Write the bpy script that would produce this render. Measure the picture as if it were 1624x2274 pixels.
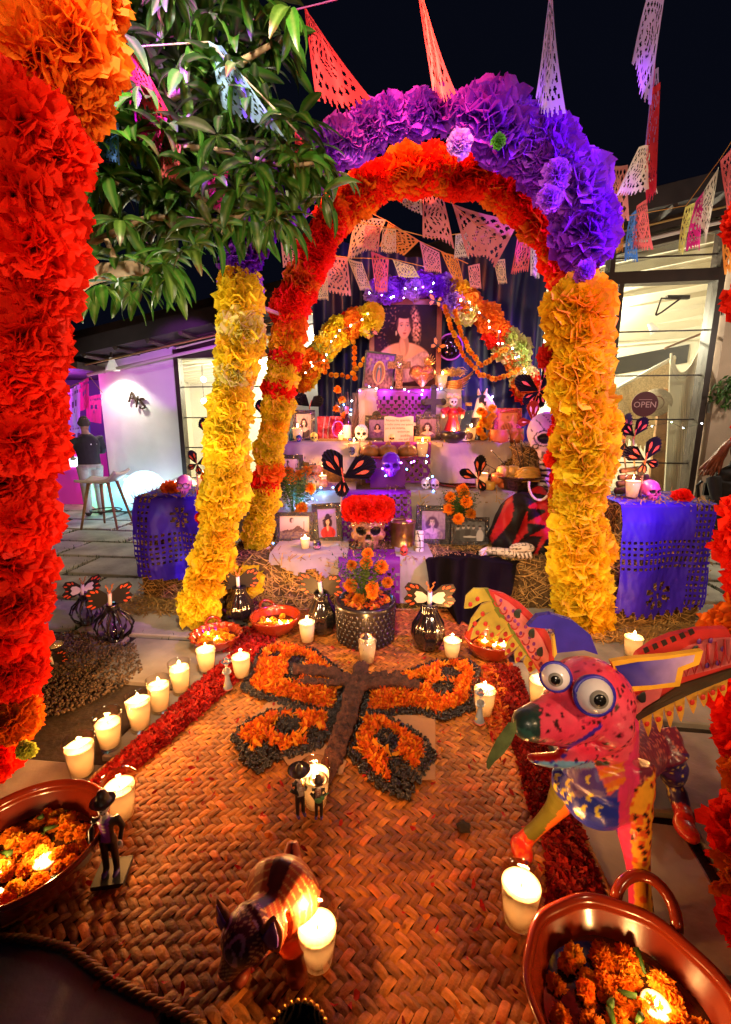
import bpy, bmesh, math, random
from mathutils import Vector, Matrix, Euler, noise as mnoise
R = math.radians
random.seed(7)
sc = bpy.context.scene
for o in list(bpy.data.objects): bpy.data.objects.remove(o)
COL = sc.collection
# ------------------------------------------------------------------ camera
CAMH, TILT, FPX = 1.5, R(11.8), 1015.0
cam = bpy.data.cameras.new('camera'); cam.sensor_fit = 'HORIZONTAL'; cam.sensor_width = 24.0
cam.lens = 24.0 * FPX / 1624.0; cam.clip_start = 0.05; cam.clip_end = 400
camo = bpy.data.objects.new('camera', cam); COL.objects.link(camo)
camo.location = (0, 0, CAMH); camo.rotation_euler = (R(90) - TILT, 0, 0); sc.camera = camo
# ------------------------------------------------------------------ night sky
W = bpy.data.worlds.new('World'); sc.world = W; W.use_nodes = True
bg = W.node_tree.nodes['Background']; bg.inputs[0].default_value = (0.10, 0.13, 0.30, 1); bg.inputs[1].default_value = 0.012
vs = sc.view_settings; sc.display_settings.display_device = 'sRGB'
vs.view_transform = 'Standard'; vs.look = 'None'; vs.gamma = 1; vs.use_curve_mapping = False; vs.exposure = 0.7
sc.cycles.use_denoising = True; sc.cycles.max_bounces = 7; sc.cycles.diffuse_bounces = 3; sc.cycles.glossy_bounces = 3
sc.cycles.transparent_max_bounces = 16; sc.cycles.caustics_reflective = False; sc.cycles.caustics_refractive = False
sc.cycles.sample_clamp_indirect = 4.0; sc.cycles.use_light_tree = True
# ------------------------------------------------------------------ lights of the place (off the frame or on the walls), and an added arch light
def lamp(name, kind, loc, power, col, target=None, size=.05, spot=60, blend=.5):
    l = bpy.data.lights.new(name, kind); l.energy = power; l.color = col
    if kind in ('POINT', 'SPOT'): l.shadow_soft_size = size
    if kind == 'SPOT': l.spot_size = R(spot); l.spot_blend = blend
    if kind == 'AREA': l.size = size
    o = bpy.data.objects.new(name, l); COL.objects.link(o); o.location = loc
    if target is not None:
        o.rotation_euler = (Vector(target) - Vector(loc)).to_track_quat('-Z', 'Y').to_euler()
    return o
lamp('warm_floodlight', 'SPOT', (-0.3, -1.6, 2.3), 235, (1, .74, .48), (-.2, 3.0, 2.5), .25, 80, .5)
lamp('arch_fill_light', 'SPOT', (-.3, 1.0, 3.7), 270, (1, .80, .52), (-.1, 3.2, 1.7), .12, 84, .6)  # added above the view, brightens the front arch and spares the near pillar
lamp('right_floodlight', 'SPOT', (1.9, -.9, 2.3), 215, (1, .62, .30), (.85, 3.0, 1.8), .2, 84, .6)
lamp('tree_uplight', 'SPOT', (-1.72, 2.05, .2), 150, (1, .96, .72), (-1.25, 2.7, 2.9), .08, 80, .6)
lamp('tree_floodlight', 'SPOT', (-.3, 1.6, 3.3), 80, (1, .97, .80), (-1.25, 2.75, 2.55), .1, 60, .6)
lamp('red_stage_light', 'SPOT', (.15, 1.7, 3.9), 540, (1, .20, .08), (.45, 5.2, 2.3), .06, 42, .6)
lamp('altar_floodlight', 'SPOT', (.35, 1.2, 3.6), 105, (1, .42, .17), (.4, 4.6, 1.1), .12, 46, .6)
lamp('violet_stage_light', 'SPOT', (2.6, 1.4, 3.3), 560, (.45, .05, 1), (.8, 3.8, 1.6), .06, 66, .5)
lamp('violet_wash_light', 'SPOT', (-1.2, 1.9, 3.7), 330, (.50, .06, 1), (.5, 4.6, .8), .06, 45, .5)
lamp('violet_wall_light', 'SPOT', (-1.6, 5.4, 2.4), 170, (.62, .12, 1), (-2.85, 7.6, 2.35), .05, 34, .35)
lamp('shop_floodlight', 'SPOT', (-4.2, 4.6, 3.0), 34, (1, .93, .8), (-3.0, 7.4, .9), .1, 75, .8)
lamp('paving_lamp', 'POINT', (4.6, 4.8, 2.6), 40, (1, .86, .68), None, .15)
for X in (-1.75, .4, 2.1, 3.72): lamp('shop_ceiling_light', 'POINT', (X, 8.9 - .16 * X, 2.3 + .16 * max(0, X)), 185, (1, .90, .70), None, .06)

# ------------------------------------------------------------------ pixel layout (on the 1624 x 2273 picture) to places in the yard
ST, CT = math.sin(TILT), math.cos(TILT)
def ray(u, v):
    a, b = (u - 812) / FPX, (1136.5 - v) / FPX
    return Vector((a, CT + b * ST, -ST + b * CT))
def at(u, v, y): d = ray(u, v); return Vector((0, 0, CAMH)) + d * (y / d.y)
def atz(u, v, z): d = ray(u, v); return Vector((0, 0, CAMH)) + d * ((z - CAMH) / d.z)
def G(u, v): return atz(u, v, 0)
def mpp(p): return (p.y * CT + (CAMH - p.z) * ST) / FPX       # metres per layout pixel at a place
# ------------------------------------------------------------------ materials
MATS = {}
def M(name, col=(.8, .8, .8), rough=.6, metal=0, noise=0, ns=20, bump=0, bs=None, tl=0, emit=0, vcol=False, spec=.5, rnd=0, coat=0, sss=0, alpha=1, ecol=None):
    if name in MATS: return MATS[name]
    m = bpy.data.materials.new(name); m.use_nodes = True; MATS[name] = m
    nt = m.node_tree; N = nt.nodes; L = nt.links; P = N['Principled BSDF']; out = N['Material Output']
    P.inputs['Roughness'].default_value = rough; P.inputs['Metallic'].default_value = metal
    P.inputs['Specular IOR Level'].default_value = spec
    if coat: P.inputs['Coat Weight'].default_value = coat; P.inputs['Coat Roughness'].default_value = .08
    c = None
    if vcol:
        a = N.new('ShaderNodeAttribute'); a.attribute_name = 'Col'; c = a.outputs['Color']
    else:
        r = N.new('ShaderNodeRGB'); r.outputs[0].default_value = (*col[:3], 1); c = r.outputs[0]
    tc = N.new('ShaderNodeTexCoord')
    if noise:
        n = N.new('ShaderNodeTexNoise'); n.inputs['Scale'].default_value = ns; n.inputs['Detail'].default_value = 5
        L.new(tc.outputs['Object'], n.inputs['Vector'])
        mr = N.new('ShaderNodeMapRange'); mr.inputs[1].default_value = .3; mr.inputs[2].default_value = .7
        mr.inputs[3].default_value = 1 - noise; mr.inputs[4].default_value = 1 + noise * .6; L.new(n.outputs[0], mr.inputs[0])
        mx = N.new('ShaderNodeMix'); mx.data_type = 'RGBA'; mx.blend_type = 'MULTIPLY'; mx.inputs[0].default_value = 1
        L.new(c, mx.inputs[6]); L.new(mr.outputs[0], mx.inputs[7]); c = mx.outputs[2]
    if rnd:
        oi = N.new('ShaderNodeObjectInfo'); mr = N.new('ShaderNodeMapRange'); mr.inputs[3].default_value = 1 - rnd; mr.inputs[4].default_value = 1 + rnd
        L.new(oi.outputs['Random'], mr.inputs[0]); hs = N.new('ShaderNodeHueSaturation'); L.new(mr.outputs[0], hs.inputs['Value']); L.new(c, hs.inputs['Color']); c = hs.outputs[0]
    L.new(c, P.inputs['Base Color'])
    if bump:
        n = N.new('ShaderNodeTexNoise'); n.inputs['Scale'].default_value = bs or ns * 2; n.inputs['Detail'].default_value = 6; L.new(tc.outputs['Object'], n.inputs['Vector'])
        b = N.new('ShaderNodeBump'); b.inputs['Strength'].default_value = bump; b.inputs['Distance'].default_value = .01; L.new(n.outputs[0], b.inputs['Height']); L.new(b.outputs[0], P.inputs['Normal'])
    if emit:
        if ecol: P.inputs['Emission Color'].default_value = (*ecol, 1)
        else: L.new(c, P.inputs['Emission Color'])
        P.inputs['Emission Strength'].default_value = emit
    if tl:
        t = N.new('ShaderNodeBsdfTranslucent'); L.new(c, t.inputs[0]); x = N.new('ShaderNodeMixShader'); x.inputs[0].default_value = tl
        L.new(P.outputs[0], x.inputs[1]); L.new(t.outputs[0], x.inputs[2]); L.new(x.outputs[0], out.inputs[0])
    return m
def glass(name, tint=(.97, .97, .95), k=.12, rough=.03):
    if name in MATS: return MATS[name]
    m = bpy.data.materials.new(name); m.use_nodes = True; MATS[name] = m; nt = m.node_tree; N = nt.nodes; L = nt.links
    N.remove(N['Principled BSDF']); t = N.new('ShaderNodeBsdfTransparent'); t.inputs[0].default_value = (*tint, 1)
    g = N.new('ShaderNodeBsdfGlossy'); g.inputs['Roughness'].default_value = rough
    lw = N.new('ShaderNodeLayerWeight'); lw.inputs[0].default_value = .5; x = N.new('ShaderNodeMixShader'); pw = N.new('ShaderNodeMath'); pw.operation = 'POWER'; pw.inputs[1].default_value = 4; mu = N.new('ShaderNodeMath'); mu.operation = 'MULTIPLY_ADD'; mu.inputs[1].default_value = .75; mu.inputs[2].default_value = .03
    L.new(lw.outputs['Facing'], pw.inputs[0]); L.new(pw.outputs[0], mu.inputs[0])
    L.new(mu.outputs[0], x.inputs[0]); L.new(t.outputs[0], x.inputs[1]); L.new(g.outputs[0], x.inputs[2]); L.new(x.outputs[0], N['Material Output'].inputs[0])
    return m
# ------------------------------------------------------------------ mesh builder
class MB:
    def __init__(s): s.v = []; s.f = []; s.c = []; s.cur = None
    def col(s, c): s.cur = c; return s
    def av(s, p): s.v.append((p[0], p[1], p[2])); s.c.append(s.cur or (.8, .8, .8)); return len(s.v) - 1
    def add(s, vs, fs):
        b = len(s.v)
        for p in vs: s.av(p)
        for f in fs: s.f.append(tuple(i + b for i in f))
        return s
    def box(s, c, sz, rot=None):
        c = Vector(c); h = [x / 2 for x in sz]; vs = []
        for x in (-1, 1):
            for y in (-1, 1):
                for z in (-1, 1):
                    p = Vector((x * h[0], y * h[1], z * h[2]))
                    if rot is not None: p = rot @ p
                    vs.append(p + c)
        return s.add(vs, [(0, 1, 3, 2), (4, 6, 7, 5), (0, 4, 5, 1), (2, 3, 7, 6), (0, 2, 6, 4), (1, 5, 7, 3)])
    def tube(s, pts, rads, n=8, cap=True, sq=1.0, ref=None):
        pts = [Vector(p) for p in pts]
        if not hasattr(rads, '__len__'): rads = [rads] * len(pts)
        b = len(s.v); up = ref or Vector((0.13, 0.2, 1))
        for i, p in enumerate(pts):
            d = (pts[min(i + 1, len(pts) - 1)] - pts[max(i - 1, 0)])
            if d.length < 1e-9: d = Vector((0, 0, 1))
            d.normalize(); x = d.cross(up)
            if x.length < .05: x = d.cross(Vector((1, 0, 0)))
            x.normalize(); y = x.cross(d)
            for k in range(n):
                a = 2 * math.pi * k / n; s.av(p + x * (math.cos(a) * rads[i]) + y * (math.sin(a) * rads[i] * sq))
        for i in range(len(pts) - 1):
            for k in range(n):
                k2 = (k + 1) % n; s.f.append((b + i * n + k, b + i * n + k2, b + (i + 1) * n + k2, b + (i + 1) * n + k))
        if cap:
            s.f.append(tuple(b + k for k in reversed(range(n)))); e = b + (len(pts) - 1) * n; s.f.append(tuple(e + k for k in range(n)))
        return s
    def lathe(s, prof, n=24, c=(0, 0, 0), cap0=False, cap1=False, wob=0, ph=0, sx=1, sy=1):
        b = len(s.v); m = len(prof)
        for r, z in prof:
            for k in range(n):
                a = 2 * math.pi * k / n; rr = r * (1 + wob * math.sin(a * ph)) if ph else r
                s.av((c[0] + rr * math.cos(a) * sx, c[1] + rr * math.sin(a) * sy, c[2] + z))
        for i in range(m - 1):
            for k in range(n):
                k2 = (k + 1) % n; s.f.append((b + i * n + k, b + i * n + k2, b + (i + 1) * n + k2, b + (i + 1) * n + k))
        if cap0: s.f.append(tuple(b + k for k in reversed(range(n))))
        if cap1: e = b + (m - 1) * n; s.f.append(tuple(e + k for k in range(n)))
        return s
    def ball(s, c, r, n=10, m=7, rot=None):
        c = Vector(c); rr = r if hasattr(r, '__len__') else (r, r, r); b = len(s.v)
        def P(x, y, z):
            p = Vector((x * rr[0], y * rr[1], z * rr[2])); return c + (rot @ p if rot is not None else p)
        s.av(P(0, 0, -1))
        for i in range(1, m):
            t = math.pi * i / m
            for k in range(n):
                a = 2 * math.pi * k / n; s.av(P(math.sin(t) * math.cos(a), math.sin(t) * math.sin(a), -math.cos(t)))
        s.av(P(0, 0, 1)); e = len(s.v) - 1
        for k in range(n):
            k2 = (k + 1) % n; s.f.append((b, b + 1 + k2, b + 1 + k)); s.f.append((e, b + 1 + (m - 2) * n + k, b + 1 + (m - 2) * n + k2))
            for i in range(m - 2):
                s.f.append((b + 1 + i * n + k, b + 1 + i * n + k2, b + 1 + (i + 1) * n + k2, b + 1 + (i + 1) * n + k))
        return s
    def grid(s, fn, nu, nv, mask=None, cfn=None):
        b = len(s.v); used = {}
        def vid(i, j):
            k = (i, j)
            if k not in used:
                if cfn: s.cur = cfn(i / nu, j / nv)
                used[k] = s.av(fn(i / nu, j / nv))
            return used[k]
        for i in range(nu):
            for j in range(nv):
                if mask and not mask((i + .5) / nu, (j + .5) / nv): continue
                s.f.append((vid(i, j), vid(i + 1, j), vid(i + 1, j + 1), vid(i, j + 1)))
        return s
    def prism(s, outl, th, mat=None):
        """outline (x, y) extruded along z by th, then moved by mat"""
        n = len(outl); mat = mat or Matrix(); vs = [mat @ Vector((p[0], p[1], -th / 2)) for p in outl] + [mat @ Vector((p[0], p[1], th / 2)) for p in outl]
        fs = [tuple(reversed(range(n))), tuple(range(n, 2 * n))] + [(i, (i + 1) % n, n + (i + 1) % n, n + i) for i in range(n)]
        return s.add(vs, fs)
    def slab(s, pts, ex):
        """3-D outline thickened along the vector ex"""
        n = len(pts); vs = [Vector(p) for p in pts] + [Vector(p) + ex for p in pts]
        return s.add(vs, [tuple(reversed(range(n))), tuple(range(n, 2 * n))] + [(i, (i + 1) % n, n + (i + 1) % n, n + i) for i in range(n)])
    def xf(s, mat, i0=0):
        for i in range(i0, len(s.v)): s.v[i] = tuple(mat @ Vector(s.v[i]))
        return s
    def paint(s, fn): s.c = [fn(Vector(p)) for p in s.v]; return s
    def mesh(s, name, mat, off=None, smooth=False, vc=None):
        me = bpy.data.meshes.new(name); vs = s.v if off is None else [(x - off[0], y - off[1], z - off[2]) for x, y, z in s.v]
        me.from_pydata(vs, [], s.f)
        if vc is None: vc = s.cur is not None or any(c != (.8, .8, .8) for c in s.c[:1] + s.c[-1:])
        if vc and len(s.v):
            a = me.color_attributes.new('Col', 'FLOAT_COLOR', 'POINT'); flat = []
            for c in s.c: flat += [c[0], c[1], c[2], 1.0]
            a.data.foreach_set('color', flat)
        if mat: me.materials.append(mat)
        if smooth: me.polygons.foreach_set('use_smooth', [True] * len(me.polygons))
        me.update(); return me
def tag(o, label=None, cat=None, group=None, kind=None):
    if label: o['label'] = label
    if cat: o['category'] = cat
    if group: o['group'] = group
    if kind: o['kind'] = kind
    return o
def thing(name, label, cat, loc=(0, 0, 0), rz=0, group=None):
    o = bpy.data.objects.new(name, None); o.empty_display_size = .1; COL.objects.link(o); o.location = loc; o.rotation_euler = (0, 0, rz); return tag(o, label, cat, group)
def wloc(o):
    p = Vector(o.location)
    return p + wloc(o.parent) if o.parent else p
def obj(name, mb, mat, parent=None, smooth=False, world=True, label=None, kind=None):
    """link a mesh; world=True: the coordinates are places in the yard, else local to the parent"""
    me = mb if isinstance(mb, bpy.types.Mesh) else mb.mesh(name, mat, wloc(parent) if (parent and world) else None, smooth)
    o = bpy.data.objects.new(name, me); COL.objects.link(o)
    if parent: o.parent = parent
    if label: o['label'] = label
    if kind: o['kind'] = kind
    return o
def inst(name, me, parent, mat):
    o = bpy.data.objects.new(name, me); COL.objects.link(o); o.parent = parent; o.matrix_basis = mat; return o
def copy_tree(o, parent=None):
    c = o.copy(); COL.objects.link(c); c.parent = parent
    for k in [x for x in o.children]: copy_tree(k, c)
    return c
def dup(root, loc, rz=0, label=None, group=None, scale=1):
    c = copy_tree(root); c.location = loc; c.rotation_euler = (0, 0, rz)
    c.scale = (scale,) * 3 if not hasattr(scale, '__len__') else scale
    if label: c['label'] = label
    if group: c['group'] = group
    return c
def blob(mb, voxel, it=4, name='body'):
    """one continuous skin round overlapping shapes"""
    me = mb.mesh('tmp', None); o = bpy.data.objects.new('tmp', me); COL.objects.link(o)
    r = o.modifiers.new('r', 'REMESH'); r.mode = 'VOXEL'; r.voxel_size = voxel
    if it: s = o.modifiers.new('s', 'SMOOTH'); s.factor = .5; s.iterations = it
    dg = bpy.context.evaluated_depsgraph_get(); e = o.evaluated_get(dg); m2 = bpy.data.meshes.new_from_object(e)
    out = MB(); out.v = [tuple(v.co) for v in m2.vertices]; out.f = [tuple(p.vertices) for p in m2.polygons]; out.c = [(.8, .8, .8)] * len(out.v)
    bpy.data.objects.remove(o); bpy.data.meshes.remove(me); bpy.data.meshes.remove(m2); return out
def look(d, up=(0, 0, 1)):
    z = Vector(d).normalized(); x = Vector(up).cross(z)
    if x.length < .01: x = Vector((1, 0, 0))
    x.normalize(); y = z.cross(x); return Matrix((x, y, z)).transposed()
def T(p, r=None, s=1):
    m = Matrix.Translation(Vector(p))
    if r is not None: m = m @ (r.to_4x4() if isinstance(r, Matrix) else Euler(r).to_matrix().to_4x4())
    return m @ Matrix.Scale(s, 4) if not hasattr(s, '__len__') else m @ Matrix.Diagonal((*s, 1))
def lerp(a, b, t): return a + (b - a) * t
def path(pts, n):
    """evenly spaced points on a polyline"""
    pts = [Vector(p) for p in pts]; L = [0]
    for a, b in zip(pts, pts[1:]): L.append(L[-1] + (b - a).length)
    out = []
    for i in range(n):
        t = L[-1] * i / max(1, n - 1); k = 0
        while k < len(pts) - 2 and L[k + 1] < t: k += 1
        out.append(pts[k].lerp(pts[k + 1], (t - L[k]) / max(1e-9, L[k + 1] - L[k])))
    return out
def inpoly(x, y, P):
    r = False; j = len(P) - 1
    for i in range(len(P)):
        if (P[i][1] > y) != (P[j][1] > y) and x < (P[j][0] - P[i][0]) * (y - P[i][1]) / (P[j][1] - P[i][1]) + P[i][0]: r = not r
        j = i
    return r
def pdist(x, y, P):
    d = 1e9
    for i in range(len(P)):
        ax, ay = P[i - 1][:2]; bx, by = P[i][:2]; dx, dy = bx - ax, by - ay
        t = max(0, min(1, ((x - ax) * dx + (y - ay) * dy) / (dx * dx + dy * dy + 1e-12))); d = min(d, math.hypot(x - ax - t * dx, y - ay - t * dy))
    return d
def text_mb(txt, size, align='CENTER', depth=.002, bold=0):
    cu = bpy.data.curves.new('t', 'FONT'); cu.body = txt; cu.size = size; cu.align_x = align; cu.align_y = 'CENTER'; cu.extrude = depth / 2; cu.resolution_u = 2; cu.offset = bold
    o = bpy.data.objects.new('t', cu); COL.objects.link(o); dg = bpy.context.evaluated_depsgraph_get(); m2 = bpy.data.meshes.new_from_object(o.evaluated_get(dg))
    mb = MB(); mb.v = [tuple(v.co) for v in m2.vertices]; mb.f = [tuple(p.vertices) for p in m2.polygons]; mb.c = [(.8, .8, .8)] * len(mb.v)
    bpy.data.objects.remove(o); bpy.data.curves.remove(cu); bpy.data.meshes.remove(m2); return mb
rnd = random.random
def ru(a, b): return random.uniform(a, b)
def rot_rand(): return Euler((ru(0, 6.28), ru(0, 6.28), ru(0, 6.28))).to_matrix()
# ================================================================== SETTING
def stone_mat(name, c1, c2, wet=.75):
    m = M(name, c1, wet, noise=.45, ns=3.2, bump=.35, bs=26, rnd=.14); return m
soil = M('soil', (.045, .030, .018), .95, noise=.6, ns=9, bump=.8, bs=40)
stone = stone_mat('travertine', (.36, .32, .26), None)
mb = MB(); mb.grid(lambda a, b: (-60 + 120 * a, -20 + 120 * b, -.03), 12, 12)
obj('ground', mb, soil, kind='structure')
pav = thing('pavement', None, None, (0, 0, 0)); pav['kind'] = 'structure'
gravel_poly = [G(95, 1420)[:2], G(165, 1400)[:2], G(225, 1418)[:2], G(300, 1430)[:2], G(318, 1490)[:2], G(262, 1530)[:2], G(150, 1580)[:2], G(60, 1600)[:2]]
# the slabs: a slightly turned running bond, every stone its own outline
ca, sa = math.cos(R(-7)), math.sin(R(-7)); random.seed(3)
joints = []
for r in range(-3, 17):
    y0 = -.07 + r * .56; off = (r % 2) * .5 + ru(-.12, .12)
    for k in range(-7, 8):
        x0 = k * 1.02 + off
        q = []
        for (a, b) in ((x0 + .03, y0 + .03), (x0 + .50, y0 + .025), (x0 + .99, y0 + .03), (x0 + .985, y0 + .28), (x0 + .99, y0 + .53), (x0 + .5, y0 + .535), (x0 + .03, y0 + .53), (x0 + .035, y0 + .28)):
            a += ru(-.018, .018); b += ru(-.018, .018); q.append((a * ca - b * sa, a * sa + b * ca))
        cx = sum(p[0] for p in q) / 8; cy = sum(p[1] for p in q) / 8
        if cy < -.3 or cy > 8.4 or abs(cx) > 1.0 + cy * .95: continue
        if cy > 7.35 - .16 * (cx + 3.98) and cx > -4: continue
        if inpoly(cx, cy, gravel_poly): continue
        mb = MB(); n = 8; h = ru(-.004, .004)
        inn = [(lerp(x, cx, .02), lerp(y, cy, .035)) for x, y in q]
        vsx = [Vector((x, y, -.05)) for x, y in q] + [Vector((x, y, -.006 + h)) for x, y in q] + [Vector((x, y, h)) for x, y in inn]
        fs = [tuple(range(16, 24))] + [(i, (i + 1) % 8, 8 + (i + 1) % 8, 8 + i) for i in range(8)] + [(8 + i, 8 + (i + 1) % 8, 16 + (i + 1) % 8, 16 + i) for i in range(8)]
        mb.add(vsx, fs); obj('paving_slab', mb, stone, pav)
        for e in range(8):
            joints.append((q[e], q[(e + 1) % 8]))
grassm = M('joint_grass', (.035, .075, .014), .7, noise=.5, ns=6, tl=.3)
mb = MB()
for (p, q) in joints:
    if p[1] < 2.6 or (p[0] > -1.5 and p[1] < 3.4): continue
    for _ in range(9 if p[1] < 5.5 else 6):
        t = rnd(); x = lerp(p[0], q[0], t) + ru(-.04, .03); y = lerp(p[1], q[1], t) + ru(-.035, .035); a = ru(0, 6.28); l = ru(.012, .035); w = .006
        dx, dy = math.cos(a) * w, math.sin(a) * w; lx, ly = ru(-.02, .02), ru(-.02, .02)
        mb.add([(x - dx, y - dy, -.03), (x + dx, y + dy, -.03), (x + lx, y + ly, -.03 + l + .02)], [(0, 1, 2)])
tag(obj('joint_grass', mb, grassm), 'short green grass growing in the joints between paving slabs', 'grass', kind='stuff')
pebm = M('pebble', (.2, .14, .09), .6, noise=.5, ns=30, vcol=True)
mb = MB(); random.seed(5); xs = [p[0] for p in gravel_poly]; ys = [p[1] for p in gravel_poly]; n = 0
while n < 2600:
    x, y = ru(min(xs), max(xs)), ru(min(ys), max(ys))
    if not inpoly(x, y, gravel_poly): continue
    n += 1; g = ru(.5, 1.3); mb.cur = (.12 * g, .075 * g, .04 * g); r = ru(.006, .013)
    mb.ball((x, y, r * .3 + ru(-.01, .005)), (r, r * ru(.6, 1), r * .6), 5, 4, rot_rand())
tag(obj('gravel', mb, pebm, smooth=True), 'patch of small brown pebbles between the paving slabs', 'gravel', kind='stuff')

# ------------------------------------------------------------------ the shop behind
FA, FB = 7.8, .16
def fac(u, v, off=0):
    d = ray(u, v); t = (FA - FB * 3.98 - off) / (d.y + FB * d.x); return Vector((0, 0, CAMH)) + d * t
def fpt(X, z, off=0): return Vector((X, FA - FB * (X + 3.98) - off, z))
FN = Vector((-FB, -1, 0)).normalized(); FE = Vector((1, -FB, 0)).normalized()
def fbox(mb, X0, X1, z0, z1, off0, off1):
    q = [fpt(X0, z0, off0), fpt(X1, z0, off0), fpt(X1, z1, off0), fpt(X0, z1, off0)]
    return mb.slab(q, Vector((0, -(off1 - off0), 0)))
def fslab(mb, pts, off0, off1): return mb.slab([fpt(x, z, off0) for x, z in pts], Vector((0, -(off1 - off0), 0)))
plaster = M('white_plaster', (.78, .76, .70), .85, noise=.10, ns=2.2, bump=.12, bs=60)
beige = M('beige_plaster', (.55, .40, .28), .85, noise=.2, ns=2, bump=.2, bs=50)
dark = M('dark_steel', (.035, .018, .013), .45, noise=.2, ns=8)
darkwood = M('dark_wood', (.055, .032, .024), .6, noise=.4, ns=6, bump=.2)
ceilm = M('ceiling_paint', (.80, .76, .64), .8, noise=.06, ns=2)
floorm = M('shop_floor', (.45, .38, .28), .5, noise=.2, ns=4)
shop = thing('shop_building', 'white shop building with dark framed glass front and sloping roof', 'building', fpt(0, 0))
XL0, XL1 = fac(226, 900).x, fac(395, 900).x; XW1 = fac(618, 900).x; XR0 = fac(1090, 900).x; XR1 = fac(1566, 900).x; XE = 7.0
def ztop(X): return 2.42 + (X + 4.0) * .185
mb = MB(); fslab(mb, [(XL0, 0), (XL1, 0), (XL1, ztop(XL1)), (XL0, ztop(XL0))], -.22, 0); obj('wall', mb, plaster, shop)
mb = MB(); fslab(mb, [(XW1, 0), (XR0, 0), (XR0, ztop(XR0)), (XW1, ztop(XW1))], -.22, 0); obj('wall', mb, plaster, shop)
mb = MB(); fslab(mb, [(XR1 + .1, 0), (XE, 0), (XE, ztop(XE)), (XR1 + .1, ztop(XR1 + .1))], -.22, 0); obj('wall', mb, beige, shop, label='beige wall right of the glass door')
# room inside
DP = 3.4
def zbk(X): return 2.5 + .06 * (X + 2)
def inner(mb, pts): mb.add(pts, [tuple(range(len(pts)))])
mb = MB(); inner(mb, [fpt(XL0, .02, -.3), fpt(XE, .02, -.3), fpt(XE, .02, -DP), fpt(XL0, .02, -DP)]); obj('shop_floor', mb, floorm, shop)
mb = MB(); inner(mb, [fpt(XL0, 0, -DP), fpt(XE, 0, -DP), fpt(XE, ztop(XE) + .3, -DP), fpt(XL0, ztop(XL0) + .3, -DP)]); obj('back_wall', mb, ceilm, shop)
for X in (XL0 + .25, XW1 + .3, XE - .2):
    mb = MB(); inner(mb, [fpt(X, 0, -.23), fpt(X, 0, -DP), fpt(X, ztop(X) + .3, -DP), fpt(X, ztop(X), -.23)]); obj('side_wall', mb, ceilm, shop)
mb = MB(); inner(mb, [fpt(XL0, ztop(XL0) + .02, -.2), fpt(XE, ztop(XE) + .02, -.2), fpt(XE, zbk(XE), -DP), fpt(XL0, zbk(XL0), -DP)]); obj('ceiling', mb, ceilm, shop)
for k in range(9):
    mb = MB(); d = .30 + k * .36; zc = lambda X: lerp(ztop(X), zbk(X), d / DP)
    q = [fpt(XL0 + .3, zc(XL0 + .3) - .13, -d), fpt(XE - .2, zc(XE - .2) - .13, -d), fpt(XE - .2, zc(XE - .2), -d), fpt(XL0 + .3, zc(XL0 + .3), -d)]
    mb.slab(q, Vector((0, .07, 0))); obj('ceiling_beam', mb, ceilm, shop)
mb = MB(); fslab(mb, [(3.3, 2.05), (6.4, 2.55), (6.4, 2.9), (3.3, 2.35)], -DP + .03, -DP + .01); obj('clerestory', mb, M('dark_glass', (.02, .02, .016), .2), shop)
# windows: frame > muntins, panes
def window(X0, X1, zt, muntins, verts, z0=.05, top=True):
    f = MB(); w = .075
    fbox(f, X0, X0 + w, z0, ztop(X0) - .05, -.16, .03); fbox(f, X1 - w, X1, z0, ztop(X1) - .05, -.16, .03)
    fbox(f, X0 + w, X1 - w, z0, z0 + .1, -.15, .028); fbox(f, X0 + w, X1 - w, zt, zt + .15, -.15, .028)
    fslab(f, [(X0 + w, ztop(X0) - .18), (X1 - w, ztop(X1) - .18), (X1 - w, ztop(X1) - .05), (X0 + w, ztop(X0) - .05)], -.15, .028)
    fo = obj('window_frame', f, dark, shop)
    for z in muntins:
        m = MB(); fbox(m, X0 + w, X1 - w, z - .009, z + .009, -.075, -.055); obj('muntin', m, dark, fo)
    for X, za, zb in verts:
        m = MB(); fbox(m, X - .03, X + .03, za, zb, -.12, .02); obj('mullion', m, dark, fo)
    g = MB(); fbox(g, X0 + w, X1 - w, z0 + .1, zt, -.068, -.062); obj('pane', g, glass('window_glass', (.93, .95, .9), .06, .55), fo)
    g = MB(); fslab(g, [(X0 + w, zt + .15), (X1 - w, zt + .15), (X1 - w, ztop(X1) - .18), (X0 + w, ztop(X0) - .18)], -.068, -.062); obj('pane', g, glass('window_glass'), fo)
    return fo
zz = lambda u, v: fac(u, v).z
window(XL1, XW1, zz(430, 795), [zz(450, 858), zz(450, 927), zz(450, 994), zz(450, 1062)], [])
ztr = zz(1450, 628); Xd = fac(1352, 900).x
w2 = window(XR0, XR1, ztr, [zz(1430, 734), zz(1430, 833), zz(1430, 931), zz(1430, 1028), zz(1430, 1100)], [(Xd, .15, ztr), (fac(1363, 560).x, ztr + .15, ztop(Xd) - .18)])
m = MB(); zz2 = (ztr + .15 + ztop(3.3)) / 2 - .02; fbox(m, XR0 + .08, XR1 - .08, zz2, zz2 + .02, -.075, -.05); obj('muntin', m, dark, w2)
for z in (zz(1560, 690), zz(1560, 905), zz(1540, 1110)):
    m = MB(); fbox(m, XR1 + .005, XR1 + .03, z - .07, z + .07, .028, .06); obj('hinge', m, M('dull_steel', (.3, .27, .22), .4, .8), w2)
m = MB()   # closer arm at the door head
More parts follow.
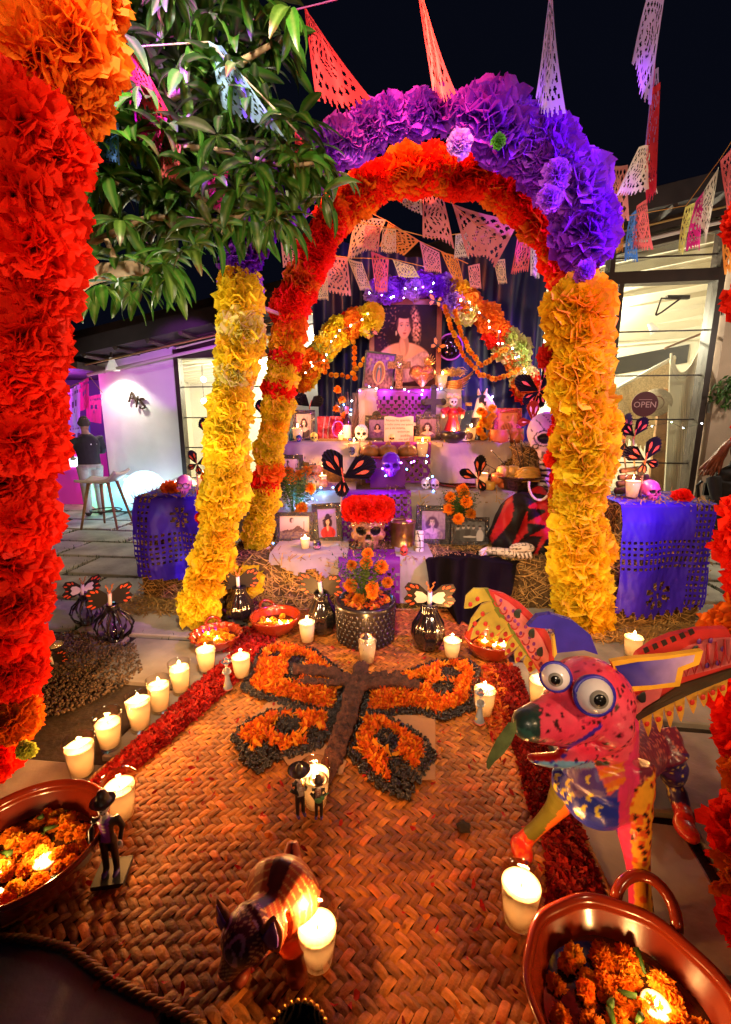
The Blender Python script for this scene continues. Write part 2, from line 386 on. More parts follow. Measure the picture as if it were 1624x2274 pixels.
p = fac(1515, 660, .0); m.tube([p, p + Vector((-.18, .1, -.16)), p + Vector((-.25, .1, -.2))], .012, 6); m.tube([p + Vector((0, .05, .0)), p + Vector((-.2, .12, .02)), p + Vector((-.26, .1, -.2))], .012, 6); m.box(p + Vector((.02, .12, .03)), (.3, .05, .05)); obj('door_closer', m, dark, w2)
# roof: overhanging dark eave with beams and conduits
def eave(p0, p1, th=.22, name='roof'):
    back = [fpt(p1.x, p1.z + .35, -3.6), fpt(p0.x, p0.z + .35, -3.6)]
    mb = MB(); mb.slab([p0, p1, back[0], back[1]], Vector((0, 0, th))); return obj(name, mb, M('roof_sheet', (.030, .022, .024), .7, noise=.3, ns=5), shop)
eL0, eL1 = fac(150, 792, .75), fac(735, 655, .75); eR0, eR1 = fac(735, 640, .75), fac(1680, 405, .75)
eave(eL0, eL1); eave(eR0, eR1)
for k in range(17):
    t = (k + .5) / 17; p = eL0.lerp(eR1, t); X = p.x
    a = fpt(X, ztop(X) + .02, 0); b = Vector((X, p.y + .02, 0)); b.z = (eL0.lerp(eL1, min(1, max(0, (X - eL0.x) / (eL1.x - eL0.x)))) if X < eL1.x else eR0.lerp(eR1, (X - eR0.x) / (eR1.x - eR0.x))).z - .02
    m = MB(); m.tube([a, b], .04, 4); obj('rafter', m, darkwood, shop)
for o0, dz, r, mt in ((.55, -.12, .012, M('edge_lit_conduit', (.5, .3, .1), .4, .6)), (.3, -.22, .025, M('white_conduit', (.6, .5, .45), .5))):  # gold tone of the thin tube stands in for light along the edge
    m = MB(); m.tube([eL0 + Vector((0, .75 - o0, dz)), eL1 + Vector((0, .75 - o0, dz))], r, 6); m.tube([eR0 + Vector((0, .75 - o0, dz)), eR1 + Vector((0, .75 - o0, dz))], r, 6); obj('conduit', m, mt, shop)
mb = MB(); fslab(mb, [(XL0 - .4, ztop(XL0) - .02), (XE, ztop(XE) - .02), (XE, ztop(XE) + .5), (XL0 - .4, ztop(XL0) + .5)], -.24, .04); obj('fascia_board', mb, darkwood, shop)
# A/S letters on the wall
sg = thing('wall_sign', 'dark metal letters A and S with a slash on the white wall', 'sign', fac(304, 888, .02))
fr = Matrix((FE, Vector((0, 0, 1)), FN)).transposed()
lm = M('sign_metal', (.10, .07, .04), .35, .7)
for ch, u, v, s in (('A', 294, 882, .25), ('/', 305, 893, .27), ('S', 316, 897, .27)):
    t = text_mb(ch, s, depth=.03); t.xf(T(fac(u, v, .035), fr)); obj('letter', t, lm, sg)
# wall lamps
lampm = M('lamp_shade', (.8, .78, .74), .4, emit=.25, ecol=(1, .95, .85)); bulbm = M('lamp_bulb', (1, .95, .85), .4, emit=25, ecol=(1, .93, .8))
def wall_lamp(p, lab, power, col, down=True):
    t = thing('wall_lamp', lab, 'lamp', p)
    m = MB(); m.tube([p + Vector((0, 0, .42)), p + Vector((0, 0, .1))], .022, 8); obj('stem', m, dark, t)
    m = MB(); m.lathe([(.035, .12), (.05, .06), (.10, -.06), (.105, -.07), (.095, -.07), (.04, .05)], 20, p); obj('shade', m, lampm, t, True)
    m = MB(); m.ball(p + Vector((0, 0, -.03)), .045, 10, 7); obj('bulb', m, bulbm, t, True)
    lamp('wall_lamp_light', 'SPOT', p + Vector((0, -.02, -.09)), power, col, p + Vector((0.0, .30, -1.2)), .05, 118, .45)
wall_lamp(fac(250, 812, .28), 'white cone wall lamp above the letters on the white wall', 34, (1, .95, .82))
t = thing('pendant_bulb', 'bare hanging bulb by the wall left of the navy backdrop', 'lamp', fac(703, 745, .3)); p = fac(703, 745, .3)
m = MB(); m.tube([p + Vector((0, 0, .5)), p + Vector((0, 0, .1))], .02, 8); obj('stem', m, dark, t)
m = MB(); m.lathe([(.0, -.09), (.05, -.06), (.062, -.02), (.03, .06), (.025, .1)], 14, p); obj('bulb', m, bulbm, t, True)
lamp('pendant_light', 'POINT', p + Vector((0, -.05, -.12)), 16, (1, .9, .7), None, .04)
# ================================================================== ALTAR STEPS, BALES AND CLOTHS
straw = M('straw', (.42, .24, .07), .75, noise=.35, ns=30, vcol=True)
hay_core = M('hay_core', (.13, .07, .02), .95, noise=.6, ns=25, bump=1, bs=60)
Z1, Z2, Z3, Z4 = .41, .82, 1.23, 1.77
Y1, Y2, Y3, Y4 = 3.42, 4.05, 4.62, 5.02
def straws(n, pick, l=(.05, .16), w=.0035, out=.013):
    mb = MB()
    for _ in range(n):
        p, nrm = pick(); p = Vector(p); nrm = Vector(nrm); g = ru(.45, 1.35); mb.cur = (.50 * g, .28 * g, .075 * g)
        d = Vector((ru(-1, 1), ru(-1, 1), ru(-.75, .75))); d = d - nrm * d.dot(nrm) * ru(.6, 1.0)
        if d.length < .1: continue
        d = d.normalized() * ru(*l); s = d.cross(nrm).normalized() * w; q = p + nrm * ru(-.004, out); m = nrm * ru(0, .02)
        mb.add([q - d / 2 - s, q - d / 2 + s, q + m + s, q + m - s, q + d / 2 + s, q + d / 2 - s], [(0, 1, 2, 3), (3, 2, 4, 5)])
    return mb
def bale(X0, X1, y0, y1, z0, z1, lab, n=1400, faces='ftlr', group='straw bales stacked as altar steps'):
    c = Vector(((X0 + X1) / 2, (y0 + y1) / 2, z0)); t = thing('straw_bale', lab, 'straw bale', c, 0, group)
    mb = MB()
    def f(a, b, cc): return (lerp(X0, X1, a), lerp(y0, y1, b), lerp(z0, z1, cc))
    mb.box(((X0 + X1) / 2, (y0 + y1) / 2, (z0 + z1) / 2), (X1 - X0, y1 - y0, z1 - z0)); obj('bale_core', mb, hay_core, t)
    def pick():
        k = random.choice(faces); a, b = rnd(), rnd()
        if k == 'f': return f(a, 0, b), (0, -1, 0)
        if k == 't': return f(a, b, 1), (0, 0, 1)
        if k == 'l': return f(0, a, b), (-1, 0, 0)
        return f(1, a, b), (1, 0, 0)
    obj('straw', straws(n, pick), straw, t, kind='stuff')
    for x in (.3, .7):
        m = MB(); X = lerp(X0, X1, x); m.tube([(X, y0 - .004, z0), (X, y0 - .004, z1), (X, y1, z1 + .004)], .004, 5); obj('twine', m, M('twine', (.5, .35, .12), .8), t)
    return t
random.seed(11)
bale(-1.12, .16, Y1, Y2 - .02, 0, Z1, 'straw bale under the landscape photo frame, bottom step left', 2600)
bale(.19, 1.5, Y1, Y2 - .02, 0, Z1, 'straw bale behind the winged dog, bottom step right', 2400)
bale(-.95, .2, Y2, Y3 - .02, .4, Z2, 'straw bale of the middle step behind the marigolds, mostly under cloth', 500, 'lr')
bale(.23, 1.75, Y2, Y3 - .02, .4, Z2, 'straw bale of the middle step under the fruit bowl', 1200)
bale(-.85, .3, Y3, Y4 + .45, .8, Z3, 'straw bale of the upper step under white cloth, left half', 400, 'lr')
bale(.33, 1.62, Y3, Y4 + .45, .8, Z3, 'straw bale of the upper step beside the glowing red frame', 1600)
bale(-1.86, -1.30, 3.62, 4.15, 0, .86, 'upright straw bale under the blue cut paper, left of the altar', 2200, 'ftlr', 'straw bales beside the altar')
bale(1.78, 2.42, 3.12, 3.65, 0, .90, 'upright straw bale under the blue cut paper, right of the altar', 2200, 'ftlr', 'straw bales beside the altar')
mb = straws(900, lambda: ((ru(-2.05, -1.1), ru(3.3, 3.65), .004), (0, 0, 1)), (.06, .2)); tag(obj('loose_straw', mb, straw), 'loose straw scattered at the foot of the left bale', 'straw', kind='stuff')
mb = straws(900, lambda: ((ru(1.3, 2.6), ru(2.85, 3.15), .004), (0, 0, 1)), (.06, .2)); tag(obj('loose_straw', mb, straw), 'loose straw scattered at the foot of the right bale', 'straw', kind='stuff')
cr = thing('top_crate', 'box under white and purple cloth carrying the large portrait', 'crate', (.42, Y4 + .3, Z3))
mb = MB(); mb.box((.42, Y4 + .28, (Z3 + Z4) / 2 - .01), (1.12, .50, Z4 - Z3 - .02)); obj('crate_body', mb, darkwood, cr)
# draped cloths ------------------------------------------------------
white = M('white_cloth', (.47, .39, .345), .8, noise=.12, ns=5, tl=.25)
purple_paper = M('purple_tissue', (.24, .012, .30), .55, noise=.15, ns=8, tl=.3)
blue_paper = M('blue_tissue', (.050, .014, .72), .5, noise=.15, ns=6, tl=.3)
black_cloth = M('black_cloth', (.006, .004, .004), .8, noise=.3, ns=8, spec=.06)
def drape(name, lab, cat, mat, X0, X1, yb, yf, z, drop, amp=.035, freq=17, nu=90, ph=0, mask=None, hem=None, lift=.026, group=None, topwave=.0):
    """sheet lying from yb to yf at height z, then hanging by drop; hem(x in 0..1) scales the drop"""
    dm = drop if not hem else max(hem(i / 40) for i in range(41)) * drop
    Lt = yb - yf; nv = max(8, int((Lt + dm) / .02))
    def fn(a, b):
        X = lerp(X0, X1, a); s = b * (Lt + dm)
        if s < Lt: y = yb - s; zz = z + lift + topwave * abs(mnoise.noise(Vector((X * 6, y * 6, ph)))); k = 0; rr = max(0, (s - Lt + .04) / .04); zz -= .012 * rr * rr
        else:
            d = s - Lt; k = min(1, d / .12); zz = z + lift - .012 - d; y = yf - .012
        w = math.sin(X * freq + ph + 1.5 * math.sin(X * 3.1 + ph)) * .6 + mnoise.noise(Vector((X * 5, ph, s * 1.4))) * .9 + .18 * mnoise.noise(Vector((X * 13, ph, s * 9))) + .09 * mnoise.noise(Vector((X * 34, ph, s * 30)))
        y -= k * (1.7 * amp * (w + .8) * (.5 + .5 * min(1, max(0, s - Lt) / .3)) + .004)
        X += k * .02 * mnoise.noise(Vector((X * 4, 3 + ph, s * 3)))
        return (X, y, zz)
    def mk(a, b):
        if hem and b * (Lt + dm) > Lt + hem(a) * drop: return False
        if mask and not mask(lerp(X0, X1, a) - X0, b * (Lt + dm)): return False
        return True
    mb = MB(); mb.grid(fn, nu, nv, mk); o = obj(name, mb, mat, None, True); return tag(o, lab, cat, group)
def lattice(per, th):
    def f(x, s):
        a = ((x + s) / per) % 1; b = ((x - s) / per) % 1
        return not (abs(a - .5) < th and abs(b - .5) < th)
    return f
xat = lambda u, v, y: at(u, v, y).x
tw = 'white cloths draped over the altar steps'
drape('white_cloth', 'white cloth falling in folds over the bottom left straw bale', 'cloth', white, xat(598, 1235, Y1), xat(772, 1235, Y1), Y2, Y1, Z1, .42, .05, 11, 60, 1, None, lambda a: .10 + .16 * math.exp(-((a - .35) / .2) ** 2) + max(0, (a - .55) / .45) ** 1.2 * .85, group=tw, topwave=.02)
drape('white_cloth', 'white cloth hanging beside the black robe on the bottom step', 'cloth', white, xat(880, 1235, Y1), xat(962, 1235, Y1), Y2, Y1, Z1, .36, .03, 13, 50, 2, None, lambda a: .9 + .1 * math.sin(a * 7), group=tw)
drape('white_cloth', 'white cloth over the middle step left of the purple paper', 'cloth', white, xat(520, 1100, Y2), xat(790, 1100, Y2), Y3, Y2, Z2, .42, .03, 19, 90, 3, group=tw)
drape('white_cloth', 'white cloth over the middle step right of the purple paper', 'cloth', white, xat(905, 1100, Y2), xat(1190, 1100, Y2), Y3, Y2, Z2, .42, .03, 15, 90, 4, group=tw)
drape('white_cloth', 'white cloth sagging in a swag from the upper step under the standing frames', 'cloth', white, xat(615, 985, Y3), xat(850, 985, Y3), Y4 + .05, Y3, Z3, .42, .06, 9, 90, 5, None, lambda a: .18 + .75 * a ** .8, group=tw)
drape('white_cloth', 'wide white cloth of the upper step below the doll and bottles', 'cloth', white, xat(938, 985, Y3), xat(1132, 985, Y3), Y4 + .05, Y3, Z3, .42, .075, 8, 90, 6, None, lambda a: .9 if a < .62 else .9 - 1.5 * (a - .62), group=tw, topwave=.01)
drape('white_cloth', 'white cloth on the top box left of the purple paper', 'cloth', white, xat(796, 870, Y4), xat(842, 870, Y4), Y4 + .4, Y4, Z4, .5, .04, 16, 30, 7, group=tw)
drape('white_cloth', 'white cloth on the top box under the candle and wing', 'cloth', white, xat(955, 870, Y4), xat(1024, 870, Y4), Y4 + .4, Y4, Z4, .5, .05, 12, 40, 8, group=tw)
pg = 'purple cut paper sheets down the middle of the altar'
def pmask(per, th, bands):
    la = lattice(per, th)
    def f(x, s):
        for a, b in bands:
            if a < s < b: return la(x, s)
        return True
    return f
drape('cut_paper_sheet', 'purple cut paper on the top box under the crucifix', 'cut paper', purple_paper, xat(838, 872, Y4), xat(962, 872, Y4), Y4 + .14, Y4 - .035, Z4, .33, .006, 6, 110, 1, pmask(.075, .30, [(.24, .44)]), None, .02, pg)
drape('cut_paper_sheet', 'purple cut paper under the bread tray on the upper step', 'cut paper', purple_paper, xat(815, 990, Y3), xat(955, 990, Y3), Y3 + .1, Y3 - .09, Z3, .38, .03, 9, 110, 2, pmask(.09, .30, [(.33, .54)]), None, .02, pg)
drape('cut_paper_sheet', 'purple cut paper lattice hanging behind the large skull', 'cut paper', purple_paper, xat(760, 1085, Y2), xat(912, 1085, Y2), Y2 + .06, Y2 - .05, Z2, .44, .03, 10, 150, 3, pmask(.062, .33, [(.12, .52)]), None, .03, pg)
drape('cut_paper_sheet', 'purple cut paper hanging behind the marigold pot', 'cut paper', purple_paper, xat(752, 1240, Y1), xat(888, 1240, Y1), Y1 + .2, Y1 - .04, Z1, .34, .03, 10, 130, 4, pmask(.07, .26, [(.30, .52)]), None, .02, pg)
# white strip of lace edging on the top box
mb = MB(); mb.box((.40, Y4 - .06, 1.42), (.60, .02, .035)); tag(obj('white_edging', mb, M('white_paint', (.85, .8, .75), .5)), 'white strip below the purple paper of the top box', 'edging strip')
mb = MB()
for k in range(34): mb.ball((.40 - .28 + k * .017, Y4 - .05, 1.375), (.008, .006, .016), 6, 4)
tag(obj('bead_fringe', mb, M('brown_beads', (.25, .1, .04), .4), None, True), 'row of brown beads below the white strip', 'bead fringe')
# blue cut-paper covers on the side bales
def squares(px, th, bx, by):
    def f(x, s):
        if any(a < s < b for a, b in by) or any(a < x < b for a, b in bx):
            return not (abs((x / px) % 1 - .5) < th and abs((s / px) % 1 - .5) < th)
        return True
    return f
def flower_hole(cx, cs, r, n=8):
    def f(x, s):
        dx, ds = x - cx, s - cs; d = math.hypot(dx, ds)
        if d < r * .12: return False
        if r * .32 < d < r:
            a = (math.atan2(ds, dx) / (2 * math.pi) * n) % 1; t = (d / r - .32) / .68
            return abs(a - .5) > .30 * math.sin(math.pi * t) ** .6
        return True
    return f
sqm = squares(.036, .28, [(.52, .66)], [(.74, .96)]); fh = flower_hole(.30, 1.16, .115)
scal = lambda x, s: True
drape('cut_paper_cover', 'blue violet cut paper cover with flower cutout on the right bale', 'cut paper', blue_paper, 1.76, 2.43, 3.62, 3.10, .90, .80, .03, 9, 170, 2, lambda x, s: sqm(x, s) and fh(x, s), lambda a: 1 - .16 * abs(a - .45) + .03 * math.sin(a * 60), .015)
sq2 = squares(.036, .28, [(.03, .14)], [(.80, 1.05)]); fh2 = flower_hole(.36, .68, .09)
drape('cut_paper_cover', 'blue violet cut paper cover on the left bale under the pink skull', 'cut paper', blue_paper, -1.84, -1.28, 4.12, 3.59, .86, .70, .05, 9, 150, 5, lambda x, s: sq2(x, s) and fh2(x, s), lambda a: .86 + .16 * a, .015)
# navy satin backdrop
navy = M('navy_satin', (.016, .018, .10), .42, noise=.2, ns=3, spec=.45)
def bd(a, b):
    X = lerp(-.62, 2.05, a); z = lerp(3.35, .8, b)
    gath = math.exp(-((a - .5) / .33) ** 2)
    f = math.sin(X * 26 + 2.2 * math.sin(X * 2.3) + b * 2.2) * .035 + mnoise.noise(Vector((X * 2.2, b * 3, 1))) * .10
    X2 = X + .05 * math.sin(b * 5 + X * 3) * b
    return (X2, 5.72 - .08 * X + f, z + .10 * math.sin(a * math.pi * 3) * (1 - b))
mb = MB(); mb.grid(bd, 150, 40, lambda a, b: b < .93 - .25 * abs(math.sin(a * 2 * math.pi))); tag(obj('satin_backdrop', mb, navy, None, True), 'navy satin cloth hung in folds behind the large portrait', 'backdrop')
# ================================================================== PAPER FLOWER ARCHES
def pompom(n, seed, nr=3, na=4, ruff=.16, jag=.08, spread=1.9, wid=.42, name='paper_flower'):
    rs = random.Random(seed); mb = MB(); base = Vector((0, 0, -.12))
    for i in range(n):
        t = (i + .5) / n; th = spread * t ** .62; ph = i * 2.39996 + rs.uniform(-.3, .3)
        d = Vector((math.sin(th) * math.cos(ph), math.sin(th) * math.sin(ph), math.cos(th))); side = Vector((-math.sin(ph), math.cos(ph), 0))
        tw = rs.uniform(-.9, .9); nrm = d.cross(side); side = side * math.cos(tw) + nrm * math.sin(tw); nrm = d.cross(side)
        L = rs.uniform(.78, 1.08) * (.75 + .25 * t); w = wid * rs.uniform(.7, 1.25); p0 = rs.uniform(0, 6); cu = rs.uniform(-.22, .30); fq = rs.uniform(2.2, 4.5)
        b = len(mb.v)
        for a in range(nr + 1):
            s = a / nr
            for k in range(na + 1):
                q = k / na * 2 - 1
                l = L * s * (1 + (jag * (1 if k % 2 else -1) if a == nr else 0) - .12 * q * q * s)
                mb.av(base + d * l + side * (q * w * s ** .75) + nrm * (ruff * math.sin(q * fq + p0) * s + cu * s * s) + Vector((0, 0, -.10 * s * s * t)))
        for a in range(nr):
            for k in range(na):
                i0 = b + a * (na + 1) + k; mb.f.append((i0, i0 + 1, i0 + na + 2, i0 + na + 1))
    return mb
FLW = [pompom(80, k) for k in range(4)]
FLX = [pompom(120, 20 + k, 4, 8, .17, .05, 2.0, .46) for k in range(3)]
LOOSE = [pompom(44, 40 + k, 3, 6, .22, .03, 1.8, .55) for k in range(2)]
def paper(name, c): return M('paper_' + name, c, .6, tl=.42, rnd=.14, noise=.12, ns=6, spec=.2)
PC = {'red': paper('red', (.92, .024, .006)), 'orange': paper('orange', (.90, .20, .010)), 'amber': paper('amber', (.94, .58, .016)), 'yellow': paper('yellow', (.95, .74, .03)),
      'purple': paper('purple', (.24, .022, .62)), 'violet': paper('violet', (.34, .06, .72)), 'lime': paper('lime', (.55, .62, .10)), 'pale': paper('pale', (.88, .80, .22)), 'lilac': paper('lilac', (.55, .25, .80)), 'crimson': paper('crimson', (.72, .02, .015)), 'green': paper('green', (.08, .35, .03))}
_fm = {}
def fmesh(kind, col):
    src = {'n': FLW, 'x': FLX, 'l': LOOSE}[kind]; k = random.randrange(len(src)); key = (kind, k, col)
    if key not in _fm: _fm[key] = src[k].mesh('paper_flower', PC[col])
    return _fm[key]
def put_flower(par, p, d, r, col, kind='n', name='paper_flower'):
    m = Matrix.Translation(Vector(p) - wloc(par)) @ (look(d).to_4x4() @ Matrix.Rotation(ru(0, 6.28), 4, 'Z')) @ Matrix.Diagonal((r, r, r, 1))
    o = inst(name, fmesh(kind, col), par, m); return o
def garland(par, pts, r, cfn, kind='n', step=.62, ring=3, sink=.35, rj=.30):
    """flowers round a curve: front, both sides and (every third) behind"""
    pts = [Vector(p) for p in pts]; L = sum((b - a).length for a, b in zip(pts, pts[1:])); n = max(2, int(L / (r * step)))
    P = path(pts, n)
    for i, p in enumerate(P):
        d = (P[min(i + 1, n - 1)] - P[max(0, i - 1)]).normalized(); f = Vector((-p.x * .25, -1, .05)); f = (f - d * f.dot(d)).normalized(); s = d.cross(f)
        t = i / (n - 1); a0 = ru(-.5, .5) + (0 if i % 2 else math.pi / ring)
        for k in range(ring):
            a = a0 + (k - (ring - 1) / 2) * (4.4 / ring)
            dr = (f * math.cos(a) + s * math.sin(a) + d * ru(-.35, .35)).normalized(); rr = r * ru(1 - rj, 1 + rj)
            put_flower(par, p + dr * r * sink + d * ru(-.2, .2) * r, dr, rr * .82, cfn(t), 'l' if kind == 'n' and rnd() < .38 else kind)
random.seed(21)
wood = M('cane_pole', (.55, .36, .20), .6, noise=.3, ns=12)
# --- middle-distance arch: purple crown on yellow legs
YA = 3.12
A1 = thing('paper_flower_arch', 'arch of paper flowers with purple crown and yellow legs before the altar', 'flower arch', (G(450, 1385) + G(1290, 1390)) / 2, 0, 'paper flower arches')
legL = [at(u, v, YA) for u, v in ((532, 640), (532, 750), (522, 860), (510, 970), (498, 1080), (486, 1180), (468, 1260), (450, 1340))]
legR = [at(u, v, YA) for u, v in ((1290, 700), (1292, 800), (1300, 900), (1296, 1000), (1290, 1100), (1292, 1200), (1290, 1290), (1292, 1360))]
crown = [at(u, v, YA) for u, v in ((534, 625), (530, 575), (560, 515), (640, 430), (735, 335), (815, 282), (905, 255), (1000, 258), (1090, 270), (1160, 300), (1225, 345), (1275, 410), (1300, 480), (1296, 530))]
m = MB(); m.tube([G(450, 1390)] + legL[::-1] + crown + legR[::1] + [G(1292, 1392)], .018, 6); obj('arch_pole', m, wood, A1)
m = MB(); m.tube([at(528, 660, YA), at(640, 705, 3.75)], .014, 6); obj('cross_stick', m, wood, A1); m = MB(); m.tube([at(480, 1190, YA), at(470, 1060, YA + .02)], .012, 6); obj('cross_stick', m, wood, A1)
k1 = mpp(at(500, 1000, YA))
garland(A1, legL, 54 * k1, lambda t: random.choice(['yellow', 'yellow', 'amber', 'yellow', 'pale' if t < .3 else 'yellow']), step=.62)
garland(A1, legR, 74 * k1, lambda t: random.choice(['amber', 'yellow', 'amber', 'yellow']) if rnd() > .03 else 'orange', step=.55)
def crown_col(t): return random.choice(['purple', 'purple', 'violet', 'purple'])
garland(A1, crown[:3], 46 * k1, crown_col, 'n', .6)
garland(A1, crown[2:6], 50 * k1, crown_col, 'l', .85)
garland(A1, crown[5:9], 42 * k1, crown_col, 'l', .85)
garland(A1, crown[8:], 66 * k1, crown_col, 'n', .55)
for u, v, r, c in ((1020, 318, 24, 'lilac'), (1108, 312, 14, 'green'), (1238, 385, 28, 'violet'), (1222, 440, 26, 'violet'), (1300, 600, 22, 'violet')): put_flower(A1, at(u, v, YA - .17), (0, -1, -.1), r * k1, c, 'l')
for u, v, r, c in ((456, 1100, 24, 'red'), (450, 1150, 22, 'red'), (462, 1060, 20, 'orange'), (455, 1290, 18, 'crimson'), (1225, 790, 34, 'crimson'), (1232, 1020, 26, 'red'), (1262, 640, 38, 'red')): put_flower(A1, at(u, v, YA + .05), (-.5, -1, 0), r * k1, c, 'n')
# --- arch nearest the altar: red crown, legs of mixed colours
YB = 3.72; k2 = mpp(at(900, 600, YB))
A2 = thing('paper_flower_arch', 'arch of paper flowers with red orange crown and mixed colour left leg at the altar', 'flower arch', (at(560, 1240, YB) + at(1250, 1240, YB)) / 2 * 1, 0, 'paper flower arches'); A2.location.z = 0
A2.location.y = YB
crown2 = [at(u, v, YB) for u, v in ((640, 690), (662, 640), (690, 580), (725, 510), (775, 450), (830, 405), (890, 382), (960, 372), (1035, 375), (1100, 398), (1160, 440), (1215, 500), (1252, 560), (1268, 610))]
leg2 = [at(u, v, YB) for u, v in ((650, 680), (642, 740), (632, 800), (620, 880), (612, 950), (600, 1010), (592, 1070), (585, 1130), (572, 1190))]
legr2 = [at(u, v, YB) for u, v in ((1268, 610), (1262, 760), (1256, 900), (1252, 1050), (1248, 1240))]
m = MB(); p0 = at(562, 1255, YB); p0.z = 0; p1 = legr2[-1].copy(); p1.z = 0; m.tube([p0] + leg2[::-1] + crown2 + legr2 + [p1], .018, 6); obj('arch_pole', m, wood, A2)
m = MB(); m.tube([at(415, 1300, 3.3), at(600, 1215, YB)], .012, 6); obj('cross_stick', m, M('white_pole', (.7, .62, .55), .5), A2); m = MB(); m.tube([at(610, 760, YB - .05), at(580, 1010, YB - .05)], .013, 6); obj('cross_stick', m, M('white_pole', (.7, .62, .55), .5), A2)
def cf(t): return random.choice(['red', 'red', 'orange', 'red'])
garland(A2, crown2[:7], 44 * k2, cf, 'n', .55)
garland(A2, crown2[6:], 52 * k2, cf, 'n', .5)
seq = ['red', 'orange', 'orange', 'amber', 'pale', 'red', 'yellow', 'yellow', 'red', 'yellow', 'yellow', 'yellow', 'amber', 'yellow', 'orange', 'yellow', 'yellow', 'orange', 'red', 'amber', 'yellow', 'yellow', 'yellow', 'yellow', 'yellow']
garland(A2, leg2, 40 * k2, lambda t: seq[min(len(seq) - 1, int(t * len(seq)))], 'n', .62)
garland(A2, legr2, 34 * k2, lambda t: random.choice(['red', 'orange', 'yellow']), 'n', .8)
# --- arch nearest the camera: orange top, red left leg, right leg at the picture edge
A0 = thing('paper_flower_arch', 'near arch of huge orange and red paper flowers at the left edge', 'flower arch', (.2, 1.6, 0), 0, 'paper flower arches')
near = [(-60, -40, 150, 'amber', 1.62), (70, -10, 150, 'amber', 1.6), (205, -60, 120, 'orange', 1.62), (40, 60, 100, 'yellow', 1.55), (185, 70, 125, 'orange', 1.56), (120, 120, 120, 'orange', 1.54), (190, 200, 88, 'orange', 1.60), (-30, 190, 120, 'orange', 1.6),
        (60, 250, 135, 'red', 1.5), (150, 330, 95, 'red', 1.55), (-40, 330, 120, 'red', 1.6), (70, 420, 140, 'red', 1.5), (165, 460, 70, 'red', 1.6), (-20, 500, 120, 'orange', 1.6), (110, 540, 120, 'red', 1.52), (30, 600, 125, 'red', 1.55), (110, 640, 105, 'red', 1.55),
        (95, 740, 110, 'red', 1.52), (0, 720, 120, 'red', 1.58), (70, 830, 118, 'red', 1.52), (110, 890, 90, 'red', 1.56), (10, 930, 115, 'red', 1.58), (80, 980, 112, 'red', 1.52), (60, 1070, 112, 'red', 1.54), (20, 1150, 115, 'red', 1.58), (85, 1160, 95, 'red', 1.52),
        (60, 1250, 108, 'red', 1.54), (0, 1310, 110, 'red', 1.58), (80, 1340, 88, 'red', 1.52), (45, 1410, 105, 'red', 1.54), (0, 1480, 105, 'orange', 1.58), (65, 1500, 84, 'red', 1.52), (35, 1570, 95, 'red', 1.54), (72, 1600, 66, 'orange', 1.5), (0, 1640, 95, 'red', 1.58), (30, 1690, 70, 'red', 1.52), (105, 1668, 24, 'lime', 1.46),
        (1694, 480, 64, 'red', 1.62), (1712, 640, 78, 'red', 1.62), (1745, 800, 80, 'red', 1.62), (1745, 960, 80, 'red', 1.62), (1695, 1190, 88, 'red', 1.6), (1730, 1300, 90, 'red', 1.6), (1668, 1420, 92, 'orange', 1.58), (1690, 1540, 92, 'red', 1.5), (1705, 1660, 92, 'red', 1.42), (1716, 1760, 92, 'orange', 1.33), (1690, 1880, 94, 'red', 1.20), (1702, 1985, 86, 'orange', 1.08), (1696, 2085, 78, 'red', .97)]
for u, v, r, c, y in near:
    if u < 812: u -= 34 + max(0, min(16, (v - 560) * .1)); r *= .88
    p = at(u, v, y); d = Vector((.35 if u < 812 else -.35, -1, .12)) + Vector((ru(-.5, .5), 0, ru(-.35, .35)))
    put_flower(A0, p, d, r * mpp(p) * 1.06, c, 'x')
m = MB(); m.tube([G(-40, 1775)] + [at(-30, v, 1.66) for v in (1650, 1300, 900, 500, 150)] + [at(250, -200, 1.65), at(812, -420, 1.7), at(1500, -380, 1.68), at(1700, 100, 1.66), at(1700, 900, 1.66), at(1690, 1500, 1.62), G(1680, 2100)], .022, 6); obj('arch_pole', m, wood, A0)
for u, v, c in ((420, -330, 'orange'), (640, -420, 'red'), (860, -440, 'amber'), (1080, -400, 'orange'), (1300, -420, 'red'), (1560, -420, 'red')):
    p = at(u, v, 1.66); put_flower(A0, p, (0, -1, -.3), 120 * mpp(p), c, 'x')
m = MB(); m.tube([at(-40, 690, 1.66), at(30, 712, 1.66)], .012, 6); obj('cross_stick', m, wood, A0); m = MB(); m.tube([at(0, 560, 2.3), at(60, 770, 1.9)], .012, 6); obj('cross_stick', m, wood, A0)
# ================================================================== CANDLES
waxm = M('candle_wax', (.90, .76, .54), .5, tl=.4, spec=.3)
flamem = M('candle_flame', (1, .75, .35), .5, emit=60, ecol=(1, .72, .34))
wickm = M('wick', (.02, .015, .01), .9); tumbler = glass('tumbler_glass', (.98, .97, .94), .10)
lcan = bpy.data.lights.new('candle_light', 'POINT'); lcan.energy = 3.5; lcan.color = (1, .42, .11); lcan.shadow_soft_size = .012
lin = bpy.data.lights.new('candle_glow', 'POINT'); lin.energy = .085; lin.color = (1, .56, .22); lin.shadow_soft_size = .015  # added light inside the wax, makes the candle body glow
ltea = bpy.data.lights.new('tealight_light', 'POINT'); ltea.energy = .8; ltea.color = (1, .50, .15); ltea.shadow_soft_size = .012
def flame(mb, c, s=1):
    return mb.lathe([(.0005, -.002 * s), (.004 * s, .004 * s), (.0055 * s, .011 * s), (.004 * s, .020 * s), (.0015 * s, .029 * s), (.0003, .034 * s)], 8, c)
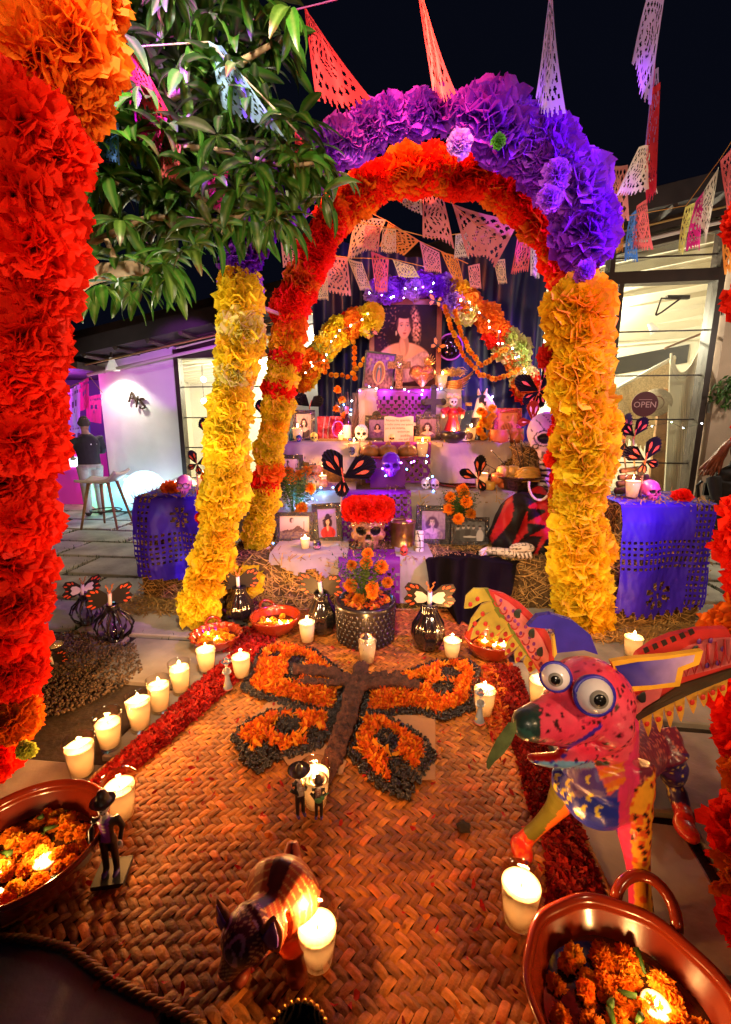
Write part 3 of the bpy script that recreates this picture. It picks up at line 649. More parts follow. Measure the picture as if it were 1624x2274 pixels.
def make_candle(name, lab, h, rt, rb, fill, lit=True, group=None, power=1.0):
    t = thing(name, lab, 'candle', (0, 0, 0), 0, group); zf = h * fill
    rr = lambda z: rb + (rt - rb) * (z / h)
    m = MB(); m.lathe([(.001, .001), (rb * .96, 0), (rb, .004), (rr(h * .5), h * .5), (rt, h), (rt - .0022, h), (rr(h * .5) - .003, h * .5), (rb - .003, .013), (.001, .013)], 28); obj('glass_tumbler', m, tumbler, t, True, False)
    w = MB(); w.lathe([(.001, .016), (rb - .005, .016), (rr(zf * .6) - .0042, zf * .6), (rr(zf) - .004, zf), (rr(zf) - .008, zf - .002), (rt * .35, zf - .005), (.001, zf - .006)], 28); obj('wax', w, waxm, t, True, False)
    m = MB(); m.tube([(0, 0, zf - .008), (.001, 0, zf + .012)], .0012, 5); obj('wick', m, wickm, t, False, False)
    if lit:
        m = MB(); flame(m, (.001, 0, zf + .012)); obj('flame', m, flamem, t, True, False)
        for ld, z in ((lcan, zf + .045), (lin, zf * .78)):
            l = bpy.data.objects.new(ld.name, ld); COL.objects.link(l); l.parent = t; l.location = (0, 0, z)
    return t
random.seed(31)
gt = 'lit candles in clear glass tumblers'
CTS = [make_candle('candle', '', .178, .062, .045, f, True, gt) for f in (.80, .72, .85)]; CT_ = CTS[0]
tall = [((185, 1723), 'candle on the paving nearest the red paper pillar, first of the left row'), ((246, 1660), 'candle second from the front in the left row on the paving'), ((313, 1619), 'candle third from the front in the left row on the paving'),
        ((357, 1578), 'candle fourth from the front in the left row on the paving'), ((403, 1537), 'candle fifth from the front in the left row on the paving'), ((460, 1491), 'candle standing directly before the small scalloped clay bowl'),
        ((538, 1508), 'candle beside the small grey lady figurine at the left petal strip'), ((274, 1822), 'candle behind the skeleton man figurine with purple waistcoat'), ((683, 1430), 'candle between the second clay bowl and the black embossed pot'),
        ((816, 1476), 'candle behind the small sombrero figurine at the butterfly head'), ((1003, 1464), 'candle right of the glossy black vase near the wing'), ((1074, 1592), 'candle behind the blue lady figurine at the right wing of the butterfly'),
        ((702, 1796), 'candle behind the two mariachi figurines at the butterfly tail'), ((1150, 2058), 'candle with tall flame beside the handled clay bowl at lower right'), ((707, 2146), 'bright candle beside the striped clay dog at the bottom'),
        ((1196, 1567), 'candle half hidden behind the winged dog muzzle'), ((1403, 1458), 'candle on the paving under the blue cut paper cover on the right')]
for i_, ((u, v), lab) in enumerate(tall):
    p = G(u, v); p.z = .012 if p.x > -.95 and p.x < .8 else .003
    if i_ < 3: CTS[i_].location = p; CTS[i_]['label'] = lab
    else: dup(CTS[(i_ * 5 + i_ // 4) % 3], p, ru(0, 6), lab, scale=(ru(.97, 1.03), ru(.97, 1.03), ru(.93, 1.05)))
upper = [((679, 1232), Z1 + .012, 3.62, .72, 'short lit candle before the landscape photo frame on the bottom step'), ((662, 978), Z3 + .01, 4.72, 1.0, 'lit candle before the portrait frame at the left end of the upper step'), ((787, 1012), 1.10, 4.50, 1.05, 'lit candle in front of the upper step cloth, left of the bread'),
         ((938, 1012), 1.10, 4.50, 1.05, 'lit candle beside the bread plate on its right'), ((982, 862), Z4 + .015, 5.06, 1.0, 'lit candle on the top box before the golden wing'), ((1046, 978), Z3 + .02, 4.74, .95, 'lit candle behind the round labelled jar on the upper step'), ((1068, 1100), Z2 + .02, 4.16, 1.1, 'tall lit candle with a paper butterfly leaning on it'),
         ((1402, 1112), .915, 3.28, .92, 'lit candle on the right bale beside the pink skull'), ((456, 1118), .875, 3.80, .95, 'lit candle on the left bale behind the yellow flower leg'), ((716, 1076), Z2 + .01, 4.4, .8, 'lit candle behind the small pumpkins'), ((1008, 978), Z3 + .01, 4.72, .75, 'lit candle in the dark bowl at the foot of the doll')]
for (u, v), z, y, s, lab in upper:
    p = at(u, v, y); p.z = z; dup(CT_, p, ru(0, 6), lab, scale=(s, s, s))
# ================================================================== PALM MAT, PETALS, BUTTERFLY, BOWLS
palm = M('palm_leaf', (.42, .22, .07), .55, noise=.35, ns=28, vcol=True, bump=.3, bs=90)
matpoly = [(-.92, 3.36), (.98, 3.36), (.88, 2.6), (.80, 1.6), (.77, 1.10), (.70, .62), (-.12, .70)] + [G(430, 2273)[:2], G(250, 2185)[:2], G(150, 2112)[:2], G(60, 2092)[:2], G(-40, 2086)[:2]] + [(-1.42, 1.12), (-1.36, 1.34), G(196, 1742)[:2], G(556, 1432)[:2]]
mat_t = thing('woven_mat', 'large woven palm mat under the petal butterfly and candles', 'mat', (0, 1.9, 0))
mb = MB(); mb.slab([(x, y, .003) for x, y in matpoly], Vector((0, 0, .003))); obj('mat_gap_shade', mb, M('palm_shadow', (.045, .016, .004), .8), mat_t)  # dark sheet under the strips, shade of the gaps put into its colour
random.seed(41); w = .0255
def strip_mesh(seed, L=2.75):
    rs = random.Random(seed); mb = MB(); g = rs.uniform(.62, 1.35); hue = rs.uniform(-.03, .03)
    base = (.50 * g, (.150 + hue * .8) * g, .020 * g); sh = rs.uniform(-.05, .05); ns = 6; nw = 4; tw = rs.uniform(-.0015, .0015); hh = rs.uniform(.0030, .0062); fib = [rs.uniform(.62, 1.25) for _ in range(5)]
    for a in range(ns + 1):
        t = a / ns * 2 - 1; wd = w * .50 * (1 - .10 * t * t) * rs.uniform(.95, 1.03)
        for b in range(nw + 1):
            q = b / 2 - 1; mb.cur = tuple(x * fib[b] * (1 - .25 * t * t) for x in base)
            mb.av((t * L * w / 2, q * wd + sh * w * t, .0075 + hh * (1 - t * t * 1.9) - .0022 * q * q + tw * q * t))
    for a in range(ns):
        for b in range(nw):
            i = a * (nw + 1) + b; mb.f.append((i, i + nw + 1, i + nw + 2, i + 1))
    return mb
SM = [strip_mesh(k, 2.9 + .5 * (k % 3 == 0)) for k in range(16)]
cells = []
ang = R(45 + 3); c45, s45 = math.cos(ang), math.sin(ang)
for i in range(-110, 111):
    for j in range(-110, 111):
        m4 = (i + j) % 4
        for kind in (0, 1):
            if kind == 0 and m4 == 0: px, py, a = i + 0, j + .5, math.pi / 2
            elif kind == 1 and m4 == 2: px, py, a = i + .5, j, 0
            else: continue
            x, y = px * w, py * w
            X, Y = x * c45 - y * s45, 1.9 + x * s45 + y * c45
            if not inpoly(X, Y, matpoly) or pdist(X, Y, matpoly) < .012: continue
            cells.append((X, Y, a + ang + ru(-.085, .085)))
cells.sort(key=lambda c: (c[0] - .05) ** 2 * .55 + (c[1] - .95) ** 2)
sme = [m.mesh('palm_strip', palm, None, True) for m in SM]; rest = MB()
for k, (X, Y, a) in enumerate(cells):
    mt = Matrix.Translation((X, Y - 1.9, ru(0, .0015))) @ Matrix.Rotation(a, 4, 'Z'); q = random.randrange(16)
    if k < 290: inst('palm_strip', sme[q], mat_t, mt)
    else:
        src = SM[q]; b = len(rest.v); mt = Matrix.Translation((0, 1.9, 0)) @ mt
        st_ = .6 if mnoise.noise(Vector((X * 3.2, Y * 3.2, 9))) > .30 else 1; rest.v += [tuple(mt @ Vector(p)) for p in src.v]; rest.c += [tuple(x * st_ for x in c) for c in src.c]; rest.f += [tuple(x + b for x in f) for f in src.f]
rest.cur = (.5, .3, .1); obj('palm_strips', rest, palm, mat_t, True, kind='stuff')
mb = MB(); n = len(matpoly); edge = path([Vector((x, y, .012)) for x, y in matpoly + matpoly[:1]], 420)
for i in range(0, 419, 1):
    p, q = edge[i], edge[i + 1]; d = (q - p); s = Vector((-d.y, d.x, 0)).normalized() * .012; g = ru(.6, 1.2); mb.cur = (.44 * g, .19 * g, .045 * g)
    mb.tube([p - s - d * .3, (p + q) / 2 + Vector((0, 0, .004)), q + s + d * .5], [.004, .009, .004], 5)
obj('braided_edge', mb, palm, mat_t, True)
# red petal strips -------------------------------------------------------
redpet = M('red_petals', (.5, .02, .01), .6, tl=.3, vcol=True, spec=.25)
def petals(poly, n, zf, colf, s=(.010, .022), curl=.5):
    xs = [p[0] for p in poly]; ys = [p[1] for p in poly]; mb = MB(); k = 0
    while k < n:
        x, y = ru(min(xs), max(xs)), ru(min(ys), max(ys))
        if not inpoly(x, y, poly): continue
        k += 1; z = zf(x, y); mb.cur = colf(); l = ru(*s); wd = l * ru(.35, .7); r = Euler((ru(-.8, .8), ru(-.8, .8), ru(0, 6.28))).to_matrix(); c = Vector((x, y, z)); u = ru(.2, 1) * curl * l
        mb.add([c + r @ Vector(v) for v in ((-l, -wd * .3, u), (-l, wd * .3, u), (0, -wd, 0), (0, wd, 0), (l, -wd * .5, u), (l, wd * .5, u * .6))], [(0, 2, 3, 1), (2, 4, 5, 3)])
    return mb
def rc(): g = ru(.4, 1.25); return (.50 * g, .016 * g, .010 * g)
def lowz(poly, h):
    return lambda x, y: .014 + h * min(1, pdist(x, y, poly) / .05) * rnd()
def band(pts, n, lab, h=.03, colf=rc):
    poly = [G(u, v)[:2] for u, v in pts]; tag(obj('red_petal_strip', petals(poly, n, lowz(poly, h), colf), redpet, None, False), lab, 'petals', kind='stuff')
band([(560, 1425), (600, 1440), (560, 1490), (470, 1570), (380, 1650), (310, 1710), (235, 1745), (205, 1745), (270, 1680), (350, 1610), (430, 1530), (500, 1470)], 5200, 'strip of shredded red petals along the left edge of the mat')
band([(1085, 1480), (1150, 1490), (1180, 1580), (1225, 1700), (1290, 1850), (1330, 1960), (1350, 2040), (1215, 2030), (1215, 1900), (1175, 1790), (1140, 1660), (1110, 1570)], 6500, 'strip of shredded dark red petals along the right edge of the mat', .03, lambda: tuple(x * .6 for x in rc()))
band([(1070, 1480), (1140, 1480), (1150, 1600), (1100, 1650), (1078, 1600)], 900, 'orange petals spread round the candle at the right wing tip', .02, lambda: random.choice([(.7, .2, .02), (.6, .1, .02), (.5, .05, .01)]))
band([(430, 1420), (560, 1395), (640, 1400), (600, 1440), (500, 1450)], 1100, 'dark red petals between the small clay bowls', .025, lambda: tuple(x * .7 for x in rc()))
mb = petals(matpoly, 430, lambda x, y: .024, lambda: random.choice([rc(), rc(), (.7, .2, .02)]), (.008, .016)); tag(obj('loose_petals', mb, redpet), 'single red and orange petals scattered over the woven mat', 'petals', kind='stuff')
# cardboard sheets ------------------------------------------------------------
card = M('cardboard', (.42, .20, .09), .8, noise=.12, ns=8)
for pts, lab in (([(845, 1596), (967, 1597), (967, 1741), (905, 1741), (800, 1690)], 'brown cardboard sheet under the lower right wing of the petal butterfly'), ([(608, 1556), (720, 1590), (700, 1620), (560, 1600)], 'brown cardboard sheet between the two left wings of the petal butterfly'), ([(620, 1680), (720, 1660), (770, 1700), (760, 1730), (640, 1708)], 'brown cardboard piece under the butterfly tail')):
    mb = MB(); mb.slab([G(u, v) + Vector((0, 0, .019)) for u, v in pts], Vector((0, 0, .004))); tag(obj('cardboard_sheet', mb, card), lab, 'cardboard')
# butterfly of petals, beans and soil --------------------------------------------
bt = thing('petal_butterfly', 'butterfly picture laid in marigold petals, black beans and soil on the mat', 'petal picture', G(790, 1590))
wings = [[(772, 1512), (695, 1450), (632, 1438), (577, 1450), (560, 1493), (540, 1536), (573, 1555), (652, 1578), (749, 1598)], [(745, 1590), (663, 1582), (597, 1590), (546, 1614), (519, 1645), (542, 1700), (577, 1723), (605, 1700), (663, 1684), (710, 1668), (741, 1629)],
         [(816, 1524), (851, 1512), (905, 1500), (972, 1477), (1038, 1475), (1062, 1493), (1058, 1536), (1050, 1582), (984, 1606), (921, 1590), (847, 1598), (808, 1586)], [(804, 1590), (851, 1598), (898, 1622), (945, 1653), (964, 1688), (937, 1731), (902, 1782), (851, 1762), (804, 1723), (777, 1684), (781, 1637)]]
spots = [[(660, 1485, 26), (655, 1515, 24), (610, 1470, 18)], [(640, 1628, 34), (700, 1650, 24), (590, 1690, 30)], [(1000, 1508, 26), (985, 1545, 28), (930, 1530, 18)], [(860, 1660, 32), (880, 1720, 26), (905, 1755, 34)]]
bean = M('black_beans', (.012, .007, .006), .25, noise=.2, spec=.7); marip = M('marigold_petals', (.7, .2, .01), .6, tl=.35, vcol=True, spec=.2)
def mc(): return random.choice([(.85, .24, .012), (.80, .17, .010), (.62, .08, .010), (.90, .36, .02), (.70, .12, .01)])
beans = MB(); pet = MB()
bbase = MB().ball((0, 0, 0), (1, .68, .62), 6, 5)
for wi, wpts in enumerate(wings):
    poly = [G(u, v)[:2] for u, v in wpts]; sp = [(G(u, v)[:2], 1.3 * r * mpp(G(u, v))) for u, v, r in spots[wi]]; xs = [p[0] for p in poly]; ys = [p[1] for p in poly]
    area = abs(sum(poly[i - 1][0] * poly[i][1] - poly[i][0] * poly[i - 1][1] for i in range(len(poly)))) / 2; n = int(area * 16000); k = 0
    inner = []
    while k < n:
        x, y = ru(min(xs) - .02, max(xs) + .02), ru(min(ys) - .02, max(ys) + .02); ins = inpoly(x, y, poly); d = pdist(x, y, poly)
        if not ins and d > .014: continue
        k += 1; black = d < .042 + .012 * mnoise.noise(Vector((x * 14, y * 14, 0))) or not ins
        for (sx, sy), r in sp:
            if (x - sx) ** 2 + ((y - sy) * .8) ** 2 < r * r * ru(.5, 1.1): black = True
        if black:
            r = ru(.0075, .0105); m = T((x, y, .018 + ru(0, .016)), rot_rand(), r); b = len(beans.v)
            beans.v += [tuple(m @ Vector(p)) for p in bbase.v]; beans.c += bbase.c; beans.f += [tuple(i + b for i in f) for f in bbase.f]
        else: inner.append((x, y, d))
    for x, y, d in inner:
        for _ in range(2):
            pet.cur = mc(); l = ru(.011, .027); wd = l * ru(.22, .42); r = Euler((ru(-1.1, 1.1), ru(-1.1, 1.1), ru(0, 6.28))).to_matrix(); c = Vector((x + ru(-.01, .01), y + ru(-.01, .01), .024 + min(.05, d * .5) * rnd())); u = ru(.2, .7) * l
            pet.add([c + r @ Vector(v) for v in ((-l, -wd * .3, u), (-l, wd * .3, u), (0, -wd, 0), (0, wd, 0), (l, -wd * .6, u), (l, wd * .6, u * .6))], [(0, 2, 3, 1), (2, 4, 5, 3)])
obj('bean_outline', beans, bean, bt, True, kind='stuff'); obj('marigold_petals', pet, marip, bt, False, kind='stuff')
soilm = M('butterfly_soil', (.085, .028, .020), .95, noise=.5, ns=35, bump=1, bs=70)
def gz(u, v, z=.02): p = G(u, v); p.z = z; return p
mb = MB(); mb.tube(path([gz(804, 1487, .04), gz(800, 1515, .06), gz(786, 1560, .065), gz(775, 1610, .065), gz(755, 1665, .055), gz(735, 1715, .035), gz(716, 1765, .03)], 24), [.03, .045, .05, .045, .04, .045, .05, .05, .052, .05, .048, .05, .046, .05, .046, .05, .046, .048, .046, .046, .04, .036, .03, .02], 12, True, .55)
mb.tube(path([gz(792, 1540, .07), gz(735, 1526, .09), gz(655, 1514, .08)], 12), .034, 10, True, .9); mb.tube(path([gz(790, 1552, .07), gz(860, 1545, .09), gz(930, 1552, .08)], 12), .034, 10, True, .8)
mb.tube(path([gz(780, 1540, .07), gz(735, 1546, .085), gz(665, 1540, .075)], 12), .030, 10, True, .6); mb.tube(path([gz(800, 1535, .07), gz(850, 1528, .085), gz(905, 1532, .075)], 12), .030, 10, True, .6)
bb = blob(mb, .006, 1); bb.v = [(x + .009 * mnoise.noise(Vector((x * 30, y * 30, z * 30))), y, z + .022 * mnoise.noise(Vector((x * 26, y * 26, 2))) + .014 * mnoise.noise(Vector((x * 90, y * 90, 5)))) for x, y, z in bb.v]
obj('soil_body', bb, soilm, bt, True)
# marigold heads ---------------------------------------------------------------
MG = [pompom(150, 60 + k, 2, 2, .16, .09, 2.5, .24) for k in range(3)]
marig = [m.mesh('marigold_head', M('marigold', (.88, .26, .012), .6, tl=.35, rnd=.25, spec=.2)) for m in MG]; mgm = [m.mesh('marigold_head', M('marigold_yellow', (.92, .46, .03), .6, tl=.35, rnd=.2, spec=.2)) for m in MG]
# clay bowls --------------------------------------------------------------------
clay = M('glazed_clay', (.22, .022, .006), .2, noise=.25, ns=6, coat=.6); clayin = clay
water = M('dark_water', (.03, .012, .006), .06, spec=.8); teawax = M('tealight_wax', (.95, .88, .75), .4, tl=.3)
leafm = M('marigold_leaf', (.05, .12, .015), .55, noise=.3, ns=15, tl=.3)
def bowl(p, Rr, H, lab, scal=0, nsc=14, handle=None, tea=(), heads=0, sub=0, seed=1, where=''):
    rs = random.Random(seed); t = thing('clay_bowl', lab, 'bowl', p, 0, 'glazed red clay bowls with floating marigolds'); wob = scal
    def pr(k): return [(Rr * r, H * z) for r, z in k]
    m = MB(); m.lathe(pr([(.001, 0), (.55, 0), (.62, .04), (.80, .30), (.93, .62), (.97, .80), (1.0, .88)]), 48); obj('body', m, clay, t, True, False)
    m = MB(); m.lathe(pr([(.995, .86), (1.02, .93), (1.03, .985), (1.0, 1.02), (.965, 1.0), (.945, .94), (.93, .91), (.94, .87), (.92, .80), (.80, .5), (.66, .2), (.001, .16)]), 72, wob=wob, ph=nsc); obj('rim', m, clay, t, True, False)
    m = MB(); m.lathe([(.001, H * .50), (Rr * .82, H * .50)], 36); obj('water', m, water, t, True, False)
    if handle is not None:
        for hd in (handle if hasattr(handle, '__len__') else [handle]):
            d = Vector((math.cos(hd), math.sin(hd), 0)); s = Vector((-d.y, d.x, 0)); m = MB(); pts = [d * Rr * 1.0 + s * Rr * .30 + Vector((0, 0, H * .93)), d * Rr * 1.22 + s * Rr * .24 + Vector((0, 0, H * 1.12)), d * Rr * 1.32 + Vector((0, 0, H * 1.20)), d * Rr * 1.22 - s * Rr * .24 + Vector((0, 0, H * 1.12)), d * Rr * 1.0 - s * Rr * .30 + Vector((0, 0, H * .93))]
            m.tube([d * Rr * (1.0 + .34 * math.sin(math.pi * j / 14)) + s * Rr * (.30 * math.cos(math.pi * j / 14)) + Vector((0, 0, H * (.93 + .27 * math.sin(math.pi * j / 14)))) for j in range(15)], Rr * .066, 10); obj('handle', m, clay, t, True, False)
    for k in range(heads):
        a = rs.uniform(0, 6.28); r = Rr * .70 * math.sqrt(rs.random()); q = Vector(p) + Vector((math.cos(a) * r, math.sin(a) * r, H * .53 + rs.uniform(-.005, .015)))
        s = (.030 if Rr > .2 else .026) * rs.uniform(.8, 1.25)
        o = bpy.data.objects.new('floating_marigold', rs.choice(marig + mgm[:1])); COL.objects.link(o); o.matrix_basis = T(q, Euler((rs.uniform(-.8, .8), rs.uniform(-.8, .8), rs.uniform(0, 6))).to_matrix(), s); tag(o, 'orange marigold head floating in the ' + where, 'flower', 'marigold heads floating in the ' + where)
    for k, (dx, dy) in enumerate(tea):
        q = Vector(p) + Vector((dx * Rr, dy * Rr, H * .52)); tl_ = thing('tealight', ('rear', 'front', 'rightmost')[k] + ' white floating tealight burning in the ' + where, 'tealight', q, 0, 'tealights in the ' + where); r = min(.034, Rr * .15)
        m = MB(); m.lathe([(.001, 0), (r, 0), (r, .016), (r * .9, .018), (r * .3, .014), (.001, .013)], 20); obj('wax', m, teawax, tl_, True, False)
        m = MB(); flame(m, (0, 0, .015), .8); obj('flame', m, flamem, tl_, True, False)
        l = bpy.data.objects.new('tealight_light', ltea); COL.objects.link(l); l.parent = tl_; l.location = (0, 0, .05)
    for k in range(sub):
        a = rs.uniform(0, 6.28); r = Rr * .6 * math.sqrt(rs.random()); q = Vector(p) + Vector((math.cos(a) * r, math.sin(a) * r, H * .57)); m = MB(); d = Vector((rs.uniform(-1, 1), rs.uniform(-1, 1), .3)).normalized(); m.tube([q, q + d * .05], [.004, .009], 6); tag(obj('flower_stalk', m, leafm, None, True), 'green marigold stalk floating in the ' + where, 'stalk', 'green stalks in the ' + where)
    return t
b = atz(52, 1862, .17); bowl((b.x, b.y, .006), .238, .17, 'large clay bowl cut off by the left picture edge', 0, tea=((.32, -.10), (-.22, -.22)), heads=58, sub=6, seed=4, where='large left bowl')
b = atz(1412, 2228, .16); bowl((b.x, b.y, .006), .243, .16, 'large handled clay bowl with wavy rim at the lower right corner', .012, 9, .95, tea=((.30, .12), (-.10, -.22)), heads=66, sub=6, seed=7, where='large right bowl')
b = atz(480, 1408, .09); bowl((b.x, b.y, .006), .165, .095, 'small scalloped clay bowl behind the left candles', .045, 18, (2.0,), tea=((.1, -.2), (-.35, .1)), heads=26, seed=5, where='small scalloped bowl')
b = atz(612, 1368, .12); bowl((b.x, b.y, .006), .175, .125, 'round clay bowl with loop handle before the straw bale', .0, 9, (2.1,), tea=((-.3, -.1), (.2, -.25), (.55, -.3)), heads=30, seed=6, where='round loop handled bowl')
b = atz(1092, 1418, .12); bowl((b.x, b.y, .006), .165, .125, 'round clay bowl behind the yellow feathers of the wing', .0, 9, None, tea=((-.2, .2), (.15, -.15), (.45, -.1)), heads=26, seed=8, where='bowl behind the wing')
# little black rim pot cut off at the bottom edge
p = atz(660, 2300, .08); p.z = .01; t = thing('incense_cup', 'black cup with gold beaded rim cut off at the bottom edge', 'cup', p)
m = MB(); m.lathe([(.001, .0), (.05, 0), (.068, .02), (.072, .055), (.068, .06), (.060, .025), (.001, .02)], 30, p); obj('body', m, M('black_glaze', (.012, .01, .01), .15), t, True)
gold = M('gold_paint', (.75, .42, .10), .3, .9, noise=.2)
m = MB()
for k in range(26): a = k / 26 * 6.283; m.ball(p + Vector((.071 * math.cos(a), .071 * math.sin(a), .061)), .0062, 7, 5)
obj('gold_rim', m, gold, t, True)
p = G(1030, 1846); m = MB(); m.lathe([(.001, .012), (.02, .012), (.026, .02), (.02, .028), (.001, .03)], 14, p, wob=.2, ph=5); tag(obj('burnt_flower', m, M('char', (.015, .008, .005), .9), None, True), 'small dark dried flower lying on the mat by the right petals', 'dried flower')
# ================================================================== PAINTED DOG, CLAY DOG, FIGURINES, VASES, POT
def proj(p):
    d = Vector(p) - Vector((0, 0, CAMH)); z = d.y * CT - d.z * ST; b = d.y * ST + d.z * CT
    return 812 + FPX * d.x / z, 1136.5 - FPX * b / z
paintm = M('painted_papier_mache', (.5, .1, .1), .32, noise=.16, ns=26, vcol=True, bump=.3, bs=34, coat=.1)
flatm = M('painted_board', (.5, .1, .1), .5, noise=.2, ns=20, vcol=True)
random.seed(51)
Zc = lambda u, v: (1031 + u * .3653, 1269 + v * .3653)          # close-up coordinates of the dog to layout pixels
dog = thing('winged_dog_sculpture', 'painted papier mache dog with blue ears, bulging eyes and spread feathered wings', 'sculpture', (G(1300, 1900)))
D_ = lambda u, v, y: at(u, v, y)
mb = MB()
sk, mz, ns_ = D_(1308, 1545, 1.16), D_(1238, 1598, 1.05), D_(1172, 1607, .985)
mb.ball(sk, (.118, .125, .105), 18, 12); mb.tube(path([sk, D_(1275, 1575, 1.09), mz, ns_], 8), [.105, .10, .088, .078, .068, .058, .050, .040], 16, True)
mb.ball(ns_, .040, 14, 10); mb.ball(D_(1345, 1600, 1.10), (.07, .08, .07), 12, 8)
mb.tube(path([D_(1345, 1640, 1.12), D_(1290, 1672, 1.05), D_(1235, 1690, 1.0), D_(1178, 1684, .965)], 7), [.055, .045, .038, .034, .030, .026, .018], 12, True, .55)
mb.ball(D_(1240, 1500, 1.09), .038, 12, 8); mb.ball(D_(1320, 1543, 1.06), .046, 12, 8)
ch, rp = D_(1318, 1738, 1.20), D_(1432, 1640, 1.66)
mb.tube(path([D_(1350, 1590, 1.22), D_(1345, 1660, 1.22), ch], 6), [.085, .085, .09, .10, .105, .105], 14)
mb.tube(path([ch, D_(1372, 1700, 1.38), rp], 9), [.108, .118, .122, .118, .11, .105, .108, .112, .10], 16)
mb.ball(D_(1322, 1765, 1.19), (.10, .10, .085), 14, 9)
def leg(pts, rs): mb.tube(path([Vector(p) for p in pts], len(rs)), rs, 12)
fr_ = G(1424, 2062); fl = G(1160, 1885); hr = G(1519, 1842); hl = G(1388, 1790)
leg([D_(1385, 1690, 1.22), D_(1402, 1800, 1.16), D_(1418, 1930, 1.13), fr_ + Vector((0, 0, .03))], [.085, .08, .072, .062, .052, .044, .038, .034, .032, .034, .036])
leg([D_(1275, 1735, 1.24), D_(1232, 1800, 1.30), fl + Vector((0, 0, .03))], [.07, .058, .048, .042, .036, .032, .028, .026, .028, .030])
leg([D_(1455, 1630, 1.60), D_(1492, 1690, 1.52), D_(1496, 1735, 1.56), D_(1516, 1800, 1.48), hr + Vector((0, 0, .035))], [.085, .082, .07, .058, .05, .044, .038, .034, .032, .034])
leg([D_(1425, 1620, 1.75), D_(1410, 1690, 1.72), hl + Vector((0, 0, .035))], [.08, .07, .06, .05, .045, .04, .036, .034, .036])
for f in (fr_, fl, hr, hl): mb.ball(f + Vector((-.012, -.025, .026)), (.038, .058, .028), 12, 8)
dg_ = blob(mb, .0064, 8)
spots_ = [random.choice(dg_.v) for _ in range(1900)]
def seg(p, a, b):
    ab = b - a; t = max(0, min(1, (p - a).dot(ab) / ab.length_squared)); return (p - a - ab * t).length, t
import mathutils
kd = mathutils.kdtree.KDTree(len(spots_))
for i, p in enumerate(spots_): kd.insert(Vector(p), i)
kd.balance()
lipA = [Zc(*q) for q in ((300, 1000), (330, 1090), (420, 1130), (520, 1090), (620, 1075), (740, 1010), (830, 940))]
mouth = [Zc(*q) for q in ((296, 1005), (340, 1050), (430, 1092), (530, 1082), (640, 1062), (590, 1130), (500, 1178), (400, 1172), (320, 1120))]
crescents = [Zc(*q) for q in ((640, 1285), (760, 1262), (770, 1375), (650, 1370), (610, 1420), (740, 1440), (820, 1450), (570, 1250), (720, 1480), (700, 1460), (830, 1478), (565, 1310), (610, 1340))]
patch = [Zc(*q) for q in ((750, 1075), (940, 985), (985, 1270), (880, 1370))]
def pd_(u, v, poly):
    return min(seg(Vector((u, v, 0)), Vector((*poly[i], 0)), Vector((*poly[i + 1], 0)))[0] for i in range(len(poly) - 1))
def dogpaint(p):
    u, v = proj(p); near, i, d = kd.find(p); n = mnoise.noise(p * 14)
    dl, _ = seg(p, D_(1385, 1720, 1.22), fr_); df, _ = seg(p, D_(1262, 1755, 1.26), fl); dh, th = seg(p, D_(1480, 1660, 1.58), hr); dk, _ = seg(p, D_(1420, 1650, 1.74), hl)
    for f in (hr, hl, fl): 
        if (p - f).length < .085: return (.62, .10, .02) if d < .008 else (.62, .03, .02)
    headd = min(seg(p, sk, ns_)[0], seg(p, D_(1345, 1640, 1.12), D_(1185, 1672, .965))[0] + .02)
    if v < 1690 and headd < .135 and p.y < 1.30 and p.z > .45:
        if (p - ns_).length < .052 and u < 1200: return (.015, .035, .03) if n < .1 else (.03, .09, .07)
        if inpoly(u, v, mouth): return (.33, .006, .006)
        if pd_(u, v, lipA) < 4.2: return (.05, .02, .40)
        if u < 1260 and v > 1672: return (.05, .03, .40) if v < 1683 else (.65, .10, .14)
        if d < .0052: return (.05, .008, .012) if i % 3 else (.42, .02, .06)
        return (.80, .065 + .05 * n, .125 + .05 * n)
    if dh < .10 and p.y > 1.36 and th > .05 or dk < .09 and p.y > 1.5:
        return (.55, .42, .10) if d < .0058 else (.055, .018, .10) if u < 1500 else (.03, .02, .14)
    if dl < .10 and v > 1705 and u > 1372:
        if u < 1398 + (v - 1800) * .06: return (.78, .05, .20)
        if d < .0075 and i % 2: return (.03, .012, .01)
        if d < .010: return (.75, .10, .02)
        return (.88, .38, .03)
    if df < .065 and p.z < .40 and u < 1265: return (.12, .12, .02) if (u - 1165) * .95 + (v - 1885) * .83 < 5 - 10 * n else (.80, .15, .02)
    if inpoly(u, v, patch):
        if v < Zc(0, 1180)[1] and Zc(800, 0)[0] < u < Zc(890, 0)[0] and v > Zc(0, 1055)[1]: return (.05, .05, .02)
        k = (v + .35 * u) % 34
        return (.80, .17, .02) if k < 15 else (.85, .36, .03) if k < 22 else (.72, .10, .10)
    if u < 1375 and p.y < 1.36:
        if v < 1705 + .10 * (1310 - u): return (.20, .40, .65) if d > .007 else (.04, .05, .35)
        c = min((u - a) ** 2 + (v - b) ** 2 for a, b in crescents); c2 = min((u - a - 5) ** 2 + (v - b - 3) ** 2 for a, b in crescents)
        if c < 85 and c2 > 45: return (.75, .62, .08)
        if v < 1770 and u > 1260: return (.22, .16, .36) if n > -.1 else (.10, .06, .32)
        return (.02, .035, .42)
    if u < 1420 and p.y < 1.42: return (.72, .04, .16)
    return (.16, .02, .05) if d > .006 else (.5, .12, .1)
dg_.paint(dogpaint); dg_.cur = (1, 0, 0); obj('body', dg_, paintm, dog, True)
eyew = M('eye_white', (.72, .66, .72), .12, coat=.6); black = M('gloss_black', (.008, .007, .007), .15); blueP = M('blue_paint', (.035, .02, .36), .35, noise=.3, ns=30); grey = M('eye_grey', (.22, .20, .19), .3)
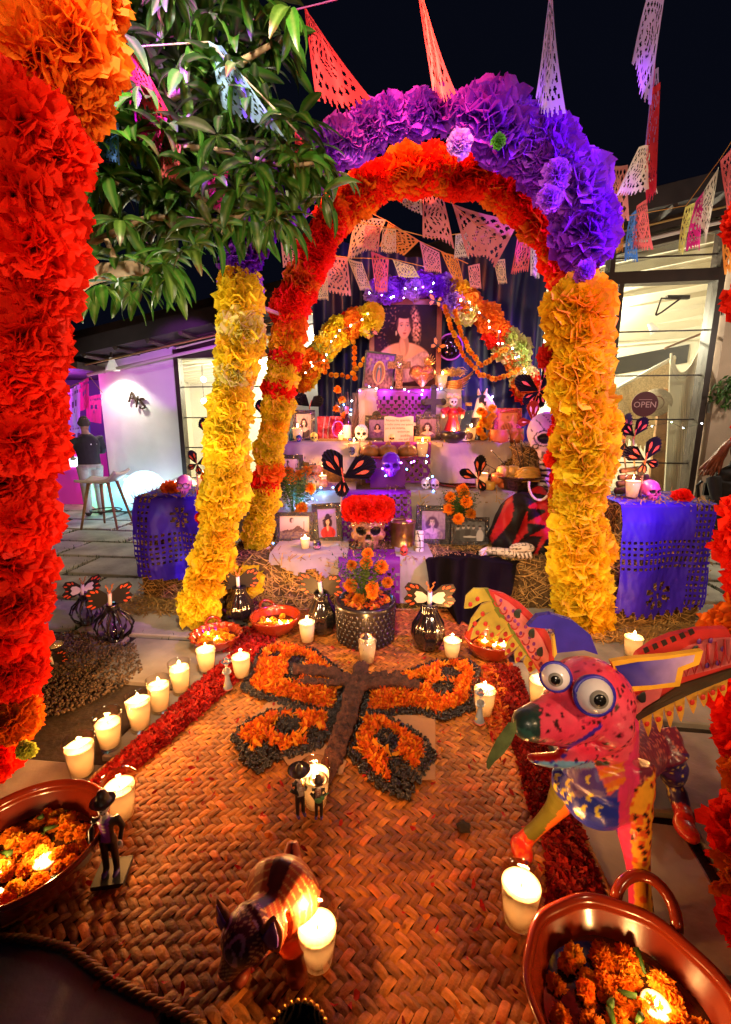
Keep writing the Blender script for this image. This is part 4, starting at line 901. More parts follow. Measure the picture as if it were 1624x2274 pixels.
def eye(p, r, d):
    d = Vector(d).normalized(); m3 = look(d)
    m = MB(); m.ball(p, r, 22, 14); e = obj('eye', m, eyew, dog, True)
    def ring(nm, mt, ang_, th): 
        m = MB(); pts = [p + m3 @ Vector((math.sin(ang_) * math.cos(k / 28 * 6.2832) * r * 1.01, math.sin(ang_) * math.sin(k / 28 * 6.2832) * r * 1.01, math.cos(ang_) * r * 1.01)) for k in range(29)]; m.tube(pts, th, 6, False); obj(nm, m, mt, e, True)
    ring('eye_rim', blueP, 1.32, r * .14)
    m = MB(); m.lathe([(.001, r * .965 + r * .085), (r * .26, r * .93 + r * .085), (r * .46, r * .84 + r * .085), (r * .50, r * .80)], 24); m.xf(T(p, m3)); obj('iris', m, grey, e, True)
    m = MB(); m.lathe([(.001, r * 1.075), (r * .2, r * 1.045), (r * .31, r * 1.0), (r * .32, r * .95)], 20); m.xf(T(p, m3)); obj('pupil', m, black, e, True)
eye(D_(1234, 1500, 1.045), .036, (-.42, -1, .22)); eye(D_(1316, 1541, 1.005), .046, (-.10, -1, .28))
def dslab(pts, y, th=.014, col=None, conv=Zc, mb=None):
    mb = mb or MB()
    if col: mb.cur = col
    P_ = [at(*conv(*q), y(q) if callable(y) else y) for q in pts]; return mb.slab(P_, Vector((0, th, 0)))
er = thing
e1 = dslab([(390, 335), (450, 270), (530, 258), (660, 298), (770, 388), (815, 505), (730, 478), (566, 495), (548, 350), (470, 345)], 1.20, .02, (.04, .025, .38)); obj('ear', e1, flatm, dog, label='blue folded left ear')
m = dslab([(538, 395), (550, 380), (566, 500), (548, 525)], 1.195, .012, (.75, .45, .05)); obj('ear_edge', m, flatm, dog)
e2 = dslab([(895, 548), (1000, 530), (1240, 512), (1455, 482), (1430, 565), (1335, 602), (1312, 698), (1180, 712), (970, 736)], 1.15, .016, (.85, .42, .03)); e2o = obj('ear', e2, flatm, dog, label='pointed right ear with yellow edge')
mb = MB(); inn = [(920, 575), (1050, 550), (1230, 532), (1405, 505), (1395, 548), (1300, 585), (1282, 672), (1150, 690), (985, 700)]
for k in range(8):
    pass
def ecol(p):
    u, v = proj(p); t = max(0, min(1, (u - 1385) / 140)); return (lerp(.02, .62, t * t), lerp(.015, .38, t * t), lerp(.26, .62, t))
m = MB()
for a, b in zip(range(0, 4), range(8, 4, -1)):
    A, B, C, Dd = inn[a], inn[a + 1], inn[b - 1], inn[b]
    P_ = [at(*Zc(*q), 1.147) for q in (A, B, C, Dd)]; m.add(P_, [(0, 1, 2, 3)])
m.paint(ecol); m.cur = (1, 0, 0); obj('ear_inside', m, flatm, e2o)
# wings
def wing(nm, feathers, lab):
    root = MB(); return root
lw_y = lambda q: 1.32 + (540 - q[0]) * .00042
W1 = MB(); W1.cur = (.68, .035, .04); top_ = [(150, 112), (250, 140), (345, 195), (430, 275), (505, 365), (545, 450), (548, 560), (510, 650)]; low_ = [(460, 620), (400, 520), (330, 400), (265, 300), (205, 205), (165, 150)]
w1 = obj('wing', dslab(top_ + low_, lw_y, .018, (.70, .04, .05)), flatm, dog, label='left wing with yellow dotted feathers')
inner_ = [(185, 138), (270, 185), (350, 255), (420, 330), (475, 410), (515, 500), (515, 600), (460, 600), (395, 505), (325, 390), (262, 295), (205, 205)]
obj('wing_scales', dslab(inner_, lambda q: lw_y(q) - .004, .006, (.78, .22, .22)), flatm, w1)
def dots(lst, y, r, col, par, nm='painted_dot', conv=Zc):
    for q in lst:
        m = MB(); m.cur = col; p = at(*conv(*q), (y(q) if callable(y) else y)); m.ball(p, (r, .0025, r * 1.15), 10, 6); obj(nm, m, flatm, par, True)
for k in range(9):
    q = (215 + k * 34, 165 + k * 47); c = [(q[0] - 10 + 22 * math.cos(a), q[1] + 20 + 26 * math.sin(a)) for a in [x * .35 for x in range(0, 10)]]
    m = MB(); m.cur = (.55, .02, .03); m.tube([at(*Zc(*p), lw_y(p) - .006) for p in c], .0022, 5); obj('scale_line', m, flatm, w1)
dots([(225, 175), (250, 225), (300, 240), (270, 275), (330, 320), (375, 335), (345, 375), (400, 400), (425, 440), (440, 500), (470, 560), (420, 520), (310, 300), (390, 460)], lambda q: lw_y(q) - .006, .006, (.25, .03, .25), w1)
dots([(330, 255), (418, 375), (468, 488)], lambda q: lw_y(q) - .007, .015, (.02, .03, .02), w1)
fe = [[(152, 105), (60, 103), (12, 150), (3, 225), (45, 222), (110, 185), (195, 172)], [(195, 172), (110, 200), (45, 290), (25, 365), (68, 300), (140, 250), (215, 222)], [(212, 215), (120, 268), (60, 350), (42, 415), (85, 392), (155, 325), (245, 262)], [(245, 258), (165, 308), (138, 420), (165, 418), (255, 335), (285, 300)], [(282, 298), (225, 375), (198, 448), (245, 405), (312, 375)], [(312, 375), (262, 440), (252, 510), (300, 480), (350, 430)], [(350, 430), (310, 500), (315, 560), (350, 530), (390, 490)], [(390, 490), (365, 560), (400, 620), (440, 590), (430, 540)]]
for k, f in enumerate(fe):
    c0 = (.62, .50, .07); fo = obj('feather', dslab(f, lambda q: lw_y(q) + .012 + .003 * k, .01, c0), flatm, w1)
    g = [f[0], tuple(lerp(a, b, .32) for a, b in zip(f[0], f[1])), tuple(lerp(a, b, .32) for a, b in zip(f[-1], f[-2])), f[-1]]
    obj('feather_base', dslab(g, lambda q: lw_y(q) + .007 + .003 * k, .004, (.20, .26, .03)), flatm, fo)
    cx = sum(q[0] for q in f) / len(f); cy = sum(q[1] for q in f) / len(f); tip = f[3] if len(f) > 6 else f[2]
    dots([(cx, cy), (lerp(cx, tip[0], .55), lerp(cy, tip[1], .55))], lambda q: lw_y(q) + .008 + .003 * k, .0085, (.55, .03, .02), fo)
rw_y = lambda q: 1.40 - (q[0] - 1000) * .00028
w2 = obj('wing', dslab([(985, 640), (1060, 500), (1160, 430), (1270, 385), (1430, 352), (1600, 345), (1640, 420), (1640, 600), (1400, 700), (1200, 790), (1000, 905)], rw_y, .02, (.66, .03, .03)), flatm, dog, label='right wing with red bands and yellow triangles')
obj('wing_scales', dslab([(1130, 620), (1220, 520), (1330, 460), (1480, 410), (1640, 400), (1640, 560), (1500, 600), (1330, 640)], lambda q: rw_y(q) - .004, .004, (.74, .16, .18)), flatm, w2)
obj('wing_scales', dslab([(985, 860), (1010, 780), (1120, 720), (1210, 700), (1190, 770), (1090, 830), (1010, 930)], lambda q: rw_y(q) - .005, .005, (.74, .16, .18)), flatm, w2)
obj('dark_band', dslab([(1190, 780), (1320, 690), (1640, 590), (1640, 640), (1400, 735), (1200, 830), (1010, 935), (1005, 905)], lambda q: rw_y(q) - .007, .007, (.05, .035, .02)), flatm, w2)
for k in range(6):
    x = 1090 + k * 55; y_ = 470 - k * 22; m = dslab([(x, y_), (x + 26, y_ - 12), (x + 40, y_ + 14), (x + 12, y_ + 30)], lambda q: rw_y(q) - .004, .004, (.02, .012, .012)); obj('black_stripe', m, flatm, w2)
for k in range(6):
    x = 1350 + k * 52; yy = 640 - k * 16; m = MB(); m.cur = (.45, .02, .03); m.tube([at(*Zc(*p), rw_y(p) - .008) for p in [(x - 26, yy - 150), (x - 20, yy - 60), (x, yy), (x + 20, yy - 60), (x + 26, yy - 150)]], .0025, 5); obj('scale_line', m, flatm, w2)
dots([(1430, 425), (1500, 420), (1480, 570), (1545, 555), (1575, 470), (1030, 820), (1060, 765)], lambda q: rw_y(q) - .007, .008, (.12, .02, .2), w2); dots([(1415, 485), (1090, 765)], lambda q: rw_y(q) - .008, .018, (.02, .02, .02), w2)
for k, (x, yy, l) in enumerate(((1040, 905, 90), (1110, 870, 135), (1180, 840, 140), (1245, 800, 150), (1310, 775, 140), (1385, 745, 120), (1450, 720, 105), (1510, 695, 95), (1570, 670, 90))):
    f = [(x - 32, yy + 12), (x + 34, yy - 20), (x + 28, yy + l * .6), (x + 12, yy + l)]; fo = obj('feather', dslab(f, lambda q: rw_y(q) + .003, .008, (.80, .45, .05)), flatm, w2)
    dots([(x + 4, yy + l * .42)], lambda q: rw_y(q) + .0005, .009, (.60, .03, .02), fo)
# the leaf in its mouth
lf = MB(); lf.cur = (.10, .13, .04)
ax_ = [at(*Zc(*q), .955) for q in ((300, 920), (262, 1010), (225, 1090), (190, 1150), (150, 1205))]
for s, wd in zip(ax_, (.006, .024, .026, .020, .002)): pass
ws = (.010, .026, .028, .022, .003); L_ = MB(); dirx = Vector((.8, -.2, .55)).normalized()
for k, p in enumerate(ax_):
    for q in (-1, 0, 1): L_.av(p + dirx * (q * ws[k]) + Vector((0, .008 * abs(q), 0)))
for k in range(4):
    for q in range(2): i = k * 3 + q; L_.f.append((i, i + 1, i + 4, i + 3))
tag(obj('mango_leaf', L_, M('dry_leaf', (.13, .16, .05), .5, noise=.4, ns=40), None, True), 'long green leaf hanging from the mouth of the winged dog', 'leaf')

# ------------------------------------------------------------------ striped clay dog
cd = thing('clay_dog', 'reddish clay dog with engraved rib stripes and purple ears beside the bottom candle', 'figurine', G(600, 2080))
A_ = lambda u, v, z: atz(u, v, z)
tl0, rp_, bk, shd, hd, snt = A_(650, 1868, .20), A_(648, 1930, .15), A_(628, 1985, .145), A_(600, 2040, .155), A_(548, 2075, .185), A_(500, 2165, .10)
mb = MB(); mb.tube(path([tl0, A_(649, 1895, .175), rp_], 5), [.017, .024, .028, .036, .05], 12); mb.tube(path([rp_, bk, shd], 8), [.062, .085, .105, .112, .11, .10, .085, .07], 18); mb.tube(path([shd, hd], 4), [.07, .066, .066, .068], 14)
mb.ball(hd, (.066, .068, .058), 16, 10); mb.tube(path([hd, A_(526, 2118, .145), snt], 7), [.062, .056, .048, .040, .033, .028, .022], 14)
for sx, ff in ((-1, .0), (1, .0)):
    for c, k in ((bk, .05), (shd, -.02)):
        q = c + Vector((sx * .065, k, -.06)); g = Vector((q.x + sx * .012, q.y - .01, .035)); mb.tube(path([q, g], 4), [.045, .035, .03, .03], 10); mb.ball(g + Vector((0, -.015, -.005)), (.03, .04, .02), 10, 6)
cb = blob(mb, .0045, 4)
ax_c = path([tl0, rp_, bk, shd, hd, snt], 60)
def claypaint(p):
    k = min(range(60), key=lambda i: (ax_c[i] - p).length_squared); tan = (ax_c[min(59, k + 1)] - ax_c[max(0, k - 1)]).normalized(); t = k / 59 + (p - ax_c[k]).dot(tan) / .46; d = p - ax_c[k]; d = d - tan * d.dot(tan)
    side = tan.cross(Vector((0, 0, 1))).normalized(); a = math.degrees(math.atan2(abs(d.dot(side)), d.z + 1e-6)); n = mnoise.noise(p * 18)
    s = (t * 24 - a * .010) % 1
    if t < .68:
        base = (.38, .060, .018) if a > 14 else (.07, .010, .012)
        base = tuple(x * (1 + .3 * n) for x in base)
        if .14 < t and (14 < a < 100) and s < .17 and p.z > .06: return (.66, .38, .12)
        return base
    u = d.dot(side); e = (math.sqrt((abs(u) - .032) ** 2 + (t - .80) ** 2 * .09) / .009)
    if p.z < .05: return (.25, .04, .02)
    hs = (t * 40 + abs(u) * 120) % 1
    if 1.3 < e < 2.1: return (.60, .30, .55)
    if e > 3 and hs < .26 and a < 110: return (.66, .36, .22)
    return (.12, .016, .045)
cb.paint(claypaint); cb.cur = (1, 0, 0); obj('body', cb, M('burnished_clay', (.4, .1, .03), .42, noise=.25, ns=20, vcol=True, coat=.12, bump=.15, bs=40), cd, True)
for (u, v, s, lab) in ((500, 2038, -1, 'left'), (602, 2076, 1, 'right')):
    b0 = A_(u, v, .20); m = MB(); m.cur = (.45, .12, .04); tip = b0 + Vector((s * .012, -.01, .075)); m.tube(path([b0 + Vector((0, 0, -.03)), b0, tip], 7), [.030, .034, .034, .030, .022, .013, .003], 12, True, .45); o = obj('ear', m, flatm, cd, True)
    m = MB(); m.cur = (.16, .05, .42); m.tube(path([b0 + Vector((0, -.014, -.02)), b0 + Vector((0, -.017, .01)), tip + Vector((0, -.010, -.008))], 6), [.014, .024, .022, .016, .009, .003], 10, True, .3); obj('ear_inside', m, flatm, o, True)

# ------------------------------------------------------------------ small figurines
bone = M('bone_paint', (.80, .74, .66), .4); blk = M('black_paint', (.015, .012, .012), .35)
figm = M('figurine_paint', (.5, .5, .5), .38, vcol=True, coat=.2)
def figurine(p, h, lab, kind, rz=0, base=None, jacket=(.02, .015, .015), trim=(.32, .05, .55), hat='fedora', group=None, prop=None):
    t = thing('skeleton_figurine', lab, 'figurine', p, rz, group); s = h / 1.9; z0 = .0
    if base: m = MB(); m.box((0, 0, .05 * s), (.62 * s, .62 * s, .10 * s)); obj('base', m, M('base_green', (.05, .055, .045), .5), t, False, False); z0 = .10 * s
    def V(x, y, z): return Vector((x * s, y * s, z0 + z * s))
    mb = MB(); cols = []
    if kind == 'man':
        for x in (-1, 1): mb.tube([V(.10 * x, 0, .05), V(.10 * x, .0, .45), V(.08 * x, 0, .85)], [.065 * s, .075 * s, .095 * s], 10); mb.ball(V(.11 * x, -.08, .04), (.07 * s, .14 * s, .05 * s), 10, 6)
        mb.tube([V(0, 0, .80), V(0, 0, 1.05), V(0, -.01, 1.28), V(0, 0, 1.38)], [.17 * s, .16 * s, .20 * s, .12 * s], 14, True, .65)
        for x in (-1, 1):
            e = V(.30 * x, .02, 1.06); w_ = V(.27 * x, -.10, .84) if prop is None else V(.10 * x, -.22, 1.05 + .05 * x)
            mb.tube([V(.20 * x, 0, 1.32), e, w_], [.08 * s, .065 * s, .055 * s], 10)
    else:
        mb.lathe([(.30 * s, .02 * s), (.26 * s, .12 * s), (.15 * s, .55 * s), (.12 * s, .85 * s), (.105 * s, .98 * s)], 16, (0, 0, z0), True)
        mb.tube([V(0, 0, .92), V(0, -.02, 1.18), V(0, 0, 1.36)], [.11 * s, .15 * s, .09 * s], 12, True, .7)
        for x in (-1, 1): mb.tube([V(.15 * x, 0, 1.30), V(.23 * x, -.03, 1.08), V(.10 * x, -.15, .98)], [.055 * s, .05 * s, .04 * s], 8)
    mb.tube([V(0, 0, 1.3), V(0, 0, 1.48)], .055 * s, 8)
    bb = blob(mb, .035 * s, 2)
    def pc(p):
        x, y, z = p.x / s, p.y / s, (p.z - z0) / s
        if kind == 'man':
            if z > 1.37: return (.75, .7, .62)
            if z > .80 and y < -.05 and abs(x) < .10 + .03 * (z - .8): return (.75, .7, .65) if abs(x) < .045 and z > 1.02 and int(z * 22) % 2 else trim
            if z < .09: return (.10, .05, .30)
            return jacket
        if z > 1.37: return (.75, .7, .62)
        n = mnoise.noise(p * (3 / s))
        if z < .35 and y < 0 and n > .15: return (.75, .45, .05)
        if z < .12: return (.5, .12, .08)
        if z > 1.0 and abs(x) > .17: return (.7, .65, .6)
        return tuple(c * (1 + .4 * n) for c in trim)
    bb.paint(pc); bb.cur = (1, 0, 0); obj('body', bb, figm, t, True, False)
    hm = MB(); hm.ball(V(0, 0, 1.62), (.13 * s, .14 * s, .17 * s), 14, 10); hm.ball(V(0, -.05, 1.52), (.09 * s, .09 * s, .09 * s), 10, 7); hb = blob(hm, .022 * s, 2)
    def hp(p):
        x, y, z = p.x / s, p.y / s, (p.z - z0) / s
        if y < -.02:
            if (abs(x) - .055) ** 2 + (z - 1.63) ** 2 < .0017: return (.02, .01, .01)
            if abs(x) < .02 and 1.55 < z < 1.585: return (.03, .01, .01)
            if 1.47 < z < 1.525 and abs(x) < .07: return (.05, .02, .02) if int((x + 1) * 45) % 2 else (.7, .65, .6)
        return (.80, .75, .70)
    hb.paint(hp); hb.cur = (1, 0, 0); obj('head', hb, figm, t, True, False)
    if prop is None and kind == 'man':
        for x in (-1, 1):
            m = MB(); c = V(.27 * x, -.11, .78); m.ball(c, (.05 * s, .035 * s, .06 * s), 8, 6)
            for q in range(4): m.tube([c + V((q - 1.5) * .022, 0, -.03) - V(0, 0, 0), c + V((q - 1.5) * .026, -.01, -.12) - V(0, 0, 0)], .011 * s, 5)
            obj('hand', m, bone, t, True, False)
    hz = 1.70; hmat = M('hat_brown', (.06, .03, .02), .4) if hat != 'lady' else M('hat_blue', (.12, .16, .24), .45)
    m = MB(); br = {'fedora': .24, 'sombrero': .38, 'lady': .30}[hat]
    m.lathe([(.001, (hz + .26) * s), (.07 * s, (hz + .25) * s), (.12 * s, (hz + .14) * s), (.135 * s, (hz + .02) * s), (br * .8 * s, (hz - .01) * s), (br * s, (hz + (.07 if hat == 'sombrero' else .02)) * s), (br * .8 * s, (hz - .04) * s), (.12 * s, (hz - .03) * s)], 22, (0, 0, z0)); obj('hat', m, hmat, t, True, False)
    if hat == 'lady':
        m = MB()
        for k in range(7): m.ball(V(.1 * math.cos(k), -.10 + .08 * math.sin(k * 2), hz + .06 + .03 * (k % 3)), .05 * s, 7, 5)
        obj('hat_flowers', m, M('hat_flower', (.6, .25, .2), .5), t, True, False)
    if prop == 'guitar':
        m = MB(); m.ball(V(.02, -.24, .98), (.16 * s, .05 * s, .13 * s), 14, 8); m.ball(V(.16, -.24, 1.10), (.11 * s, .05 * s, .10 * s), 12, 8); m.tube([V(.2, -.25, 1.14), V(.42, -.25, 1.36)], .025 * s, 6); obj('guitar', m, M('guitar_green', (.06, .22, .10), .35), t, True, False)
    if prop == 'trumpet':
        m = MB(); m.tube([V(0, -.13, 1.54), V(0, -.30, 1.46), V(0, -.38, 1.42)], [.016 * s, .02 * s, .06 * s], 8); obj('trumpet', m, gold, t, True, False)
    return t
def gp(u, v, z=.018): p = G(u, v); p.z = z; return p
figurine(gp(252, 1952), .30, 'skeleton man figurine in brown hat and purple waistcoat on a dark square base', 'man', .15, True)
figurine(gp(668, 1818), .215, 'mariachi skeleton figurine in tilted sombrero, left of the pair before the candle', 'man', .5, None, (.015, .012, .012), (.4, .35, .3), 'sombrero', None, 'trumpet')
figurine(gp(709, 1822), .18, 'mariachi skeleton figurine holding a green guitar', 'man', 0, None, (.02, .016, .016), (.4, .2, .15), 'sombrero', None, 'guitar')
figurine(gp(813, 1480), .20, 'dark sombrero figurine standing at the head of the petal butterfly', 'man', 0, None, (.02, .016, .012), (.35, .25, .2), 'sombrero', None, 'trumpet')
figurine(gp(507, 1536), .185, 'grey lady skeleton figurine in flowered hat by the left petal strip', 'lady', .2, None, trim=(.22, .24, .26), hat='lady')
figurine(gp(1064, 1612), .185, 'blue grey lady skeleton figurine before the candle at the right wing tip', 'lady', -.1, None, trim=(.20, .25, .32), hat='lady')

# ------------------------------------------------------------------ black vases with card butterflies
vglass = M('black_gloss', (.010, .008, .008), .12, coat=.8, spec=.8)
orange_card = M('orange_card', (.75, .10, .03), .5); black_card = M('black_card', (.012, .009, .008), .6); white_card = M('white_card', (.75, .70, .66), .6); pipe = M('pipe_cleaner', (.55, .18, .04), .6)
def card_fly(par, p, s, rz, white=False, tilt=.35):
    fr_ = Euler((tilt, 0, rz)).to_matrix()
    for sx in (-1, 1):
        wing_ = [(0, .0), (.16, .30), (.50, .52), (.82, .50), (.88, .28), (.70, .06), (.78, -.18), (.55, -.42), (.22, -.30)]
        hole = fr_ @ Euler((0, -.25 * sx, 0)).to_matrix()
        mt = T(p, hole); m = MB(); m.prism([(x * s * sx, y * s) for x, y in (wing_ if sx > 0 else wing_)][::sx], s * .02, mt @ Matrix.Rotation(R(90), 4, 'X')); wo = obj('paper_wing', m, black_card, par)
        for (x, y, a, l) in ((.66, .40, .4, .10), (.76, .26, .2, .08), (.62, -.22, -.5, .10), (.48, -.30, -.8, .09), (.52, .42, .9, .08), (.64, .02, 0, .07)):
            m = MB(); o = [(x + l * math.cos(k) * math.cos(a) - l * .45 * math.sin(k) * math.sin(a), y + l * math.cos(k) * math.sin(a) + l * .45 * math.sin(k) * math.cos(a)) for k in [i * .785 for i in range(8)]]
            m.prism([(q[0] * s * sx, q[1] * s) for q in o][::sx], s * .045, mt @ Matrix.Rotation(R(90), 4, 'X')); obj('orange_spot', m, orange_card, wo)
        if white: 
            m = MB(); m.prism([(x * s * sx * .55 + .04 * s * sx, y * s * .5) for x, y in wing_][::sx], s * .04, mt @ Matrix.Rotation(R(90), 4, 'X')); obj('white_window', m, white_card, wo)
    m = MB(); m.tube([p + fr_ @ Vector((0, -.03 * s, -.42 * s)), p + fr_ @ Vector((0, -.03 * s, .34 * s))], s * .07, 8); obj('paper_body', m, white_card, par, True)
    for sx in (-1, 1):
        m = MB(); m.tube([p + fr_ @ Vector((sx * .02 * s * k + .03 * s * math.sin(k * 2.2), -.03 * s, (.34 + .07 * k) * s)) for k in range(7)], s * .022, 6); obj('antenna', m, pipe, par)
def vase(p, h, lab, rz, bars, white=False, rzf=0, fly=True):
    t = thing('black_vase', lab, 'vase', p, 0, 'black vases with card butterflies')
    if bars:
        for k in range(9):
            a = k / 9 * 6.2832; m = MB(); m.tube([(math.cos(a) * r * h, math.sin(a) * r * h, z * h) for r, z in ((.16, .03), (.34, .16), (.42, .34), (.34, .55), (.18, .70), (.13, .78))], h * .045, 8, True, .5); obj('bar', m, vglass, t, True, False)
        m = MB(); m.lathe([(.001, 0), (.18 * h, 0), (.20 * h, .05 * h), (.001, .06 * h)], 20); obj('foot', m, vglass, t, True, False)
        m = MB(); m.lathe([(.12 * h, .74 * h), (.15 * h, .80 * h), (.13 * h, .86 * h), (.15 * h, .9 * h), (.10 * h, .9 * h)], 18); obj('neck', m, vglass, t, True, False)
        m = MB(); m.lathe([(.001, .06 * h), (.12 * h, .06 * h), (.13 * h, .42 * h), (.001, .40 * h)], 16); obj('inner_glass', m, glass('smoked_glass', (.75, .7, .72)), t, True, False)
    else:
        m = MB(); m.lathe([(.001, 0), (.20 * h, 0), (.24 * h, .06 * h), (.33 * h, .28 * h), (.31 * h, .5 * h), (.20 * h, .70 * h), (.155 * h, .80 * h), (.17 * h, .88 * h), (.15 * h, .95 * h), (.12 * h, .9 * h)], 45, wob=.055, ph=9); obj('body', m, vglass, t, True, False)
    if fly: card_fly(t, Vector(p) + Vector((0, -.02, h * 1.02)), h * .62, rzf, white)
    return t
vase(gp(196, 1384, 0), .26, 'black barred vase with white butterfly on the pebbles, left of the pair', 0, True, True, .9)
vase(gp(258, 1420, 0), .29, 'black barred vase with orange spotted butterfly on the pebbles, right of the pair', 0, True, False, .7)
vase(gp(536, 1385), .30, 'black vase with butterfly half behind the foot of the yellow flower leg', 0, False, False, .3)
vase(gp(716, 1408), .32, 'black vase with butterfly between candle and embossed pot', 0, False, False, -.2)
vase(gp(950, 1442), .33, 'glossy black vase with white winged butterfly beside the black robe', 0, False, True, -.1)
p = gp(125, 1462, 0); t = thing('empty_tumbler', 'clear glass tumbler with white rim behind the red paper pillar', 'glass', p)
m = MB(); m.lathe([(.001, .002), (.045, 0), (.06, .15), (.057, .15), (.043, .01), (.001, .01)], 24, p); obj('tumbler', m, tumbler, t, True); m = MB(); m.lathe([(.001, .09), (.05, .09), (.052, .10), (.001, .105)], 20, p); obj('wax', m, waxm, t, True)
card_fly(t, p + Vector((.03, -.08, .03)), .11, .4)
# ------------------------------------------------------------------ embossed pot with marigolds
def stems(par, p0, heads, seed, r=.036, bushy=60, spread=.16, h0=.1, h1=.3):
    rs = random.Random(seed); m = MB()
    for q in heads: m.tube(path([p0 + Vector((rs.uniform(-.03, .03), rs.uniform(-.03, .03), 0)), (p0 + Vector(q)) / 2 + Vector((0, 0, .03)), Vector(q)], 6), .005, 6)
    obj('stems', m, leafm, par, True)
    m = MB()
    for _ in range(bushy):
        a = rs.uniform(0, 6.28); rr = spread * math.sqrt(rs.random()); b = p0 + Vector((math.cos(a) * rr * .4, math.sin(a) * rr * .4, rs.uniform(h0, h1) * .5)); d = Vector((math.cos(a) * rr, math.sin(a) * rr, rs.uniform(h0, h1))) * .8
        for k in range(9):
            c = b + d * (k / 8); s = Vector((-d.y, d.x, 0)).normalized() * (.030 * (1 - abs(k - 4) / 6)); up = Vector((0, 0, .012)); dd = d * .05
            for sg in (-1, 1): m.add([c - dd * .5, c + s * sg + up * rs.uniform(-1, 1.5) + dd, c + dd * .5], [(0, 1, 2)])
    obj('feathery_leaves', m, leafm, par, kind='stuff')
    for k, q in enumerate(heads):
        o = inst('marigold_head', rs.choice(marig), par, Matrix.Translation(Vector(q) - wloc(par)) @ (look(Vector((rs.uniform(-.4, .4), -.8, .5))).to_4x4()) @ Matrix.Scale(r * rs.uniform(.85, 1.2), 4))
p = gp(812, 1420, .01); pot = thing('marigold_pot', 'black embossed pot of orange marigolds before the large skull', 'potted plant', p)
m = MB(); m.lathe([(.001, 0), (.175, 0), (.19, .02), (.198, .12), (.202, .26), (.205, .285), (.19, .29), (.185, .25), (.001, .245)], 40); obj('pot', m, M('black_enamel', (.014, .011, .010), .3, coat=.4), pot, True, False)
m = MB()
for r in range(7):
    for k in range(34):
        a = (k + .5 * (r % 2)) / 34 * 6.283; z = .03 + r * .034; rr = .192 + .010 * z / .28; c = Vector((rr * math.cos(a), rr * math.sin(a), z)); rt = Matrix.Rotation(a, 3, 'Z')
        m.ball(c, (.007, .014, .013), 6, 4, rt); m.ball(c - Vector((0, 0, .013)), (.006, .009, .007), 5, 3, rt)
obj('embossed_skulls', m, M('black_enamel'), pot, True, False, kind='stuff')
m = MB(); m.ball((0, 0, .25), (.18, .18, .02), 20, 6); obj('pot_soil', m, soil, pot, True, False)
o = petals([(p.x + .16 * math.cos(a), p.y + .16 * math.sin(a)) for a in [k * .4 for k in range(16)]], 260, lambda x, y: .29 + rnd() * .02, mc); obj('fallen_petals', o, marip, pot, kind='stuff')
yp = p.y - .02
stems(pot, p + Vector((0, 0, .27)), [at(u, v, yp + dy) for u, v, dy in ((780, 1254, 0), (815, 1248, -.02), (848, 1257, 0), (818, 1228, .06), (778, 1298, -.03), (826, 1304, -.08), (862, 1292, 0), (828, 1318, -.10), (795, 1330, -.05))], 3, .045, 90, .2, .05, .34)
